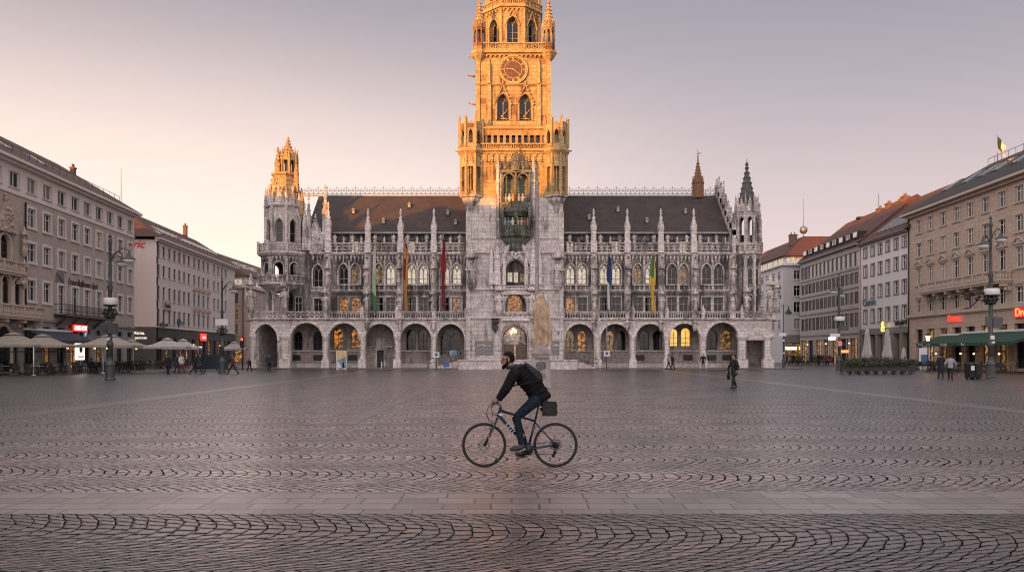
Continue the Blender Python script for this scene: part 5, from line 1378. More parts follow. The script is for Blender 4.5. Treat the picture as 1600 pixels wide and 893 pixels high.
# ================= R1: beige ashlar building on the right
fr = Fac('R', 57500, 838, 98.8)
LR = (98.8-62)*fr.n
q1 = thing('office_building', 'beige stone building with dark roof, long stone balcony and green awnings', 'building', (fr.x0, fr.Yo, 0), fr.rz)
cR = [1436,1454,1474,1494.6,1516,1540,1566,1593]
SR = [fr.s(p) for p in cR]; SR += [SR[-1]+2.87*k for k in (1, 2)]
rr = [(6.6, 8.15), (9.95, 11.95), (13.35, 14.95), (16.2, 17.7)]
bz = [6.3, 9.05, 12.7, 15.6, 18.5]
gR = [(s, 1.75, .3 if i % 2 else .05, 4.6, 0, 'flat') for i, s in enumerate(SR)]
facade(q1, LR, [(0, 6.3, gR, M['beige_st'], .45)]+[(bz[i], bz[i+1], [(s, 1.25, *rr[i], 0, 'flat') for s in SR], M['beige_st'], .22) for i in range(4)], None)
shell(q1, LR, 14, 18.5, M['beige_st'])
for i in range(4):
    for k, s in enumerate(SR):
        pane = M['glass_sky'] if i == 3 and k % 3 != 2 else (M['glass_bronze'] if i == 2 and k % 2 else (GL if (k+i) % 3 else M['glass_mid']))
        fwin(q1, s, *rr[i], 1.25, pane, M['white_frame'], 2, (.68,), trim=M['beige_trim'], tw=.18)
        if i == 1:
            b = MB(); zz = rr[1][1]+.3
            b.tube([(s-.95+.095*j*2, -.16, zz+.5*math.sin(math.pi*j/10)) for j in range(11)], .1, 5); b.box(s-1.0, s+1.0, -.22, .0, zz-.1, zz+.05)
            b.tube([(s+.3*math.cos(t*math.pi/4), -.1, zz+.22+.2*math.sin(t*math.pi/4)) for t in range(8)], .07, 5, 0, True); b.ball((s, -.08, zz+.2), .16, 6, 4)
            b.build('pediment', M['beige_trim'], q1)
        if i == 0:
            b = MB(); b.box(s-.8, s+.8, -.16, .0, rr[0][1]+.2, rr[0][1]+.32); b.build('lintel', M['beige_trim'], q1)
for i, o in enumerate(gR): window(q1, o[0], .4, o[2], o[1], o[3]-o[2], 0, 'flat', [GL, M['lit_shop'], M['lit_dim'], GL][i % 4], M['wood_frame'], 2, (.70,), fw=.09, name='shop_window')
stone_balcony(fr.s(1452), fr.s(1583), 8.75, 1.25, M['beige_trim'], q1, 7)
mb = MB(); mb.box(-.05, LR, -.4, .02, 18.2, 18.5); mb.box(-.6, LR, -.95, .02, 18.5, 18.75); mb.box(0, LR, -.3, .02, 6.1, 6.4); mb.box(0, LR, -.12, .02, 5.95, 6.1); mb.build('cornice', M['beige_trim'], q1)
rf = roof(q1, LR, 14, 18.75, 4.9, 6.6, 6.0, .01, M['tile_dark'], .95)
for px in (1488, 1520, 1546, 1568, 1600): skylight(rf, fr.sd(px, 3.5), 18.75, 4.9, 6.6, .45, .72, 1.15, .95)
b = MB()
b.tube([(6, 6.3, 24.2), (LR, 6.3, 24.2)], .03, 4)
for i in range(24): b.tube([(6+i*(LR-6)/23, 6.3, 23.4), (6+i*(LR-6)/23, 6.3, 24.2)], .025, 4)
b.build('roof_railing', M['iron'], rf)
b = MB(); b.tube([(.15, -.12, .2), (.15, -.12, 18.2)], .08, 6); b.build('drainpipe', M['iron'], q1)
# flag on the roof
fp = fr.w(fr.sd(1557, 6.6), 6.6, 23.4)
fl = thing('roof_flag', 'small green and white flag flying on the dark roof ridge at right', 'flag', fp)
b = MB(); b.tube([(0,0,0), (0,0,3.2)], [.06, .04], 6); b.build('flagpole', M['zinc'], fl)
def cloth(w, h, mi_fn, nx=6, nz=24, amp=.1, name='cloth', mats=None, parent=None, loc=(0,0,0), droop=0, swell=None, rz=0):
    b = MB(); vs = []
    for j in range(nz+1):
        t = j/nz
        ww = w*(swell(t) if swell else 1)
        for i in range(nx+1):
            u = i/nx-.5
            vs.append((u*ww+amp*.5*math.sin(t*6+1.3), amp*math.sin(u*9+t*5.0)+amp*.4*math.sin(t*13), -t*h - droop*(u+.5)))
    for j in range(nz):
        for i in range(nx):
            b.add([vs[j*(nx+1)+i], vs[j*(nx+1)+i+1], vs[(j+1)*(nx+1)+i+1], vs[(j+1)*(nx+1)+i]], [(0,1,2,3)], mi_fn(i/nx, j/nz), True)
    return b.build(name, mats, parent, loc, rz)
M['f_green'] = simple('green_cloth', (.05,.17,.065), .8, 0, .15); M['f_white'] = simple('white_cloth', (.55,.53,.50), .8, 0, .1)
M['f_gold'] = simple('gold_cloth', (.48,.20,.03), .8, 0, .15); M['f_maroon'] = simple('maroon_cloth', (.16,.02,.025), .8, 0, .15)
M['f_red'] = simple('crimson_cloth', (.20,.012,.024), .8, 0, .15); M['f_blue'] = simple('navy_cloth', (.02,.04,.12), .8, 0, .15); M['f_yellow'] = simple('yellow_cloth', (.55,.35,.03), .8, 0, .12)
M['f_dgreen'] = simple('dark_green_cloth', (.02,.06,.03), .9, 0, .2); M['f_pgreen'] = simple('pale_green_cloth', (.36,.48,.28), .8, 0, .12)
cloth(.9, 1.3, lambda u, t: 0 if u < .5 else 1, 4, 8, .08, 'cloth', [M['f_dgreen'], M['cream2']], fl, (.45, 0, 3.1), 1.2)

# ================= R2: white building
f4 = Fac('R', 57500, 838, 113.5); LW = (113.5-98.85)*f4.n
q2 = thing('office_building', 'white plaster building with teal sign and red roof beside the beige one', 'building', (f4.x0, f4.Yo, 0), f4.rz)
SW = [f4.s(p) for p in (1352.6,1364,1375.5,1387.6,1400.5,1413.3)]
rw = [(5.95, 7.75), (9.3, 10.95), (12.35, 13.95), (15.05, 16.4)]; bz = [5.1, 8.5, 11.6, 14.5, 17.0]
gW = [(1.4+i*2.45, 1.9, .05, 4.3, 0, 'flat') for i in range(6)]
facade(q2, LW, [(0, 5.1, gW, M['grey_panel'], .8)]+[(bz[i], bz[i+1], [(s, 1.15, *rw[i], 0, 'flat') for s in SW], M['white_pl'], .22) for i in range(4)], None)
shell(q2, LW, 14, 17.0, M['white_pl'])
for i in range(4):
    for k, s in enumerate(SW): fwin(q2, s, *rw[i], 1.15, M['glass_bronze'] if i == 3 and k > 2 else GL, M['white_frame'], 2, (.66,), trim=M['grey_panel'], tw=.1)
for i, o in enumerate(gW): window(q2, o[0], .75, o[2], o[1], o[3]-o[2], 0, 'flat', [GL, M['lit_dim'], M['lit_shop'], M['lit_shop'], M['lit_dim'], M['lit_shop']][i], M['wood_frame'], 2, (.72,), fw=.09, name='shop_window')
mb = MB(); mb.box(0, LW, -.4, .02, 16.8, 17.0); mb.box(0, LW, -.6, .02, 17.0, 17.15); mb.build('cornice', M['grey_panel'], q2)
rf = roof(q2, LW, 14, 17.15, 6.6, 8, .01, .01, M['tile_red'], .6)
for k in range(8): skylight(rf, 4.4+k*1.3, 17.15, 6.6, 8, .14, .42, .55, .6, pane=M['glass_sky'])
for px_, y, h in ((1374, 7.5, .7), (1388, 7.5, .9), (1404, 7.6, .6), (1413, 7.6, 1.0)): chimney(rf, f4.sd(px_, y), y, 22.9, 23.4+h, M['brick'], 1.1, .8)
b = MB(); b.tube([(.1, -.14, .2), (.1, -.14, 17)], .1, 6); b.build('drainpipe', M['brown_pl'], q2)
M['teal'] = simple('teal_letters', (.02,.10,.13), .4, 0, .1)
text('lettering', 'Centum', 1.35, M['teal'], q2, (f4.s(1359), -.12, 8.75), 0, .05, sx=.95)
text('lettering', 'uniqlard', 1.0, M['script'], q2, (f4.s(1408.5), -.1, 5.6), 0, .04)

# ================= R3: grey modern block with ribbon windows
f5 = Fac('R', 57500, 838, 139.5); LG = (139.5-113.55)*f5.n
q3 = thing('office_building', 'grey stone clad office block with ribbon windows and glass top floor', 'building', (f5.x0, f5.Yo, 0), f5.rz)
n5 = 14; st5 = (LG-1)/n5
rg = [(5.5, 7.6), (8.85, 10.6), (11.7, 13.4), (14.3, 16.4)]; bz = [4.6, 8.2, 11.2, 13.9, 17.2]
facade(q3, LG, [(0, 4.6, [(1.9+i*3.6, 3.0, .05, 3.9, 0, 'flat') for i in range(7)], M['grey_clad'], .4)]+[(bz[i], bz[i+1], [(.5+(k+.5)*st5, st5-(.22 if i < 3 else .08), *rg[i], 0, 'flat') for k in range(n5)], M['grey_clad'], .18) for i in range(4)], None)
shell(q3, LG, 14, 17.2, M['grey_clad'])
for i in range(4):
    for k in range(n5): window(q3, .5+(k+.5)*st5, .16, rg[i][0], st5-(.22 if i < 3 else .08), rg[i][1]-rg[i][0], 0, 'flat', M['glass_sky'] if i == 3 else (M['glass_mid'] if (k*5+i*3) % 4 else GL), M['grey_frame'], 2 if i < 3 else 1, (.75,) if i < 3 else (), fw=.06, name='window')
for i in range(7): window(q3, 1.9+i*3.6, .36, .05, 3.0, 3.85, 0, 'flat', [M['lit_shop'], GL, M['lit_shop'], M['lit_dim'], M['lit_shop'], GL, M['lit_dim']][i], M['wood_frame'], 3, (.75,), fw=.09, name='shop_window')
mb = MB(); mb.box(0, LG, -.5, .02, 17.2, 17.5)
for z in (8.2, 11.2, 13.9, 4.6): mb.box(0, LG, -.1, .02, z-.1, z+.1)
mb.build('cornice', M['grey_panel'], q3)
rf = roof(q3, LG, 16, 17.5, 6.8, 8, .01, .01, M['tile_red'], .5)
b = MB(); b.box(.5, LG, .2, 3.2, 17.5, 18.3)
for k in range(9): b.box(1.5+k*2.7, 3.1+k*2.7, .1, 1.5, 18.3, 19.3)
b.build('roof_terrace', M['tile_dark'], rf)
for k in range(9): window(rf, 2.3+k*2.7, .08, 18.45, 1.3, .75, 0, 'flat', M['glass_sky'] if k % 2 else M['lit_pale'], M['white_frame'], 2, (), fw=.07)
b = MB(); b.lathe(LG*.25, 8, [(.9, 24), (.9, 24.3)], 10); b.tube([(LG*.55, 7.5, 24), (LG*.55, 7.5, 26.6)], .04, 4); b.build('aerial', M['iron'], rf)

# ================= R4: pale block at the end of the street
x6, y6 = 48.3, 142.5
q4 = thing('office_building', 'pale grey corner building with red hipped roof and lit attic strip', 'building', (x6, y6, 0), 0)
L6 = 9.0
ro = [(6.0, 7.9), (8.95, 10.9), (11.9, 13.8), (14.9, 16.5)]; bz = [5.0, 8.4, 11.4, 14.3, 17.3]
for i in range(4):
    b = MB(); wall(b, 0, L6, bz[i], bz[i+1], 0, [(s, 1.7, *ro[i], 0, 'flat') for s in (2.7, 6.3)] if i < 4 else [], .2); b.build('wall', M['pale_pl'], q4)
b = MB(); wall(b, 0, L6, 0, 5.0, 0, [(2.2, 3.2, .05, 3.6, 0, 'flat'), (6.4, 3.0, .05, 3.6, 0, 'flat')], .3); b.build('wall', M['grey_panel'], q4)
b = MB(); b.quad((0, 0, 0), (0, 34, 0), (0, 34, 17.3), (0, 0, 17.3)); b.quad((L6, 0, 0), (L6, 34, 0), (L6, 34, 17.3), (L6, 0, 17.3)); b.quad((0, 34, 0), (L6, 34, 0), (L6, 34, 17.3), (0, 34, 17.3)); b.build('wall', M['pale_pl'], q4)
for i in range(4):
    for s in (2.7, 6.3): fwin(q4, s, *ro[i], 1.7, GL, M['white_frame'], 3, (.66,), trim=M['white_pl'], tw=.12)
    for k in range(9): window(q4, -.03, 2+k*3.3, ro[i][0], 1.5, ro[i][1]-ro[i][0], 0, 'flat', GL, M['white_pl'], 2, (.66,), rz=R(-90), fw=.12)
for s, g in ((2.2, M['lit_dim']), (6.4, M['lit_shop'])): window(q4, s, .26, .05, 3.0, 3.5, 0, 'flat', g, M['wood_frame'], 3, (.75,), fw=.09, name='shop_window')
b = MB(); b.box(.3, L6, .3, 33, 17.5, 19.0); b.build('attic_storey', M['white_pl'], q4)
for k in range(3): window(q4, 1.8+k*2.7, .27, 17.7, 2.4, 1.1, 0, 'flat', M['lit_pale'], M['white_frame'], 3, (), fw=.08)
for k in range(10): window(q4, .27, 2+k*3, 17.7, 2.6, 1.1, 0, 'flat', M['lit_pale'], M['white_frame'], 3, (), rz=R(-90), fw=.08)
b = MB(); b.box(-.5, L6+.2, -.5, 34, 17.3, 17.5); b.build('cornice', M['white_pl'], q4)
b = MB(); b.add([(-.4, -.4, 19.0), (14, -.4, 19.0), (14, 34, 19.0), (-.4, 34, 19.0), (5.8, 6, 23.4), (14, 6, 23.4), (5.8, 28, 23.4)], [(0,1,5,4), (3,0,4,6), (2,3,6), (4,5,2,6), (0,3,2,1)]); rf = b.build('roof', M['tile_red'], q4)
b = MB(); b.tube([(5.9, 6.2, 23.2), (5.9, 6.2, 30.5)], [.06, .02], 5); b.ball((5.9, 6.2, 24.6), .75, 10, 6); b.build('aerial', M['zinc'], rf)
chimney(rf, 3.5, 5, 21.5, 23.4, M['brick'], 1.3, .9)

# ================= unseen blocks added on the sunset side, heights shaped to shade the lower storeys
def shade_block(x0, x1, y0, y1, h, rise):
    b = MB(); b.box(x0, x1, y0, y1, 0, h)
    xm = (x0+x1)/2
    b.add([(x0-.6, y0, h), (x1+.6, y0, h), (xm, y0, h+rise), (x0-.6, y1, h), (x1+.6, y1, h), (xm, y1, h+rise)], [(0,1,2), (3,5,4), (1,4,5,2), (0,2,5,3)])
    n = int((y1-y0)/3.4); m_ = int(h/3.6)
    for k in range(n):
        for j in range(m_):
            yy = y0+(k+.5)*(y1-y0)/n; zz = 1.2+j*3.5
            b.box(x1, x1+.03, yy-.62, yy+.62, zz, zz+2.0, 1); b.box(x1, x1+.06, yy-.04, yy+.04, zz, zz+2.0, 2)
            b.box(x1, x1+.12, yy-.8, yy+.8, zz-.15, zz, 2); b.box(x1, x1+.08, yy-.74, yy-.62, zz, zz+2.1, 2); b.box(x1, x1+.08, yy+.62, yy+.74, zz, zz+2.1, 2); b.box(x1, x1+.08, yy-.62, yy+.62, zz+2.0, zz+2.1, 2)
    b.box(x1, x1+.5, y0, y1, h-.4, h-.1, 2)
    return b
for i, a in enumerate(BLOCKS if 'BLOCKS' in globals() else [(-61, -47.6, 41, 57.5, 18.0, 4.5), (-62, -48, 15.5, 40.5, 22.6, 5.5), (-62, -48, 6.5, 15, 28, 6), (-64, -48, -75, 6, 38.5, 5.5)]):
    tag(shade_block(*a).build('shadow_caster', [M['cream2'], GL, M['white_trim']]), kind='structure')
# ------------------------------------------------------------------ people
M['skin'] = simple('skin', (.26,.145,.105), .55, 0, .12, 12)
M['hair'] = simple('dark_hair', (.010,.008,.007), .8, 0, .4, 40, spec=.1)
M['jacket_black'] = simple('black_padded_jacket', (.006,.006,.008), .7, 0, .35, 14, spec=.12, bmp=.006)
M['jeans'] = simple('blue_jeans', (.010,.019,.030), .85, 0, .35, 18, spec=.15, bmp=.004)
M['shoe'] = simple('black_shoe', (.02,.02,.022), .5, 0, .3, 14)
M['sole'] = simple('pale_sole', (.35,.33,.32), .7, 0, .2, 14)
M['cl_dark'] = simple('dark_cloth', (.010,.010,.013), .9, 0, .35, 10)
M['cl_navy'] = simple('navy_wool', (.02,.025,.04), .9, 0, .3, 10)
M['cl_red'] = simple('dark_red_cloth', (.16,.02,.025), .9, 0, .3, 10)
M['cl_white'] = simple('off_white_cloth', (.5,.48,.47), .85, 0, .15, 10)
M['cl_grey'] = simple('grey_cloth', (.25,.26,.29), .85, 0, .2, 10)
M['cl_brown'] = simple('brown_cloth', (.09,.055,.04), .85, 0, .2, 10)
M['cl_black_sh'] = simple('black_nylon', (.016,.016,.019), .6, 0, .3, 10, spec=.25)

def solid(parts, voxel, smooth=4):
    """several tapering tubes and ellipsoids fused into one continuous skin"""
    me = parts.mesh('tmp', M['skin']); o = bpy.data.objects.new('tmp', me); COL.objects.link(o)
    rm = o.modifiers.new('r', 'REMESH'); rm.mode = 'VOXEL'; rm.voxel_size = voxel; rm.use_smooth_shade = True
    sm = o.modifiers.new('s', 'SMOOTH'); sm.iterations = smooth; sm.factor = .5
    dg = bpy.context.evaluated_depsgraph_get()
    ev = o.evaluated_get(dg)
    new = bpy.data.meshes.new_from_object(ev)
    bpy.data.objects.remove(o); bpy.data.meshes.remove(me)
    for p in new.polygons: p.use_smooth = True
    return new
def setmat(me, m):
    me.materials.clear(); me.materials.append(m); return me
def fit(o, mesh_from):   # add extra loose geometry of an MB to a mesh
    pass
def join_mb(me, mb, mats):
    """append MB geometry (fingers, face) to a fused mesh: still one mesh"""
    import bmesh
    bm = bmesh.new(); bm.from_mesh(me)
    base = [bm.verts.new(p) for p in mb.v]
    for f, mi, s_ in zip(mb.f, mb.m, mb.sm):
        try:
            fc = bm.faces.new([base[i] for i in f]); fc.material_index = mi; fc.smooth = True
        except ValueError: pass
    bm.to_mesh(me); bm.free(); me.materials.clear()
    for m in mats: me.materials.append(m)
    return me

def V(*a): return Vector(a)
def add_hand(mb, wrist, d, palm_n, thumb, size=.18, curl=.5):
    """palm + four unequal fingers bending towards palm_n + thumb leaving the side of the palm"""
    d = d.normalized(); n = (palm_n - d*palm_n.dot(d)).normalized(); side = d.cross(n)
    if side.dot(thumb) < 0: side = -side
    pl = size*.52
    mb.tube([wrist-d*.02, wrist+d*pl*.5, wrist+d*pl], [(.026, .019), (.036, .016), (.036, .014)], 8)
    for k, (off, ln) in enumerate(((.030, .92), (.010, 1.0), (-.010, .94), (-.029, .74))):
        p = wrist + d*pl*.95 + side*off; L = size*.48*ln; a = curl*.9
        pts = [p-d*.02]; dirn = d.copy()
        pts.append(p)
        for j, fr_ in enumerate((.42, .33, .25)):
            dirn = (dirn*math.cos(a) + n*math.sin(a)).normalized() if j or curl else dirn
            pts.append(pts[-1]+dirn*L*fr_); n2 = n
        mb.tube(pts, [.0095, .0095, .0090, .0082, .0065], 6)
    p = wrist + d*pl*.25 + side*.028
    t1 = (d*.75+side*.75+n*.25).normalized()
    mb.tube([p-side*.012, p+t1*size*.2, p+t1*size*.2+(d*.8+n*.6).normalized()*size*.17], [.013, .011, .008], 6)

def make_head(mb, c, fwd, up, r=.108):
    """skull, jaw, nose, ears, brow and chin; fwd is where the face looks"""
    fwd = fwd.normalized(); up = (up - fwd*up.dot(fwd)).normalized(); sd = fwd.cross(up)
    def ell(cc, a, b_, h, n=10, m=8):
        vs = []; fs = []
        for j in range(m+1):
            ph = math.pi*j/m; rr = max(.02, math.sin(ph))
            for k in range(n):
                t = 2*math.pi*k/n
                vs.append(cc + fwd*(a*rr*math.cos(t)) + sd*(b_*rr*math.sin(t)) - up*(h*math.cos(ph)))
        for j in range(m):
            for k in range(n): fs.append((j*n+k, j*n+(k+1) % n, (j+1)*n+(k+1) % n, (j+1)*n+k))
        fs.append(tuple(range(n-1, -1, -1))); fs.append(tuple(m*n+k for k in range(n)))
        mb.add(vs, fs, 0, True)
    ell(c+up*.025-fwd*.006, .098, .077, .098)
    ell(c-up*.05+fwd*.022, .064, .058, .068)
    ell(c-up*.098+fwd*.062, .022, .026, .018)
    mb.tube([c+up*.012+fwd*.088, c-up*.02+fwd*.112, c-up*.032+fwd*.094], [.010, .0155, .013], 6)
    for s_ in (-1, 1):
        ell(c-up*.012+sd*s_*.079-fwd*.008, .021, .010, .032, 6, 5)
        ell(c+up*.032+fwd*.083+sd*s_*.03, .014, .026, .009, 6, 5)
    mb.tube([c-up*.062+fwd*.083-sd*.022, c-up*.062+fwd*.09, c-up*.062+fwd*.083+sd*.022], .0085, 5)
    return fwd, up, sd
def face_bits(mb, c, fwd, up, sd, beard=False):
    for s_ in (-1, 1):
        mb.ball(c+up*.014+fwd*.086+sd*s_*.031, .0115, 7, 5, 1)
        mb.ball(c+up*.014+fwd*.0945+sd*s_*.032, .0055, 6, 4, 2)
        mb.tube([c+up*.034+fwd*.094+sd*s_*.016, c+up*.038+fwd*.09+sd*s_*.035, c+up*.030+fwd*.076+sd*s_*.052], .005, 5, 2)
    mb.tube([c-up*.064+fwd*.094-sd*.020, c-up*.0645+fwd*.099, c-up*.064+fwd*.094+sd*.020], .004, 5, 3)
M['eye_white'] = simple('eye_white', (.55,.53,.5), .3, 0, .05); M['lips'] = simple('lips', (.28,.11,.09), .5, 0, .1)
BODY = lambda sk=None: [sk or M['skin'], M['eye_white'], M['hair'], M['lips']]

def person(label, loc, rz, J, top, legs, hair=None, skin=None, voxel=.02, coat=0.0, group=None, loose=1.0, beard=False, hat=None, rider=False, shoes=None, skirt=False):
    """J: joints in metres. The body is one continuous mesh; hair, jacket, trousers and shoes are its children"""
    H = 1.0
    b = MB(); k = loose
    P = {n: Vector(p) for n, p in J.items() if n != 'curl'}
    pel, chest, neck, head = P['pel'], P['chest'], P['neck'], P['head']
    waist = pel.lerp(chest, .45)
    bk = V(.05, 0, .045) if rider else V(0, 0, 0)
    b.tube([pel-(chest-pel).normalized()*.06, pel, waist+bk, chest+bk*.7, chest.lerp(neck, .55), neck], [(.13,.10), (.15,.115), (.13 if not rider else .10,.10), (.155 if not rider else .11,.11), (.12 if not rider else .10,.085), .055], 10)
    b.tube([neck-(head-neck)*.3, neck, head], [.06, .054, .052], 8)
    fw, up, sd = make_head(b, head, P['face'], P['up'])
    hd = MB()
    for s_ in 'LR':
        sh, el, wr = P['sh'+s_], P['el'+s_], P['wr'+s_]
        b.tube([chest.lerp(neck, .4), sh, sh.lerp(el, .5), el, el.lerp(wr, .4), wr], [.06, .056, .048, .040, .039, .027], 8)
        hp, kn, an, to = P['hp'+s_], P['kn'+s_], P['an'+s_], P['to'+s_]
        b.tube([pel.lerp(hp, .6), hp, hp.lerp(kn, .5), kn, kn.lerp(an, .35), an], [.09, .088, .072, .056, .056, .038], 8)
        b.tube([an, an.lerp(to, .4)-V(0,0,.03), to], [.04, .036, .028], 6)
        dirn = P.get('hd'+s_, wr-el); pn = P.get('pn'+s_, V(0, 1, 0)); th = P.get('th'+s_, P['face'])
        add_hand(hd, wr, dirn, pn, th, .18, J.get('curl', .35))
    me = solid(b, voxel*.8)
    face_bits(hd, head, fw, up, sd)
    join_mb(me, hd, BODY(skin))
    o = place('person', me, None, loc, rz); tag(o, label, 'person', group)
    # hair
    hb = MB()
    def cap(cc, a, b_, h, lo):
        n, m = 14, 8; vs = []; fs = []
        for j in range(m+1):
            ph = lo*j/m
            for q in range(n):
                t = 2*math.pi*q/n
                rr = max(.03, math.sin(ph)); w_ = 1+.04*math.sin(q*2.3+j*1.7)
                vs.append(cc + (fw*(a*rr*math.cos(t)) + sd*(b_*rr*math.sin(t)) + up*(h*math.cos(ph)))*w_)
        for j in range(m):
            for q in range(n): fs.append((j*n+q, (j+1)*n+q, (j+1)*n+(q+1) % n, j*n+(q+1) % n))
        hb.add(vs, fs, 0, True)
    up0, fw0 = up, fw; up = (up0*.96-fw0*.28).normalized(); fw = (fw0*.96+up0*.28).normalized()
    cap(head+up0*.026-fw0*.010, .101, .085, .102, 1.30)
    up, fw = up0, fw0
    cap(head+up*.015-fw*.040, .070, .080, .100, 2.15)
    if beard:
        hb.tube([head-up*.03+sd*.074+fw*.0, head-up*.075+sd*.058+fw*.035, head-up*.112+fw*.074, head-up*.075-sd*.058+fw*.035, head-up*.03-sd*.074], [(.014,.016), (.027,.030), (.031,.033), (.027,.030), (.014,.016)], 7)
        for s_ in (-1, 1): hb.tube([head+up*.03+sd*s_*.078+fw*.012, head-up*.04+sd*s_*.074+fw*.012], (.012, .012), 6)
        hb.tube([head-up*.047+fw*.1-sd*.025, head-up*.045+fw*.105, head-up*.047+fw*.1+sd*.025], .008, 5)
    hb.build('hair', hair or M['hair'], o)
    # jacket: fused torso and sleeves, a hem of its own
    jb = MB(); t_ = .018*k
    hem = pel - (chest-pel).normalized()*(.10+coat)
    tor = [(0, hem, .165+coat*.1+t_, .135+coat*.12+t_), (1, pel, .158+t_, .125+t_), (2, waist, .145+t_, .118+t_), (3, chest, .165+t_, .122+t_), (4, chest.lerp(neck, .55), .128+t_, .1+t_), (5, neck.lerp(head, .12), .066+t_*.5, .066+t_*.5)]
    if rider:
        pts, rad = [], []
        for (i0, p0, a0, b0), (_, p1, a1, b1) in zip(tor, tor[1:]):
            m_ = max(2, int((p1-p0).length/.028)//2*2)
            for i_ in range(m_):
                t = i_/m_; w_ = .010*(1 if i_ % 2 else -1)*(i0 < 4); pts.append(p0.lerp(p1, t)+V(.035*math.sin(math.pi*(i0+t)/5), 0, .03*math.sin(math.pi*(i0+t)/5))); rad.append((a0+(a1-a0)*t+w_-.012, (b0+(b1-b0)*t+w_)))
        pts.append(tor[-1][1]); rad.append(tor[-1][2:])
        jb.tube(pts, rad, 14)
    else: jb.tube([q_[1] for q_ in tor], [q_[2:] for q_ in tor], 12)
    for s_ in 'LR':
        sh, el, wr = P['sh'+s_], P['el'+s_], P['wr'+s_]
        if rider:
            pts, rad = [chest.lerp(neck, .35)], [.075+t_]
            for p0, p1, a0, a1 in ((sh, el, .066+t_, .050+t_), (el, wr-(wr-el).normalized()*.015, .052+t_, .034+t_*.8)):
                m_ = int((p1-p0).length/.024)//2*2
                for i_ in range(m_): pts.append(p0.lerp(p1, i_/m_)); rad.append(a0+(a1-a0)*i_/m_+.007*(1 if i_ % 2 else -1))
            pts.append(wr-(wr-el).normalized()*.015); rad.append(.034+t_*.8)
            jb.tube(pts, rad, 10)
        else: jb.tube([chest.lerp(neck, .35), sh, sh.lerp(el, .5), el, el.lerp(wr, .4), wr-(wr-el).normalized()*.015], [.075+t_, .066+t_, .056+t_, .050+t_, .047+t_, .034+t_*.8], 9)
    jm = solid(jb, voxel*.9 if not rider else .010, 3 if not rider else 2); setmat(jm, top); jk = place('jacket', jm, o)
    # trousers
    tb = MB()
    tb.tube([pel+(chest-pel).normalized()*.06, pel, pel-V(0,0,.06)], [(.155, .125), (.16, .125), (.13, .11)], 10)
    for s_ in 'LR':
        hp, kn, an = P['hp'+s_], P['kn'+s_], P['an'+s_]
        tb.tube([pel.lerp(hp, .55), hp, hp.lerp(kn, .5), kn, kn.lerp(an, .4), an+(an-kn).normalized()*.01], [.10, .098, .084, .068, .064, .055 if not rider else .047], 9)
    tm = solid(tb, voxel*.9, 3); setmat(tm, legs); place('trousers', tm, o)
    for s_ in 'LR':
        an, to = P['an'+s_], P['to'+s_]; sb = MB()
        heel = an-(to-an).normalized()*.055
        f_ = (to-an); f_.z *= 1
        dn = V(0, 0, -.045)
        sb.tube([heel+dn*.6, an+dn*.8, an.lerp(to, .45)+dn*.75, to+dn*.3, to+(to-an).normalized()*.05+dn*.3], [(.036,.042), (.045,.052), (.046,.043), (.046,.034), (.022,.018)], 9)
        place('shoe', setmat(solid(sb, .011, 2), shoes or M['shoe']), o)
    return o, P, (fw, up, sd)

def stand_pose(stride=.0, arm=.08, lean=0.0, h=1.72, bend=.0, armf=(0, 0), head=(0, -1, 0)):
    """facing -y; stride in metres moves the feet apart along y"""
    k = h/1.76
    z = lambda q: q*k
    d = dict(pel=(0, 0, z(.95-abs(stride)*.10)), chest=(0, -lean, z(1.30-abs(stride)*.10)), neck=(0, -lean*1.3, z(1.49-abs(stride)*.10)), head=(0, -lean*1.6-.025, z(1.64-abs(stride)*.10)), face=head, up=(0, -.02, 1))
    for s_, sg in (('L', 1), ('R', -1)):
        st = stride*sg
        d['hp'+s_] = (sg*.09, 0, z(.90-abs(stride)*.10)); d['kn'+s_] = (sg*.10, -st*.42-.03-abs(stride)*.1*(st < 0), z(.48)); d['an'+s_] = (sg*.10, -st*.82, z(.085)+(.07*abs(stride) if st < 0 else 0)); d['to'+s_] = (sg*.125, -st*.82-.14, z(.05))
        af = armf[0 if sg > 0 else 1]
        d['sh'+s_] = (sg*.185, -lean, z(1.42-abs(stride)*.1)); d['el'+s_] = (sg*(.22+arm), -lean+st*.28-af*.10, z(1.13-abs(stride)*.1)); d['wr'+s_] = (sg*(.20+arm*1.1), -lean+st*.42-.06-af*.30, z(.88-abs(stride)*.1+af*.22))
        d['pn'+s_] = (-sg, 0, 0); d['th'+s_] = (0, -1, 0)
    return d
def gp(px, py):               # ground point under a photo pixel
    Y = F*EYE/(py-HZ); return V((px-800)*Y/F, Y, 0)

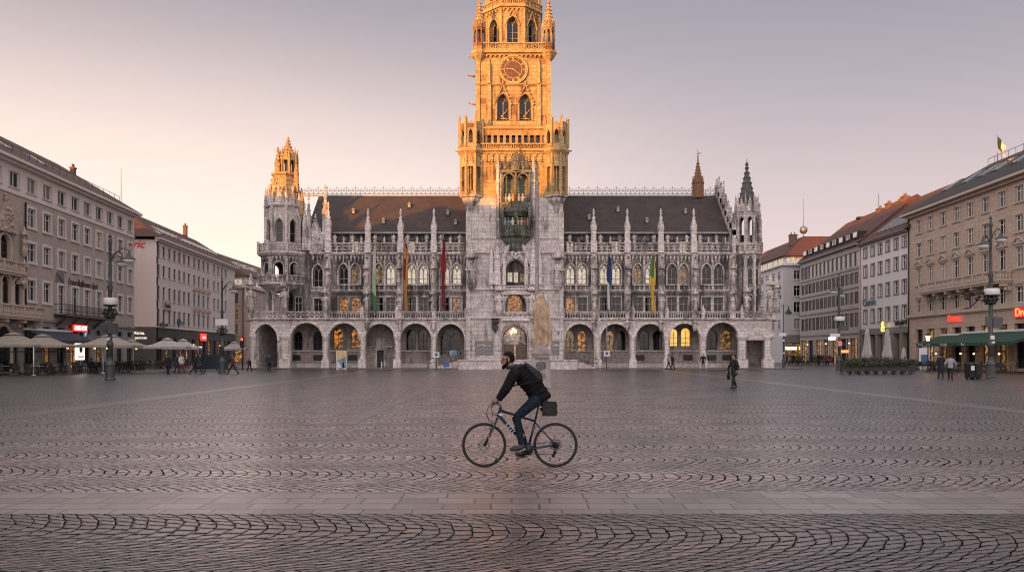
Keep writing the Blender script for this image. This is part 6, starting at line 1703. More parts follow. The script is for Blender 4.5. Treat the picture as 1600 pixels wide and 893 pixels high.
# ------------------------------------------------------------------ bicycle and rider
BX, BY = 0.0, 12.5
bike = thing('bicycle', 'dark blue city bicycle ridden to the left across the cobbles', 'bicycle', (BX, BY, .0))
M['tyre'] = simple('tyre_rubber', (.014,.014,.015), .8, 0, .3, 20); M['rim'] = simple('black_rim', (.03,.03,.032), .35, .6, .2, 10); M['spoke'] = simple('steel_spoke', (.4,.4,.42), .3, .9, .1)
M['frame_blue'] = simple('dark_blue_paint', (.010,.013,.055), .3, .2, .15, 10); M['silver'] = simple('silver_metal', (.18,.18,.19), .35, .8, .1)
M['plastic'] = simple('black_plastic', (.016,.016,.017), .45, 0, .2, 15); M['orange'] = simple('orange_bottle', (.55,.10,.02), .35, 0, .12, 12); M['white_paint'] = simple('white_decal', (.6,.6,.6), .4, 0, .05)
Rr = .345
def wheel(x, rear):
    b = MB(); n = 56; r0 = Rr-.022
    b.tube([((Rr-.030)*math.cos(t*2*math.pi/n), 0, (Rr-.030)*math.sin(t*2*math.pi/n)) for t in range(n)], [(.010, .012)]*n, 6, 0, True)
    w = b.build('wheel', M['rim'], bike, (x, 0, Rr))
    b = MB(); b.tube([((Rr-.021)*math.cos(t*2*math.pi/n), 0, (Rr-.021)*math.sin(t*2*math.pi/n)) for t in range(n)], .021, 8, 0, True)
    for t in range(n*2):
        a = t*math.pi/n; c, s_ = math.cos(a), math.sin(a); q = Rr-.001
        for yy in (-.008, .008): b.box(q*c-.004, q*c+.004, yy-.005, yy+.005, q*s_-.004, q*s_+.004)
    b.build('tyre', M['tyre'], w)
    b = MB()
    for t in range(28):
        a = t*2*math.pi/28; a2 = a+(.35 if t % 2 else -.35); yy = .028 if t % 4 < 2 else -.028
        b.tube([(.02*math.cos(a2), yy, .02*math.sin(a2)), ((Rr-.035)*math.cos(a), 0, (Rr-.035)*math.sin(a))], .0013, 4)
    b.build('spokes', M['spoke'], w)
    b = MB(); b.tube([(0, -.05, 0), (0, -.03, 0), (0, .03, 0), (0, .05, 0)], [.013, .02, .02, .013], 10); b.build('hub', M['plastic'], w)
    b = MB(); rd = .08
    b.tube([(rd*math.cos(t*math.pi/12), -.045 if not rear else .045, rd*math.sin(t*math.pi/12)) for t in range(24)], [(.012, .0015)]*24, 6, 0, True)
    for t in range(5): a = t*2*math.pi/5; b.tube([(.02*math.cos(a), -.045 if not rear else .045, .02*math.sin(a)), (rd*math.cos(a+.4), -.045 if not rear else .045, rd*math.sin(a+.4))], .004, 4)
    b.build('brake_disc', M['silver'], w)
    if rear:
        b = MB()
        for i, r_ in enumerate((.055, .048, .041, .034, .028)): b.tube([(0, -.03-.004*i, 0), (0, -.0325-.004*i, 0)], r_, 20)
        b.build('cassette', M['rim'], w)
    return w
wheel(-.435, False); wheel(.68, True)
b = MB(); T = lambda a, c, r, n=10: b.tube([a, c], r, n)
HT, HB, BB, ST_ = (-.178, 0, .925), (-.222, 0, .79), (.25, 0, .285), (.36, 0, .715)
T(HT, HB, [.021, .022]); T((-.185, 0, .885), ST_, [.021, .018]); T((-.212, 0, .815), BB, [.027, .026]); T(BB, (.375, 0, .77), [.019, .017]); 
for yy in (-.055, .055):
    b.tube([(BB[0], yy*.5, BB[2]), (.36, yy, .295), (.68, yy*1.05, .345)], [.013, .011, .009], 8); b.tube([(.362, yy*.4, .70), (.42, yy, .63), (.68, yy*1.05, .345)], [.010, .009, .008], 8)
b.tube([(BB[0], -.04, BB[2]), (BB[0], .04, BB[2])], .024, 12)
fr_ = b.build('frame', M['frame_blue'], bike)
text('decal', 'OTOI', .11, M['white_paint'], fr_, (-.002, -.030, .575), 0, .001, tilt=R(90), sx=1.0).rotation_euler = (R(90), R(49), 0)
b = MB(); b.box(-.215, -.15, -.024, -.019, .80, .835); b.build('decal', M['white_paint'], fr_)
b = MB()
b.tube([(-.228, 0, .775), (-.235, 0, .745)], .02, 8); b.tube([(-.235, -.06, .74), (-.235, .06, .74)], .018, 8)
for yy in (-.06, .06): b.tube([(-.235, yy, .745), (-.315, yy, .56), (-.33, yy, .55), (-.425, yy, .335)], [.015, .0155, .021, .018], 8)
b.tube([(-.33, -.06, .57), (-.34, 0, .60), (-.33, .06, .57)], .014, 6)
fk = b.build('fork', M['plastic'], bike)
b = MB(); b.box(-.367, -.352, -.084, -.079, .44, .52); b.build('decal', M['orange'], fk)
b = MB(); b.tube([(-.178, 0, .925), (-.17, 0, .965)], .02, 8); b.tube([(-.172, 0, .96), (-.245, 0, 1.0)], .017, 8); b.tube([(-.215, -.30, 1.025), (-.245, -.17, 1.01), (-.25, 0, 1.0), (-.245, .17, 1.01), (-.215, .30, 1.025)], .0125, 8)
hb_ = b.build('handlebar', M['silver'], bike)
for yy in (-1, 1):
    b = MB(); b.tube([(-.235, yy*.19, 1.012), (-.214, yy*.31, 1.026)], .017, 8); b.build('grip', M['plastic'], hb_)
    b = MB(); b.tube([(-.245, yy*.17, 1.005), (-.30, yy*.20, .985), (-.325, yy*.27, .975)], [.010, .007, .005], 6); b.build('brake_lever', M['plastic'], hb_)
    b = MB(); b.tube([(-.25, yy*.15, 1.0), (-.36, yy*.12, .96), (-.40, yy*.08, .84), (-.36, yy*.05, .72), (-.28, yy*.05, .68)], .0035, 5); b.tube([(-.26, yy*.14, 1.0), (-.33, yy*.1, .93), (-.30, yy*.06, .82), (-.22, yy*.03, .80)], .0035, 5); b.build('brake_cable', M['plastic'], hb_)
b = MB(); b.tube([(.37, 0, .76), (.42, 0, .975)], .0145, 8); sp_ = b.build('seat_post', M['plastic'], bike)
b = MB(); b.tube([(.30, 0, 1.005), (.38, 0, 1.012), (.47, 0, 1.02), (.56, 0, 1.03)], [(.018,.02), (.035,.022), (.07,.026), (.07,.02)], 10); b.build('saddle', M['plastic'], bike)
b = MB()
b.tube([(BB[0], -.055, BB[2]), (BB[0], -.059, BB[2])], .085, 28); b.tube([(BB[0], -.065, BB[2]), (BB[0], -.068, BB[2])], .055, 24)
b.tube([(BB[0], -.075, BB[2]), (.125, -.08, .245)], [.014, .011], 8); b.tube([(BB[0], .075, BB[2]), (.375, .08, .325)], [.014, .011], 8)
ck = b.build('crank', M['plastic'], bike)
PED = {'L': (.105, -.12, .265), 'R': (.16, .12, .165)}
b = MB(); b.box(.05, .16, -.17, -.085, .232, .252); b.build('pedal', M['plastic'], ck)
b = MB(); b.tube([(BB[0], .075, BB[2]), (.17, .08, .15)], [.014, .011], 8); b.box(.11, .23, .085, .17, .138, .158); b.build('pedal', M['plastic'], ck)
b = MB(); b.tube([(BB[0], -.057, BB[2]+.085), (.68, -.045, .395), (.735, -.045, .345), (.69, -.045, .285), (.66, -.045, .22), (.63, -.045, .19), (.60, -.045, .21), (BB[0], -.057, BB[2]-.085)], .005, 5); b.build('chain', M['plastic'], bike)
b = MB(); b.tube([(.69, -.055, .31), (.672, -.055, .24), (.645, -.055, .185)], [.018, .014, .02], 8); b.tube([(.67, -.05, .235), (.67, -.04, .235)], .03, 10); b.tube([(.645, -.05, .185), (.645, -.04, .185)], .028, 10); b.build('rear_derailleur', M['plastic'], bike)
bt = MB(); bt.tube([(.055, 0, .515), (.075, 0, .53-.03), (-.01, 0, .62)], .001, 4)
b = MB(); d = V(-.212-.25, 0, .815-.285).normalized(); nrm = V(.53, 0, .46).normalized(); c0 = V(.12, 0, .435)+nrm*.065
b.tube([c0-d*.02, c0, c0+d*.12, c0+d*.14, c0+d*.155, c0+d*.175], [.036, .038, .037, .033, .018, .016], 12)
tag(b.build('water_bottle', M['orange'], None, (BX, BY, 0)), 'orange water bottle in the cage of the blue bicycle', 'bottle')
b = MB(); b.box(.475, .70, -.075, .075, .80, 1.0); b.prism([(.47, 1.0), (.70, 1.0), (.685, 1.02), (.48, 1.025)], -.07, .07)
b.box(.50, .66, -.082, -.075, .84, .95); b.tube([(.44, 0, .90), (.48, 0, .90)], .03, 6); b.tube([(.44, 0, .95), (.60, -.077, .96), (.71, 0, .96)], .006, 4)
bag = tag(b.build('saddle_bag', M['cl_black_sh'], None, (BX, BY, 0)), 'black box-shaped bag mounted behind the bicycle saddle', 'bag')
M['tail_red'] = simple('red_reflector', (.3,.01,.015), .3, 0, .05)
b = MB(); b.box(.70, .72, -.03, .03, .84, .88); b.build('reflector', M['tail_red'], bag)

JR = dict(pel=(.40, 0, 1.10), chest=(.17, 0, 1.385), neck=(.015, 0, 1.535), head=(-.065, 0, 1.672), face=(-1, -.05, -.06), up=(-.08, 0, 1),
  shL=(.045, -.195, 1.47), shR=(.035, .195, 1.47), elL=(-.085, -.285, 1.235), elR=(-.09, .285, 1.235), wrL=(-.215, -.275, 1.055), wrR=(-.215, .275, 1.055),
  hdL=(-.9, .10, -.22), hdR=(-.9, -.10, -.22), pnL=(-.2, 0, -1), pnR=(-.2, 0, -1), thL=(0, 1, 0), thR=(0, -1, 0), curl=1.25,
  hpL=(.37, -.10, 1.045), hpR=(.37, .10, 1.045), knL=(.075, -.115, .80), knR=(.06, .115, .74), anL=(.145, -.125, .365), anR=(.235, .12, .255), toL=(.02, -.13, .315), toR=(.10, .125, .205))
rid, PR_, (rfw, rup, rsd) = person('bearded man in black padded jacket and jeans riding the bicycle', (BX, BY, 0), 0, JR, M['jacket_black'], M['jeans'], voxel=.013, beard=True, rider=True, loose=1.15)
b = MB()                                        # collar, hood and quilting of the jacket
nk = PR_['neck']
b.tube([nk+V(.085*math.cos(t*math.pi/6)+.0, .085*math.sin(t*math.pi/6), +.03+.02*math.cos(t*math.pi/6)) for t in range(12)], .026, 7, 0, True)
b.tube([nk+V(.05, -.10, .03), nk+V(.12, -.05, .035), nk+V(.135, 0, .03), nk+V(.12, .05, .035), nk+V(.05, .10, .03)], [.03, .045, .05, .045, .03], 8)
b.build('hood', M['cl_navy'], rid)
b = MB(); sh = PR_['shL'].lerp(PR_['elL'], .35); b.ball(sh+V(-.04, -.066, .0), (.012, .006, .017), 8, 5); b.build('badge', M['white_paint'], rid)
for s_ in 'LR':
    an, to = PR_['an'+s_], PR_['to'+s_]; b = MB(); q = V(0, 0, -.083)
    b.tube([an-(to-an).normalized()*.06+q*.85, an.lerp(to, .5)+q*.8, to+(to-an).normalized()*.045+q*.55], [(.034,.009), (.042,.009), (.03,.008)], 8); b.build('sole', M['sole'], rid)
# backpack
b = MB(); up_ = (nk-PR_['pel']).normalized(); nb = V(-up_.z, 0, up_.x)*-1
c0 = PR_['pel'].lerp(nk, .56)+nb*.195
b.tube([c0-up_*.20, c0-up_*.15, c0+V(0,0,0), c0+up_*.13, c0+up_*.2], [(.04,.08), (.058,.115), (.062,.12), (.05,.105), (.025,.06)], 12)
b.tube([c0-up_*.14+nb*.045, c0-up_*.05+nb*.06, c0+up_*.06+nb*.04], [(.03,.07), (.035,.085), (.025,.06)], 8)
bp = solid(b, .013, 3); setmat(bp, M['cl_black_sh']); bpo = tag(place('backpack', bp, None, (BX, BY, 0)), 'slim black backpack on the back of the cyclist', 'backpack')
b = MB()
for yy in (-1, 1): b.tube([c0+up_*.17+V(0, yy*.08, 0), nk+V(.05, yy*.115, .015), PR_['sh'+('L' if yy < 0 else 'R')]+V(-.06, -yy*.06, -.02), PR_['sh'+('L' if yy < 0 else 'R')]+V(-.02, -yy*.0, -.20), c0-up_*.16+V(0, yy*.12, 0)], [(.02,.008)]*5, 6)
b.build('strap', M['cl_black_sh'], bpo)

# ------------------------------------------------------------------ other people
def pers(label, px, py, rz, top, legs, h=1.72, stride=0.0, coat=0.0, hair=None, voxel=.026, **kw):
    q = gp(px, py); pz = stand_pose(stride, h=h, **kw)
    return person(label, q, rz, pz, top, legs, hair=hair, voxel=voxel, coat=coat)[0]
man = pers('man in dark coat and trousers standing alone on the square', 1147, 606.5, R(-70), M['cl_dark'], M['cl_dark'], 1.72, .22, .14, voxel=.017, armf=(.25, .1), head=(.1, -1, .08))
b = MB(); b.tube([(-.31, -.10, .86), (-.33, -.12, .62), (-.30, -.10, .44)], [(.04,.06), (.06,.1), (.05,.09)], 8)
hbag = tag(b.build('hand_bag', M['cl_dark'], None, gp(1147, 606.5), R(-70)), 'dark soft bag hanging from the hand of the man standing alone', 'bag')
pers('person in long dark coat standing by the cafe parasols', 262.5, 584.3, R(160), M['cl_dark'], M['cl_dark'], 1.72, .05, .2)
pers('person in white top and dark red trousers walking past the parasols', 283.5, 582.6, R(60), M['cl_white'], M['cl_red'], 1.72, .3)
pers('person in navy coat walking just behind the white top', 276.5, 582.2, R(70), M['cl_navy'], M['cl_dark'], 1.70, .2, .1)
pers('person in black striding wide beside the dark hoarding', 306, 584.5, R(80), M['cl_dark'], M['cl_dark'], 1.78, .62, .06)
pers('person in grey coat walking behind the black striding figure', 312, 582.6, R(75), M['cl_navy'], M['cl_dark'], 1.74, .45, .1)
pers('person in dark red jacket walking past the street mouth', 364.5, 584.6, R(-85), M['cl_red'], M['cl_dark'], 1.72, .5)
pers('person in blue grey coat standing under the corner arch of the hall', 420.5, 580, R(20), M['cl_navy'], M['jeans'], 1.68, .05)
pers('crouched person in black beside the corner pier of the arcade', 389.5, 579.5, R(70), M['cl_dark'], M['cl_dark'], 1.25, .2)
wm = pers('person in white jacket and dark trousers walking with a shoulder bag', 1485, 593.4, R(150), M['cl_grey'], M['cl_dark'], 1.70, .35, armf=(.5, .1))
pers('person in long black coat with wheeled case beside white jacket', 1470, 590.5, R(180), M['cl_dark'], M['cl_dark'], 1.74, .1, .35)
pers('left walker of the pair in front of the lit yellow window', 1044.5, 576.8, R(80), M['cl_grey'], M['cl_dark'], 1.66, .3, voxel=.03)
pers('right walker of the pair in front of the lit yellow window', 1050.5, 576.9, R(85), M['cl_dark'], M['cl_dark'], 1.72, .3, voxel=.03)
pers('person in dark clothes standing by the pier right of the lit window', 1098.5, 576.6, R(0), M['cl_dark'], M['cl_dark'], 1.70, .0, voxel=.03)
for i, (px, py) in enumerate(((1240, 571), (1250, 570.5), (1262, 571.2), (1279, 570.6), (1293, 571.4), (1230, 570))):
    o = pers(['person in dark jacket at the mouth of the right street', 'person in brown coat at the mouth of the right street', 'person in grey jacket among the pedestrians before the grey block', 'person in black coat before the lit shops of the grey block', 'person in red jacket near the right street lamp', 'person in navy coat beside the corner of the hall'][i], px, py, R(rnd.uniform(0, 360)), [M['cl_dark'], M['cl_brown'], M['cl_grey'], M['cl_dark'], M['cl_red'], M['cl_navy']][i], M['cl_dark'], 1.7, .25, .1, voxel=.034)
    o['group'] = 'pedestrians at the right street'
# two wheeled bins
for i, (px, lb) in enumerate(((1516, 'black wheeled bin with a pale sticker, left of the pair'), (1526, 'plain black wheeled bin, right of the pair'))):
    q = gp(px, 592.3); bn = thing('wheeled_bin', lb, 'bin', q, R(8), 'wheeled bins by the right lamp post')
    b = MB(); b.prism([(-.20, .12), (.20, .12), (.25, 1.0), (-.25, 1.0)], -.25, .25); b.build('body', M['cl_black_sh'], bn)
    b = MB(); b.box(-.27, .27, -.28, .28, 1.0, 1.06); b.tube([(-.2, .3, 1.02), (.2, .3, 1.02)], .025, 6); b.build('lid', M['plastic'], bn)
    for s_ in (-1, 1): b = MB(); b.tube([(s_*.17-.03, .1, .1), (s_*.17+.03, .1, .1)], .1, 10); b.build('wheel', M['tyre'], bn); b = MB(); b.box(s_*.15-.03, s_*.15+.03, -.2, -.14, 0, .12); b.build('foot', M['plastic'], bn)
    if i == 0: b = MB(); b.box(-.14, .12, -.262, -.24, .62, .92); b.build('sticker', M['white_paint'], bn)
# ------------------------------------------------------------------ street lamps
M['globe'] = simple('opal_glass', (.62,.60,.58), .3, 0, .06)
M['bulb'] = simple('warm_bulb', (.8,.5,.2), .4, 0, .02, emit=(1.0,.60,.22), es=3.0)
M['sign_white'] = simple('white_sign', (.6,.6,.6), .4, 0, .06)
M['sign_dark'] = simple('dark_sign_board', (.05,.055,.06), .4, 0, .2)
def street_lamp(label, px, py, ptop, arms, drum=None, cluster=None, boards=(), r=.15, base=True, cyl=.42, group='cast iron street lamps'):
    q = gp(px, py); sc_ = F/q.y
    Z = lambda y: EYE+(HZ-y)/sc_
    t = thing('street_lamp', label, 'street lamp', q, 0, group)
    H = Z(ptop)
    if base:
        b = MB(); b.lathe(0, 0, [(.34, 0), (.34, .12), (.29, .18), (.28, .9), (.32, .98), (.30, 1.1), (.2, 1.28), (r*1.15, 1.5)], 12); b.build('base', M['lamp_iron'], t)
    b = MB(); b.lathe(0, 0, [(r*1.1, .1), (r, 2.2), (r*1.25, 2.25), (r*1.25, 2.4), (r*.85, 2.5), (r*.75, H*.62), (r*1.1, H*.63), (r*.62, H*.66), (r*.5, H*.93), (r*.9, H*.94), (r*.5, H*.96), (r*.2, H)], 12, 0, True); b.ball((0, 0, H*.985), r*.6, 8, 6); b.build('pole', M['lamp_iron'], t)
    for dx, ly, dy in arms:
        lz = Z(ly); b = MB(); s_ = 1 if dx > 0 else -1; ln = math.hypot(dx, dy); u = V(dx/ln, dy/ln, 0)
        b.tube([V(0,0,lz-.15), u*ln*.25+V(0,0,lz+.38), u*ln*.65+V(0,0,lz+.75), u*ln+V(0,0,lz+.62), u*ln+V(0,0,lz+.42)], .045, 6)
        b.tube([u*(ln*.3+.16*math.cos(k*.8))+V(0,0,lz+.22+.16*math.sin(k*.8)) for k in range(7)], .022, 5)
        a = b.build('arm', M['lamp_iron'], t)
        b = MB(); c = u*ln; b.lathe(c.x, c.y, [(.06, lz+.44), (.11, lz+.36), (.14, lz+.22), (.40, lz+.06), (.43, lz)], 12, 0, True); sh = b.build('lamp_shade', M['lamp_iron'], a)
        b = MB(); b.lathe(c.x, c.y, [(.40, lz), (.36, lz-.13), (.22, lz-.24), (.05, lz-.28)], 12, 0, True); b.build('globe', M['globe'], sh)
    if drum:
        z = Z(drum); b = MB(); b.lathe(.05, -.05, [(cyl*.9, z-.24), (cyl, z-.18), (cyl, z+.18), (cyl*.9, z+.24)], 16, 0, True); b.build('sign_drum', M['globe'], t)
        b = MB(); b.lathe(.05, -.05, [(cyl*.6, z-.32), (cyl*1.02, z-.25), (cyl*1.02, z-.2)], 16); b.build('drum_ring', M['lamp_iron'], t)
    if cluster:
        z = Z(cluster); b = MB()
        for k in range(8):
            a = k*math.pi/4; d = V(math.cos(a), math.sin(a), 0)
            b.tube([d*.08+V(0,0,z-.35), d*.34+V(0,0,z-.15), d*.42+V(0,0,z+.12), d*.26+V(0,0,z+.28), d*.16+V(0,0,z+.15)], .05, 5); b.ball(d*.42+V(0,0,z), .09, 6, 5); b.ball(d*.25+V(0,0,z-.25), .1, 6, 5)
        b.build('wrought_ornament', M['iron'], t)
    for dx, y0, y1, w_, mat, dy in boards:
        b = MB(); b.box(dx-w_/2, dx+w_/2, -dy-.05, -dy+.03, Z(y1), Z(y0)); b.box(min(0, dx)-.02, max(0, dx)+.02, -dy, 0, Z((y0+y1)/2)-.03, Z((y0+y1)/2)+.03); b.build('sign_board', M[mat], t)
    return t
lampA = street_lamp('tall iron lamp post with one arm to the right, in front of the beige building', 172, 593.5, 365, [(1.18, 405, .1), (.25, 408, 1.1)], 471, 489, [(.3, 505, 521, .72, 'sign_dark', .3), (-.32, 505, 521, .4, 'sign_dark', .25), (0, 527, 531, .16, 'sign_white', .2)], .17)
street_lamp('iron lamp post with white light box, in front of the red-roofed pale building', 347, 582.5, 432, [(.95, 453, .2)], None, 517, [(0, 498, 508, 1.1, 'globe', .1)], .15)
lampB = street_lamp('tallest iron lamp post with two hooded lamps, in front of the green awnings', 1548, 590.5, 337, [(-.72, 384, -.3), (.85, 373, .2)], 456, 468, [(.42, 495, 512, .62, 'sign_dark', .15), (-.25, 494, 511, .35, 'sign_dark', .1), (0, 524, 530, .26, 'sign_white', .2), (.05, 533, 536, .2, 'sign_white', .2)], .17, cyl=.5)
b = MB()
zc = 5.9
b.tube([(-.2, 0, zc), (-.9, .1, zc+.15), (-1.5, .2, zc-.05), (-2.0, .25, zc+.1)], .06, 6); b.tube([(-.2, 0, zc-.6), (-.8, .1, zc-.35), (-1.3, .2, zc-.9), (-1.7, .25, zc-1.0)], .05, 6)
for k in range(9): b.ball((-.35-.19*k, .1, zc-.1+.25*math.sin(k*1.7)), .13, 6, 4)
b.build('wrought_bracket', M['iron'], lampB)
street_lamp('slim lamp post with white drum and no-entry sign before the grey block', 1311, 578.5, 427, [(-.62, 455, -.2), (.45, 460, .5)], 498, None, [(-.45, 521, 526, 1.0, 'globe', .1), (.5, 508, 516, .8, 'sign_dark', .1)], .13, cyl=.5)
q = gp(1311, 578.5); 
sgn = thing('road_sign', 'round red and white road sign on the slim lamp post before the grey block', 'sign', q+V(0, -.2, 2.72))
b = MB(); b.M = Matrix.Rotation(R(90), 4, 'X'); b.lathe(0, 0, [(.32, 0), (.32, .03)], 20); b.M = None; b.build('plate', M['sign_white'], sgn)
M['sign_red'] = simple('red_sign_paint', (.45,.03,.03), .4, 0, .1); M['sign_blue'] = simple('blue_sign_paint', (.04,.10,.25), .4, 0, .15)
b = MB(); b.tube([(.27*math.cos(t*math.pi/10), -.035, .27*math.sin(t*math.pi/10)) for t in range(20)], [(.05, .012)]*20, 4, 0, True); b.build('rim', M['sign_red'], sgn); b = MB(); b.box(-.22, .22, -.045, -.03, -.04, .04); b.build('bar', M['sign_red'], sgn)
def slim_post(label, px, py, ptop, sign, heads):
    q = gp(px, py); sc_ = F/q.y; Z = lambda y: EYE+(HZ-y)/sc_
    t = thing('signpost', label, 'sign post', q)
    b = MB(); b.tube([(0,0,0), (0,0,Z(ptop))], [.06, .045], 8); b.build('pole', M['zinc'], t)
    b = MB(); b.box(-.3, .3, -.09, -.06, Z(sign)-.28, Z(sign)+.28); s_ = b.build('plate', M['sign_white'], t)
    b = MB(); b.M = Matrix.Translation((0, -.095, Z(sign)+.02)) @ Matrix.Rotation(R(90), 4, 'X'); b.lathe(0, 0, [(.17, 0), (.17, .01)], 16); b.M = None; b.build('symbol', M['sign_blue'], s_)
    for dx, y in heads:
        b = MB(); b.tube([(0, 0, Z(y)), (dx*.6, 0, Z(y)+.12), (dx, 0, Z(y)+.05)], .03, 6); b.tube([(dx*.85, 0, Z(y)+.02), (dx*1.25, 0, Z(y)+.02)], [.1, .07], 8); b.build('lamp_head', M['globe'], t)
slim_post('slim grey post with a white and blue plate left of the entrance', 682, 577.6, 487, 554, [])
slim_post('slim grey post with a white plate and lamp heads, right of the entrance', 948, 577.6, 484, 552, [(-.75, 500), (.5, 499)])
t = thing('street_lamp', 'slender post with small round lights beside the right corner of the hall', 'street lamp', gp(1224, 576))
b = MB(); b.tube([(0,0,0), (0,0,7.2)], [.08, .05], 8); b.lathe(0, 0, [(.16, 0), (.16, 1.0), (.09, 1.2)], 8); b.build('pole', M['lamp_iron'], t)
b = MB(); b.box(-.5, .3, -.12, .1, 3.65, 4.0); b.build('sign_box', M['globe'], t)
for z in (3.15, 1.75): b = MB(); b.ball((0, -.15, z), .12, 8, 6); b.build('light', M['globe'], t)
q = gp(1450, 581); t = thing('lantern_post', 'lit old style lantern on a thin post before the beige building', 'lantern', q)
b = MB(); b.lathe(0, 0, [(.14, 0), (.14, .3), (.06, .5), (.05, 2.8), (.16, 2.9)], 8); b.build('pole', M['iron'], t)
b = MB(); b.lathe(0, 0, [(.13, 2.9), (.22, 3.35)], 6); b.build('light', M['bulb'], t); b = MB(); b.lathe(0, 0, [(.26, 3.35), (.1, 3.55), (.02, 3.7)], 6); b.build('cap', M['iron'], t)
def wall_lantern(label, fac, s, z, n=2, group=None):
    t = thing('wall_lantern', label, 'lantern', fac.w(s, 0, 0), fac.rz, group)
    b = MB(); b.tube([(0, 0, z+.3), (0, -.5, z+.35)], .03, 5); b.build('bracket', M['iron'], t)
    for i in range(n): b = MB(); b.ball(((i-(n-1)/2)*.5, -.55, z+.1), .10, 8, 6); b.build('light', M['bulb'], t)
for i, px in enumerate((256, 296, 339.5, 352)):
    wall_lantern('lit wall lantern on the dark shop floor of the red-roofed building', f2, f2.s(px), 2.9, 2, 'wall lanterns on the dark shop floor')
for px, n_ in ((1267, 1), (1320, 2), (1333, 1), (1296, 1)):
    wall_lantern('lit globe lantern on the shop floor of the grey block', f5, f5.s(px), 3.1, n_, 'lanterns on the grey block')
for px in (97, 140, 160, 206):
    wall_lantern('small lit lamp over the shop windows behind the cafe parasols', f1, f1.s(px), 2.2, 1, 'lamps behind the cafe')
for px in (1446, 1470, 1509, 1530, 1570):
    wall_lantern('small lit lamp under the green awnings', fr, fr.s(px), 1.6, 1, 'lamps under the green awnings')
q = Vector((50.9, 141.9, 0)); t = thing('hanging_lamp', 'pale lamp hung over the street beside the corner building', 'lamp', (45.6, 132, 0))
b = MB(); b.lathe(0, 0, [(.05, 9.4), (.15, 8.9), (.55, 8.4), (.6, 8.25)], 10); b.build('lamp_shade', M['iron'], t); b = MB(); b.lathe(0, 0, [(.55, 8.25), (.3, 8.0), (.05, 7.95)], 10); b.build('globe', M['globe'], t)
b = MB(); b.tube([(-14, 0, 11.3), (-7, 0, 10.1), (0, 0, 9.4), (5, 0, 10.4)], .02, 4); b.build('wire', M['iron'], t)
# traffic light
t = thing('traffic_light', 'traffic light showing red beside the corner pier of the hall', 'traffic light', gp(379, 577.5))
b = MB(); b.tube([(0,0,0), (0,0,3.4)], .06, 8); b.build('pole', M['iron'], t)
b = MB(); b.box(-.18, .18, -.25, .05, 2.3, 3.4); b.build('housing', M['black'], t)
M['red_light'] = simple('red_light', (.5,.02,.02), .3, 0, .02, emit=(1,.04,.03), es=3.5)
for i in range(3): b = MB(); b.M = Matrix.Translation((0, -.25, 3.2-i*.35)) @ Matrix.Rotation(R(90), 4, 'X'); b.lathe(0, 0, [(.13, 0), (.11, .05)], 12); b.M = None; b.build('signal_lens', M['red_light'] if i == 0 else M['black'], t)

# ------------------------------------------------------------------ banners on the hall
def banner(label, px, ptop, pbot, fn, mats, w_=.55, swell=None):
    Yb = TY-1.3; sc_ = F/Yb; x = (px-800)/sc_; zt = EYE+(HZ-ptop)/sc_; zb = EYE+(HZ-pbot)/sc_
    t = thing('banner', label, 'banner', (x, Yb, zt), 0, 'banners hanging from the town hall')
    cloth(w_, zt-zb, fn, 8, 40, .09, 'cloth', [M[m] for m in mats], t, (0, 0, 0), .5, swell)
    b = MB(); b.tube([(0, 1.9, -1.3), (0, 0, .05), (0, -.25, .25)], [.05, .04, .03], 6); b.ball((0, -.28, .28), .08, 8, 6); b.build('flagpole', M['gilt'], t)
banner('pale and bright green banner hanging farthest left on the hall', 585, 381, 484, lambda u, v: 0 if v < .38 else (1 if v < .72 else 2), ['f_white', 'f_pgreen', 'f_green'], .42, lambda t: .55+.5*t)
banner('gold banner with a maroon edge hanging from the hall', 634, 379, 482, lambda u, v: 1 if (u < .45 and .22 < v < .55) or v < .05 else 0, ['f_gold', 'f_maroon'], .42, lambda t: .7+.5*math.exp(-((t-.4)/.2)**2))
banner('crimson banner hanging left of the tower', 693, 371, 479, lambda u, v: 0, ['f_red'], .45, lambda t: .5+.8*math.exp(-((t-.33)/.14)**2)+.35*t)
banner('navy blue and white banner hanging right of the tower', 952, 396, 481, lambda u, v: 0 if v < .5 or u > .55 else 1, ['f_blue', 'f_white'], .45, lambda t: .6+.7*math.exp(-((t-.32)/.16)**2)+.4*t)
banner('green and yellow banner hanging farthest right on the hall', 1020, 398, 483, lambda u, v: 0 if v < .36 and u < .7 else 1, ['f_green', 'f_yellow'], .48, lambda t: .55+.7*math.exp(-((t-.35)/.18)**2)+.3*t)

# ------------------------------------------------------------------ entrance landing with railings
ld = thing('entrance_landing', 'low stone landing with ramps and thin railings before the portal', 'landing', (0, TY, 0))
b = MB(); lx0, lx1 = hx(716, -3), hx(902, -3)
b.box(lx0, lx1, -3.0, -1.06, .0, .95); b.box(lx0-.1, lx1+.1, -3.1, -1.06, .95, 1.05)
for k in range(5): b.box(hx(792, -3), hx(818, -3), -3.3-.3*k, -3.0-.3*k, 0, .9-.17*k)
b.build('platform', SL, ld)
b = MB()
for s_, a, c in ((-1, lx0, hx(668, -3)), (1, lx1, hx(935, -3))):
    b = MB(); b.prism([(a, 0), (c, 0), (c, .1), (a, .95)] if s_ > 0 else [(c, 0), (a, 0), (a, .95), (c, .1)], -2.6, -1.3); b.build('ramp', SL, ld)
def rail(b, p0, p1, h=1.0, n=8):
    p0, p1 = V(*p0), V(*p1)
    for z in (h, h*.5): b.tube([p0+V(0,0,z), p1+V(0,0,z)], .028, 5)
    for i in range(n+1): p = p0.lerp(p1, i/n); b.tube([p, p+V(0,0,h)], .03, 5)
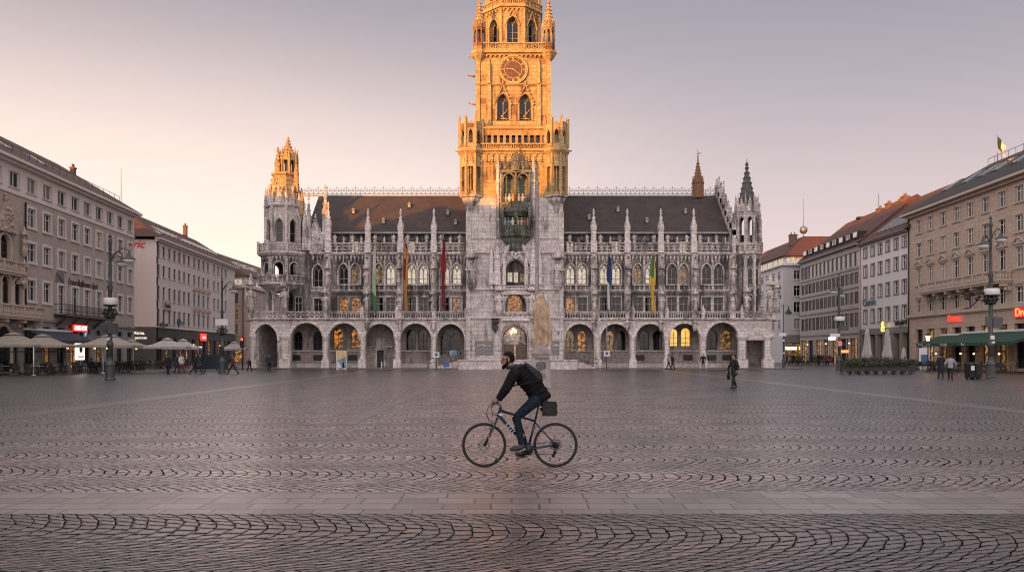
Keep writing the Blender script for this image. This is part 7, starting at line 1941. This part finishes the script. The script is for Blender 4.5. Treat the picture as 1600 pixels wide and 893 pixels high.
for p0, p1, n in (((lx0, -3.0, 1.0), (hx(786, -3), -3.0, 1.0), 5), ((hx(824, -3), -3.0, 1.0), (lx1, -3.0, 1.0), 5), ((lx0, -2.7, .95), (hx(668, -3), -2.7, .1), 4), ((lx1, -2.7, .95), (hx(935, -3), -2.7, .1), 4), ((lx0, -1.4, .95), (hx(668, -3), -1.4, .1), 4), ((lx1, -1.4, .95), (hx(935, -3), -1.4, .1), 4)):
    b = MB(); rail(b, p0, p1, 1.0, n); b.build('railing', M['zinc'], ld)
M['board_grey'] = plaster('grey_notice', (.22,.205,.205), .4)
def scribble(parent, x, y, z, w, h, seed=1):
    rg_ = random.Random(seed); b = MB(); pts = []
    for i in range(26): t = i/25; pts.append((x-w/2+w*t, y, z+h*.5*math.sin(i*1.9+seed)*rg_.uniform(.2, 1)))
    b.tube(pts, .035, 4); b.tube([(x-w/2, y, z-h*.1), (x-w*.1, y, z+h*.4), (x+w*.15, y, z-h*.2)], .045, 4)
    b.tube([(x-w*.4, y, z-h*.85), (x+w*.45, y, z-h*.8)], .02, 4)
    return b.build('lettering', M['sign_white'], parent)
for px0, px1, lb, sd_ in ((743, 770, 'grey notice board with white scrawl left of the portal', 1), (862, 879, 'grey notice board right of the portal behind the pedestal', 2)):
    t = thing('notice_board', lb, 'notice board', (tx((px0+px1)/2), TY+YT-.03, 0)); w_ = (px1-px0)/14.1
    b = MB(); b.box(-w_/2, w_/2, -.07, 0, tz(553), tz(533)); b.box(-w_/2-.06, w_/2+.06, -.05, 0, tz(553)-.06, tz(533)+.06); b.build('panel', M['board_grey'], t)
    scribble(t, 0, -.09, tz(540), w_*.8, .4, sd_)
M['poster_y'] = simple('yellow_poster', (.55,.40,.20), .5, 0, .3, 3); M['poster_b'] = simple('blue_poster', (.16,.24,.34), .5, 0, .5, 4)
q = gp(533.5, 576.8); t = thing('poster_stand', 'standing poster with yellow top and blue foot under the second wide arch', 'poster', q)
b = MB(); b.box(-.56, .56, -.05, .05, .05, 1.98); b.box(-.5, -.3, -.25, .25, 0, .06); b.box(.3, .5, -.25, .25, 0, .06); b.build('frame', M['sign_white'], t)
b = MB(); b.prism([(-.5, 1.0), (.5, 1.35), (.5, 1.92), (-.5, 1.92)], -.07, -.055); b.build('poster', M['poster_y'], t)
b = MB(); b.prism([(-.5, .14), (.5, .14), (.5, 1.34), (-.5, .99)], -.07, -.055); b.prism([(.1, .14), (.32, .14), (.3, .8), (.12, .8)], -.08, -.071, 1); b.prism([(-.45, .2), (.1, .2), (-.2, .6), (-.42, .9)], -.08, -.071, 2); b.build('poster', [M['poster_b'], M['cl_dark'], M['sign_white']], t)
for px, py, lb in ((513, 576.6, 'white bollard left of the poster stand'), (596.3, 576.6, 'white slim bollard before the iron door'), (615, 576.6, 'white bollard right of the iron door'), (986, 576.6, 'white bollard right of the entrance')):
    t = thing('bollard', lb, 'bollard', gp(px, py)); b = MB(); b.lathe(0, 0, [(.07, 0), (.06, .75), (.07, .78), (.03, .85)], 8); b.build('post', M['sign_white'], t)
for px, py, z0, z1, w_, m, lb in ((708, 577, 1.55, 2.05, .8, 'poster_b', 'small blue board in the traceried arch left of the tower'), (697, 577.5, .3, .9, .65, 'sign_blue', 'small blue plate low before the ramp railing')):
    t = thing('information_board', lb, 'board', gp(px, py)); b = MB(); b.box(-w_/2, w_/2, -.04, 0, z0, z1); b.build('panel', M[m], t); b = MB(); b.tube([(0, .02, 0), (0, .02, z1)], .03, 6); b.build('post', M['zinc'], t)

# ------------------------------------------------------------------ pedestal with a cloth-draped figure, monument pole
q = gp(845, 605); t = thing('statue_pedestal', 'pale stone pedestal with dark lettering and crests behind the cyclist', 'pedestal', q)
M['pale_stone'] = stone('pedestal_stone', (.36,.32,.305), (.32,.285,.27), (.15,.135,.13), .35, bw=3, bh=3)
b = MB(); b.box(-.55, .55, -.55, .55, 0, .14); b.box(-.46, .46, -.46, .46, .14, 1.72); b.box(-.54, .54, -.54, .54, 1.72, 1.86); b.box(-.48, .48, -.48, .48, 1.86, 1.96); b.box(-.34, .34, -.34, .34, 1.96, 2.16); b.build('block', M['pale_stone'], t)
M['crest_grey'] = simple('grey_crest', (.12,.115,.115), .8, 0, .3); M['letter_grey'] = simple('dark_grey_letters', (.05,.05,.055), .8, 0, .2)
text('lettering', 'TIHAAM', .20, M['letter_grey'], t, (0, -.47, 1.5), 0, .012)
b = MB(); b.prism([(-.2, 1.32), (.2, 1.32), (.2, 1.12), (.1, .95), (0, .9), (-.1, .95), (-.2, 1.12)], -.485, -.455)
for s_ in (-1, 1): b.tube([(s_*.12, -.49, 1.28), (s_*.24, -.49, 1.16), (s_*.16, -.49, .98)], .03, 5)
b.build('crest', M['crest_grey'], t)
b = MB(); b.prism([(-.2, .52), (.2, .52), (.24, .68), (.1, .78), (-.1, .78), (-.24, .68)], -.48, -.455); b.build('crest', M['board_grey'], t)
M['tan_cloth'] = simple('tan_wrapping_cloth', (.42,.31,.21), .9, 0, .3, 3, bmp=.02)
b = MB(); n = 60; vs = []; fs = []
prof = [(.04, 2.66), (.13, 2.63), (.20, 2.54), (.22, 2.42), (.27, 2.3), (.36, 2.16), (.38, 1.9), (.37, 1.5), (.38, 1.0), (.40, .5), (.43, .12), (.43, .0)]
for j, (r_, z) in enumerate(prof):
    am = .02+.11*min(1, j/5)
    for k in range(n):
        a = 2*math.pi*k/n
        rr = r_*(1+am*(1.2*math.sin(7*a+.25*j)+.7*math.sin(12*a+1.3+.15*j)))
        vs.append((rr*math.cos(a)+.06*math.sin(z*2), rr*.8*math.sin(a), z))
for j in range(len(prof)-1):
    for k in range(n): fs.append((j*n+k, (j+1)*n+k, (j+1)*n+(k+1) % n, j*n+(k+1) % n))
b.add(vs, fs, 0, True)
for a in (.4, 1.6): b.tube([(-.38, -.28, 1.9-a*.5), (-.1, -.40, 1.3-a*.5), (.1, -.38, 1.0-a*.5), (.32, -.3, .85-a*.5)], .03, 5)
df = tag(b.build('draped_statue', M['tan_cloth'], None, q+V(.02, 0, 2.16)), 'figure wrapped in tan cloth on top of the stone pedestal', 'statue')
t = thing('monument_pole', 'tall slim grey pole rising behind the cloth-draped figure', 'pole', (1.38, 44, 0))
b = MB(); b.lathe(0, 0, [(.25, 0), (.25, .5), (.12, .7), (.085, 10.9), (.12, 11.0), (.02, 11.25)], 10, 0, True); b.build('shaft', M['pale_stone'], t)

# ------------------------------------------------------------------ cafe parasols
M['canvas'] = simple('beige_canvas', (.27,.24,.20), .85, 0, .15, 4, bmp=.01); M['canvas_w'] = simple('off_white_canvas', (.32,.295,.29), .85, 0, .15, 4, bmp=.01)
def parasol(label, x, y, w_, zr, za, mat, rz=0, pole=True):
    t = thing('cafe_parasol', label, 'parasol', (x, y, 0), rz, 'open cafe parasols'); a = w_/2
    b = MB(); n = 8; ring_ = []
    for k in range(n):
        an = k*math.pi/4; rr = a if k % 2 == 0 else a*1.30
        ring_.append((rr*math.cos(an), rr*math.sin(an)))
    zv = za-.28
    vs = [(px_*.22, py_*.22, zv) for px_, py_ in ring_] + [(px_*.62, py_*.62, zr+(zv-zr)*.36) for px_, py_ in ring_]+[(px_, py_, zr) for px_, py_ in ring_] + [(px_*1.0, py_*1.0, zr-.2) for px_, py_ in ring_]
    fs = [(j*8+k, j*8+(k+1) % 8, (j+1)*8+(k+1) % 8, (j+1)*8+k) for j in range(3) for k in range(8)]
    b.add(vs, fs)
    vs = [(px_*.27, py_*.27, zv+.06) for px_, py_ in ring_]+[(0, 0, za)]; b.add(vs, [(k, (k+1) % 8, 8) for k in range(8)])
    b.build('canopy', mat, t)
    b = MB(); b.tube([(0,0,0), (0,0,za-.02)], .045, 8); b.lathe(0, 0, [(.4, 0), (.4, .1), (.06, .14)], 12); b.build('pole', M['zinc'], t)
    b = MB()
    for px_, py_ in ring_: b.tube([(0, 0, zv-.05), (px_*.98, py_*.98, zr-.03)], .018, 4); b.tube([(0, 0, zr-.15), (px_*.5, py_*.5, zr+(zv-zr)*.45)], .014, 4)
    b.build('ribs', M['wood_frame'], t)
for px, Y_, w_, zr, za, m, lb in ((22, 66, 4.7, 2.45, 3.5, 'canvas', 'beige cafe parasol at the far left edge'), (67, 67.5, 4.3, 2.42, 3.4, 'canvas', 'beige cafe parasol overlapping the one at the left edge'), (172, 70.5, 4.9, 2.45, 3.45, 'canvas', 'beige cafe parasol behind the tall left lamp post'), (206, 76, 3.4, 2.4, 3.1, 'canvas', 'smaller beige parasol just right of the tall left lamp post'), (262, 73.5, 3.9, 2.35, 3.2, 'canvas_w', 'pale parasol before the dark shop floor'), (286, 79, 3.4, 2.3, 3.2, 'canvas_w', 'pale parasol overlapping behind the one before the dark shops'), (366, 97, 3.2, 2.3, 3.2, 'canvas_w', 'pale parasol at the mouth of the left street')):
    parasol(lb, (px-800)*Y_/F, Y_, w_, zr, za, M[m], R(14))
def closed_parasol(label, px, Y_, za, z0=.3):
    t = thing('closed_parasol', label, 'parasol', ((px-800)*Y_/F, Y_, 0), 0, 'closed parasols')
    b = MB(); n = 40; vs = []; fs = []; prof = [(.04, za), (.13, za-.15), (.2, za-.7), (.27, za-1.5), (.36, za-2.3), (.46, max(z0, za-2.9)), (.34, max(z0, za-2.95))]
    for j, (r_, z) in enumerate(prof):
        for k in range(n):
            a = 2*math.pi*k/n; rr = r_*(1+.26*math.sin(6*a+.5*j)+.12*math.sin(11*a-1.1*j+px)); vs.append((rr*math.cos(a), rr*math.sin(a), z+.1*math.sin(3*a)*(j > 4)))
    for j in range(len(prof)-1):
        for k in range(n): fs.append((j*n+k, (j+1)*n+k, (j+1)*n+(k+1) % n, j*n+(k+1) % n))
    b.add(vs, fs, 0, True); b.build('folded_canopy', M['canvas_w'], t)
    b = MB(); b.tube([(0,0,0), (0,0,za+.1)], .04, 8); b.lathe(0, 0, [(.3, 0), (.3, .1), (.05, .14)], 10); b.build('pole', M['zinc'], t)
closed_parasol('tall closed white parasol, left one before the white building', 1355, 76, 4.1, .8)
closed_parasol('tall closed white parasol, right one under the yellow ampersand', 1386.5, 75, 4.0, .8)
closed_parasol('short closed white parasol before the shop window of the white building', 1412, 80, 2.3, .4)
# small poles of the wind screen
for px, py, lb in ((52.5, 586, 'white thin pole at the front of the left cafe terrace'), (161, 583, 'white thin pole beside the tall left lamp post')):
    t = thing('terrace_pole', lb, 'pole', gp(px, py)); b = MB(); b.tube([(0,0,0), (0,0,2.2)], .04, 8); b.lathe(0, 0, [(.16, 0), (.16, .06), (.05, .08)], 10); b.build('post', M['sign_white'], t)

# ------------------------------------------------------------------ cafe chairs and tables
M['wicker'] = simple('dark_wicker', (.03,.026,.024), .7, 0, .4, 30); M['cush'] = simple('dark_cushion', (.05,.02,.02), .9, 0, .2)
def chair0(seatm):
    c = thing('cafe_chair', 'dark wicker cafe chair on the terrace', 'chair')
    b = MB(); 
    for sx_ in (-.2, .2):
        for sy in (-.2, .2): b.tube([(sx_, sy, 0), (sx_*.95, sy*.95, .45)], .018, 5)
        b.tube([(sx_, .2, .45), (sx_, .27, .9)], .018, 5); b.tube([(sx_*1.1, .22, .66), (sx_*1.1, -.18, .66), (sx_*1.05, -.2, .45)], .018, 5)
    b.build('frame', M['wicker'], c)
    b = MB(); b.box(-.23, .23, -.23, .23, .43, .47); b.build('seat', seatm, c)
    b = MB(); b.add([(-.21, .21, .5), (.21, .21, .5), (.21, .29, .92), (-.21, .29, .92), (-.21, .235, .5), (.21, .235, .5), (.21, .315, .92), (-.21, .315, .92)], [(0,1,2,3), (7,6,5,4), (3,2,6,7), (0,3,7,4), (1,5,6,2)]); b.build('backrest', M['wicker'], c)
    return c
def table0():
    c = thing('cafe_table', 'small round cafe table on the terrace', 'table')
    b = MB(); b.lathe(0, 0, [(.42, .72), (.43, .735), (.42, .75)], 14); b.build('table_top', M['cl_grey'], c)
    b = MB(); b.lathe(0, 0, [(.22, 0), (.22, .03), (.035, .06), (.03, .72)], 8); b.build('pedestal', M['black'], c)
    return c
C0 = chair0(M['wicker']); T0 = table0(); first = {'c': True, 't': True}
def kids(o): return [k_ for k_ in o.children]
def dup(o, loc, rz, label, group):
    r_ = o.copy(); COL.objects.link(r_); r_.location = loc; r_.rotation_euler = (0, 0, rz); r_['label'] = label; r_['group'] = group
    for ch in o_children[o.name]:
        c = ch.copy(); COL.objects.link(c); c.parent = r_
    return r_
o_children = {C0.name: [k_ for k_ in bpy.data.objects if k_.parent == C0], T0.name: [k_ for k_ in bpy.data.objects if k_.parent == T0]}
def put(kind, loc, rz, label, group):
    o = C0 if kind == 'c' else T0
    if first[kind]:
        first[kind] = False; o.location = loc; o.rotation_euler = (0, 0, rz); o['label'] = label; o['group'] = group; return o
    return dup(o, loc, rz, label, group)
rg2 = random.Random(5)
def terrace(points, where, gname):
    for p in points:
        put('t', p, 0, 'small round cafe table '+where, 'cafe tables '+gname)
        a0 = rg2.uniform(0, 6.28)
        for k in range(rg2.choice((2, 3, 3))):
            a = a0+k*2.1; put('c', p+V(math.sin(a)*.75, -math.cos(a)*.75, 0), a+math.pi+rg2.uniform(-.3, .3), 'dark wicker cafe chair '+where, 'cafe chairs '+gname)
terrace([f1.w(s+rg2.uniform(-.4, .4), -o_+rg2.uniform(-.3, .3), 0) for s in [5+2.55*k for k in range(14)] for o_ in (4.6, 7.2)], 'at the beige building on the left', 'on the left terrace')
terrace([fr.w(s+rg2.uniform(-.4, .4), -o_+rg2.uniform(-.3, .3), 0) for s in [2+2.7*k for k in range(10)] for o_ in (3.4, 6.2)], 'under the green awnings', 'under the green awnings')
terrace([f2.w(s, -o_, 0) for s in (2, 5, 8, 11) for o_ in (3.5, 6)], 'before the dark shop floor', 'before the dark shop floor')
# guests sitting at the tables (dark outlines)
def sit_pose():
    d = dict(pel=(0, .1, .52), chest=(0, .12, .88), neck=(0, .1, 1.06), head=(0, .07, 1.21), face=(0, -1, 0), up=(0, 0, 1))
    for s_, sg in (('L', 1), ('R', -1)):
        d['hp'+s_] = (sg*.09, .06, .50); d['kn'+s_] = (sg*.12, -.34, .50); d['an'+s_] = (sg*.12, -.32, .09); d['to'+s_] = (sg*.13, -.46, .05)
        d['sh'+s_] = (sg*.185, .12, .99); d['el'+s_] = (sg*.24, -.02, .74); d['wr'+s_] = (sg*.14, -.25, .76); d['pn'+s_] = (0, 0, -1); d['th'+s_] = (-sg, 0, 0)
    return d
sp = []
for i, (fc, s, o_, rz_, m, lb) in enumerate(((f1, 12, 8.3, 150, 'cl_dark', 'guest in black seated at the left terrace under the beige parasols'), (f1, 17, 7.9, 40, 'cl_grey', 'guest in grey seated at the left terrace near the lamp post'), (f1, 24, 8.2, 200, 'cl_navy', 'guest in navy seated at the left terrace beside the white pole'), (f1, 31, 8.0, 90, 'cl_red', 'guest in dark red seated at the far end of the left terrace'),
        (fr, 9, 7.0, 20, 'cl_dark', 'guest in black seated under the green awnings'), (fr, 14, 7.2, 300, 'cl_white', 'guest in white seated under the green awnings'), (fr, 20, 7.0, 100, 'cl_navy', 'guest in navy seated under the green awnings near the tallest lamp'))):
    p = fc.w(s, -o_, 0)
    person(lb, p, R(rz_), sit_pose(), M[m], M['cl_dark'], voxel=.032)[0]['group'] = 'guests on the terraces'
    put('c', p+V(-.1*math.sin(R(rz_)), .1*math.cos(R(rz_)), -.0), R(rz_), 'dark wicker cafe chair carrying a seated guest', 'occupied cafe chairs')

# ------------------------------------------------------------------ planters with hedge before the white building
M['hedge'] = simple('box_hedge', (.028,.034,.018), .8, 0, .6, 9); M['leaf'] = simple('dark_leaf', (.035,.045,.02), .6, 0, .5, 5)
pr = random.Random(9)
def planter(label, p, rz, L=1.6, group='hedge planters on the right', hh=.95):
    t = thing('planter_box', label, 'planter', p, rz, group)
    b = MB(); b.box(-L/2, L/2, -.22, .22, .28, .62)
    b.build('box', M['wicker'], t)
    for sx_ in (-1, 1):
        for sy in (-1, 1): b = MB(); b.box(sx_*(L/2-.1)-.03, sx_*(L/2-.1)+.03, sy*.18-.03, sy*.18+.03, 0, .28); b.build('leg', M['iron'], t)
    b = MB()
    for k in range(420):
        x_, y_ = pr.uniform(-L/2, L/2), pr.uniform(-.3, .3); zt_ = hh+.12*math.sin(x_*5+p.x)+.06*math.sin(x_*13)
        z_ = .55+(zt_-.5)*pr.random()**.7; c = V(x_, y_, z_); u = V(pr.uniform(-1,1), pr.uniform(-1,1), pr.uniform(-1,1)).normalized()*pr.uniform(.05, .09); w_ = u.orthogonal().normalized()*pr.uniform(.03, .06)
        b.add([c-u, c+w_, c+u, c-w_], [(0,1,2,3)], k % 2)
    b.build('foliage', [M['hedge'], M['leaf']], t)
for k in range(8):
    px = 1322+k*14.4; Y_ = 66.0; planter('dark hedge planter on thin legs in the row before the white building', V((px-800)*Y_/F, Y_+.1*k, 0), R(1), .85, hh=1.0)
for k in range(7):
    px = 1330+k*15; Y_ = 71.5; planter('dark hedge planter in the rear row before the white building', V((px-800)*Y_/F, Y_, 0), R(1), .95, 'rear hedge planters on the right', 1.25)
for k in range(7):
    px = 1240+k*11.5; Y_ = 118; planter('dark hedge planter on the pavement at the right street mouth', V((px-800)*Y_/F, Y_+rnd.uniform(-2, 2), 0), R(rnd.uniform(-20, 20)), 1.2, 'hedge planters at the street mouth', 1.3)
for k in (3, 7):
    p = f1.w(4+k*4.2, -9.4, 0); planter('low dark hedge planter along the front of the left terrace', p, f1.rz, 2.6, 'hedge planters of the left terrace', .85)
for k in (1, 4, 6):
    p = fr.w(3+k*3.9, -8.6, 0); planter('low dark hedge planter along the front of the awning terrace', p, fr.rz, 2.6, 'hedge planters of the awning terrace', .95)
t = thing('hoarding', 'dark navy hoarding screen beside the second left lamp post', 'hoarding', gp(330, 578.5), R(12))
b = MB()
for k in range(3): b.box(-1.6+k*1.07, -.57+k*1.07, -.04, .04, .12, 1.6)
b.build('panel', M['cl_navy'], t); b = MB()
for k in range(4): b.box(-1.64+k*1.07, -1.58+k*1.07, -.3, .3, 0, .1); b.box(-1.64+k*1.07, -1.58+k*1.07, -.05, .05, 0, 1.62)
b.build('frame', M['iron'], t)

# ------------------------------------------------------------------ awnings
M['awn_green'] = simple('green_awning', (.010,.05,.035), .8, 0, .2, 4); M['awn_blue'] = simple('dark_blue_awning', (.03,.035,.05), .8, 0, .2, 4)
def awning(label, fac, s0, s1, z1, z0, out, mat, words=(), val=.32):
    t = thing('awning', label, 'awning', fac.w(0, 0, 0), fac.rz, 'awnings'); b = MB()
    b.add([(s0, -.2, z1), (s1, -.2, z1), (s1, -out, z0), (s0, -out, z0)], [(0,1,2,3)]); b.add([(s0, -out, z0), (s1, -out, z0), (s1, -out-.02, z0-val), (s0, -out-.02, z0-val)], [(0,1,2,3)])
    for s in (s0, s1): b.add([(s, -.2, z1), (s, -out, z0), (s, -out, z0-val)], [(0,1,2)])
    b.build('canvas', mat, t)
    b = MB(); b.box(s0-.1, s1+.1, -.35, -.02, z1-.08, z1+.14); b.build('cassette', M['sign_white'], t)
    b = MB()
    for s in (s0+.15, s1-.15): b.tube([(s, -.2, z1-.4), (s, -out*.55, (z1+z0)/2-.45), (s, -out, z0-.05)], .03, 5)
    b.build('arms', M['zinc'], t)
    for s, w_ in words: text('lettering', w_, .42, M['sign_white'], t, (s, -out-.035, z0-val*.5), 0, .005)
# signs tagged as parts of the awnings they are printed on
awning('green awning nearest the lantern post, printed Tucce caffe', fr, fr.s(1474), fr.s(1508), 3.75, 2.85, 3.0, M['awn_green'], [(fr.s(1474)+1.0, 'Tucce'), (fr.s(1474)+2.8, 'caffe')])
awning('green awning with white cassette, printed Baccalla', fr, fr.s(1509), fr.s(1548), 3.9, 2.8, 3.6, M['awn_green'], [(fr.s(1530), 'Baccalla')])
awning('green awning behind the tallest lamp post, printed Bor', fr, fr.s(1549), fr.s(1592), 3.9, 2.8, 3.6, M['awn_green'], [(fr.s(1563), 'Bor..')])
awning('green awning at the right edge of the picture', fr, fr.s(1593), fr.s(1593)+5, 3.9, 2.8, 3.6, M['awn_green'])
awning('dark blue awning above the left beige parasols', f1, f1.s(36), f1.s(108), 4.0, 3.0, 2.6, M['awn_blue'])

# ------------------------------------------------------------------ shop signs
def sign_mat(n, e, es): return simple(n, tuple(min(1, x*.6) for x in e), .4, 0, .02, emit=e, es=es)
M['neon_red'] = sign_mat('red_neon', (1.0, .03, .015), 1.3); M['neon_white'] = sign_mat('white_light', (1.0, .85, .75), .7); M['neon_yellow'] = sign_mat('yellow_light', (1.0, .72, .12), .9); M['neon_blue'] = sign_mat('blue_light', (.15, .5, .7), .5); M['neon_orange'] = sign_mat('orange_light', (1.0, .3, .08), .9)
M['sign_red_box'] = sign_mat('red_light_box', (.9, .03, .03), .3)
def fsign(label, fac, s, z, w_, h, boxm, words, lm, size, out=.25, sx=1.0, name='shop_sign'):
    t = thing(name, label, 'sign', fac.w(s, -out, z), fac.rz)
    if boxm: b = MB(); b.box(-w_/2, w_/2, -.06, .1, -h/2, h/2); b.build('panel', boxm, t); b = MB(); b.box(-.05, .05, .1, out, -.05, .05); b.build('bracket', M['iron'], t)
    if words: text('lettering', words, size, lm, t, (0, -.09, 0), 0, .03, sx=sx)
    return t
fsign('red neon sign reading Dumcc over the shop windows of the beige right building', fr, fr.s(1494), 5.55, 2.9, .7, None, 'Dumcc', M['neon_red'], 1.0, .12, sx=.95)
fsign('big red neon sign reading Drow at the right edge', fr, fr.s(1604), 5.6, 3.2, .9, M['sign_red_box'], 'Drow', M['neon_orange'], 1.1, .2)
fsign('glowing yellow ampersand sign on the white building', f4, f4.s(1389), 5.15, 1, 1, None, '&', M['neon_yellow'], 2.0, .7)
fsign('red and white light box reading LANA HOT over the left cafe', f1, f1.s(117.5), 4.4, 3.4, .75, M['sign_red_box'], 'LANA HOT', M['neon_white'], .72, .5, sx=.8)
t = fsign('round red glowing sign over the left cafe door', f1, f1.s(109), 2.75, .1, .1, None, '', M['neon_red'], .5, .9)
b = MB(); b.M = Matrix.Rotation(R(90), 4, 'X'); b.lathe(0, 0, [(.45, 0), (.45, .08)], 20); b.M = None; d_ = b.build('disc', M['neon_red'], t); b = MB(); b.tube([(0, -.12, .22), (0, -.12, -.22)], .05, 5); b.tube([(-.12, -.12, .1), (.12, -.12, .1)], .04, 5); b.build('symbol', M['sign_red_box'], t)
fsign('small blue light sign reading 12.1 over the left cafe', f1, f1.s(127.5), 2.75, 1.9, .6, M['sign_dark'], '12.1', M['neon_blue'], .6, .5)
fsign('teal pharmacy style panel beside the red light box', f1, f1.s(128), 3.75, 1.2, .9, M['teal'], 'iP', M['neon_blue'], .6, .3)
t = fsign('white light box with a dark round emblem at the far left edge', f1, f1.s(7), 1.9, 1.6, 1.5, M['neon_white'], '', M['script'], .4, 6.5)
b = MB(); b.M = Matrix.Translation((0, -.075, .2)) @ Matrix.Rotation(R(90), 4, 'X'); b.lathe(0, 0, [(.3, 0), (.3, .02)], 16); b.M = None; b.box(-.6, .6, -.09, -.065, -.55, -.48); b.box(-.5, .5, -.09, -.065, -.4, -.34); b.build('emblem', M['script'], t)
b = MB(); b.box(-.05, .05, 0, .05, -1.9, -.7); b.build('post', M['iron'], t)
fsign('red light box on the dark shop floor of the red-roofed building', f2, f2.s(315), 4.3, 2.6, 1.1, M['neon_red'], 'ooooo', M['neon_white'], .5, .3)
fsign('thin white light strip on the dark shop floor', f2, f2.s(308), 2.7, 2.6, .2, M['neon_white'], '', M['neon_white'], .3, .3)
t = fsign('dark green ring emblem on a mast above the dark shop floor', f2, f2.s(265), 5.9, .1, .1, None, '', M['teal'], .4, 1.2)
b = MB(); b.tube([(.5*math.cos(k*math.pi/10), -.1, .3+.5*math.sin(k*math.pi/10)) for k in range(20)], .12, 6, 0, True); b.tube([(0, 0, -.3), (0, 0, -1.6)], .05, 6); b.build('ring', M['teal'], t)
b = MB(); b.box(.8, 2.4, -.06, .06, -.15, .15); b.box(1.0, 1.2, -.06, .06, -.15, .5); b.box(1.6, 2.0, -.06, .06, .1, .4); b.build('panel', M['sign_dark'], t)
fsign('dark green lettering above the shop floor near the drainpipe', f2, f2.s(253), 5.75, 2.6, .3, M['sign_dark'], 'Bayonn', M['teal'], .8, .3)
fsign('bronze panel between the upper windows of the red-roofed building', f2, f2.s(259.5), 8.45, 3.0, 1.3, M['beige_trim'], 'Xonin', M['script'], .9, .12)
t = thing('shop_sign', 'small white lettering in two lines on the dark gable wall', 'sign', f2.w(-.05, 2.2, 4.2), f2.rz-R(90))
text('lettering', 'Vama.', .62, M['neon_white'], t, (0, -.08, .3)); text('lettering', 'pasnosa', .5, M['neon_white'], t, (.2, -.08, -.35))
for x_, y_, m, lb in ((49.6, 142.2, 'neon_white', 'white lit fascia sign on the corner building at the street end'), (52.0, 142.2, 'neon_yellow', 'yellow lit fascia sign on the corner building at the street end')):
    t = thing('shop_sign', lb, 'sign', (x_, y_-.1, 2.6)); b = MB(); b.box(-1.0, 1.0, -.06, .1, -.28, .28); b.build('panel', M[m], t)
fsign('orange lit strip sign in a shop of the grey block', f5, f5.s(1323), 2.0, 2.4, .4, M['neon_orange'], '', M['neon_white'], .3, .3)
fsign('white arrow light sign over the grey block shops', f5, f5.s(1304), 4.0, 2.6, .5, M['neon_white'], '', M['neon_white'], .3, .4)
t = thing('advertising_stand', 'white framed advertising stand with blue picture before the beige building', 'advertising stand', gp(1444, 578), R(-10))
b = MB(); b.box(-.5, .5, -.08, .08, .15, 2.3); b.box(-.4, .4, -.2, .2, 0, .16); b.build('frame', M['neon_white'] if False else M['sign_white'], t)
b = MB(); b.box(-.34, .34, -.1, -.08, .5, 1.6); b.build('poster', M['sign_blue'], t)

# drain cover out on the cobbles
t = thing('drain_cover', 'small dark drain cover in the cobbles near the tall left lamp post', 'drain cover', gp(215, 583.8))
b = MB(); b.lathe(0, 0, [(.62, .004), (.62, .02), (.56, .028)], 20); b.build('rim', M['iron'], t)
b = MB()
for k in range(7): b.box(-.5, .5, -.42+k*.14-.04, -.42+k*.14+.04, .02, .034)
b.build('grating', M['black'], t)
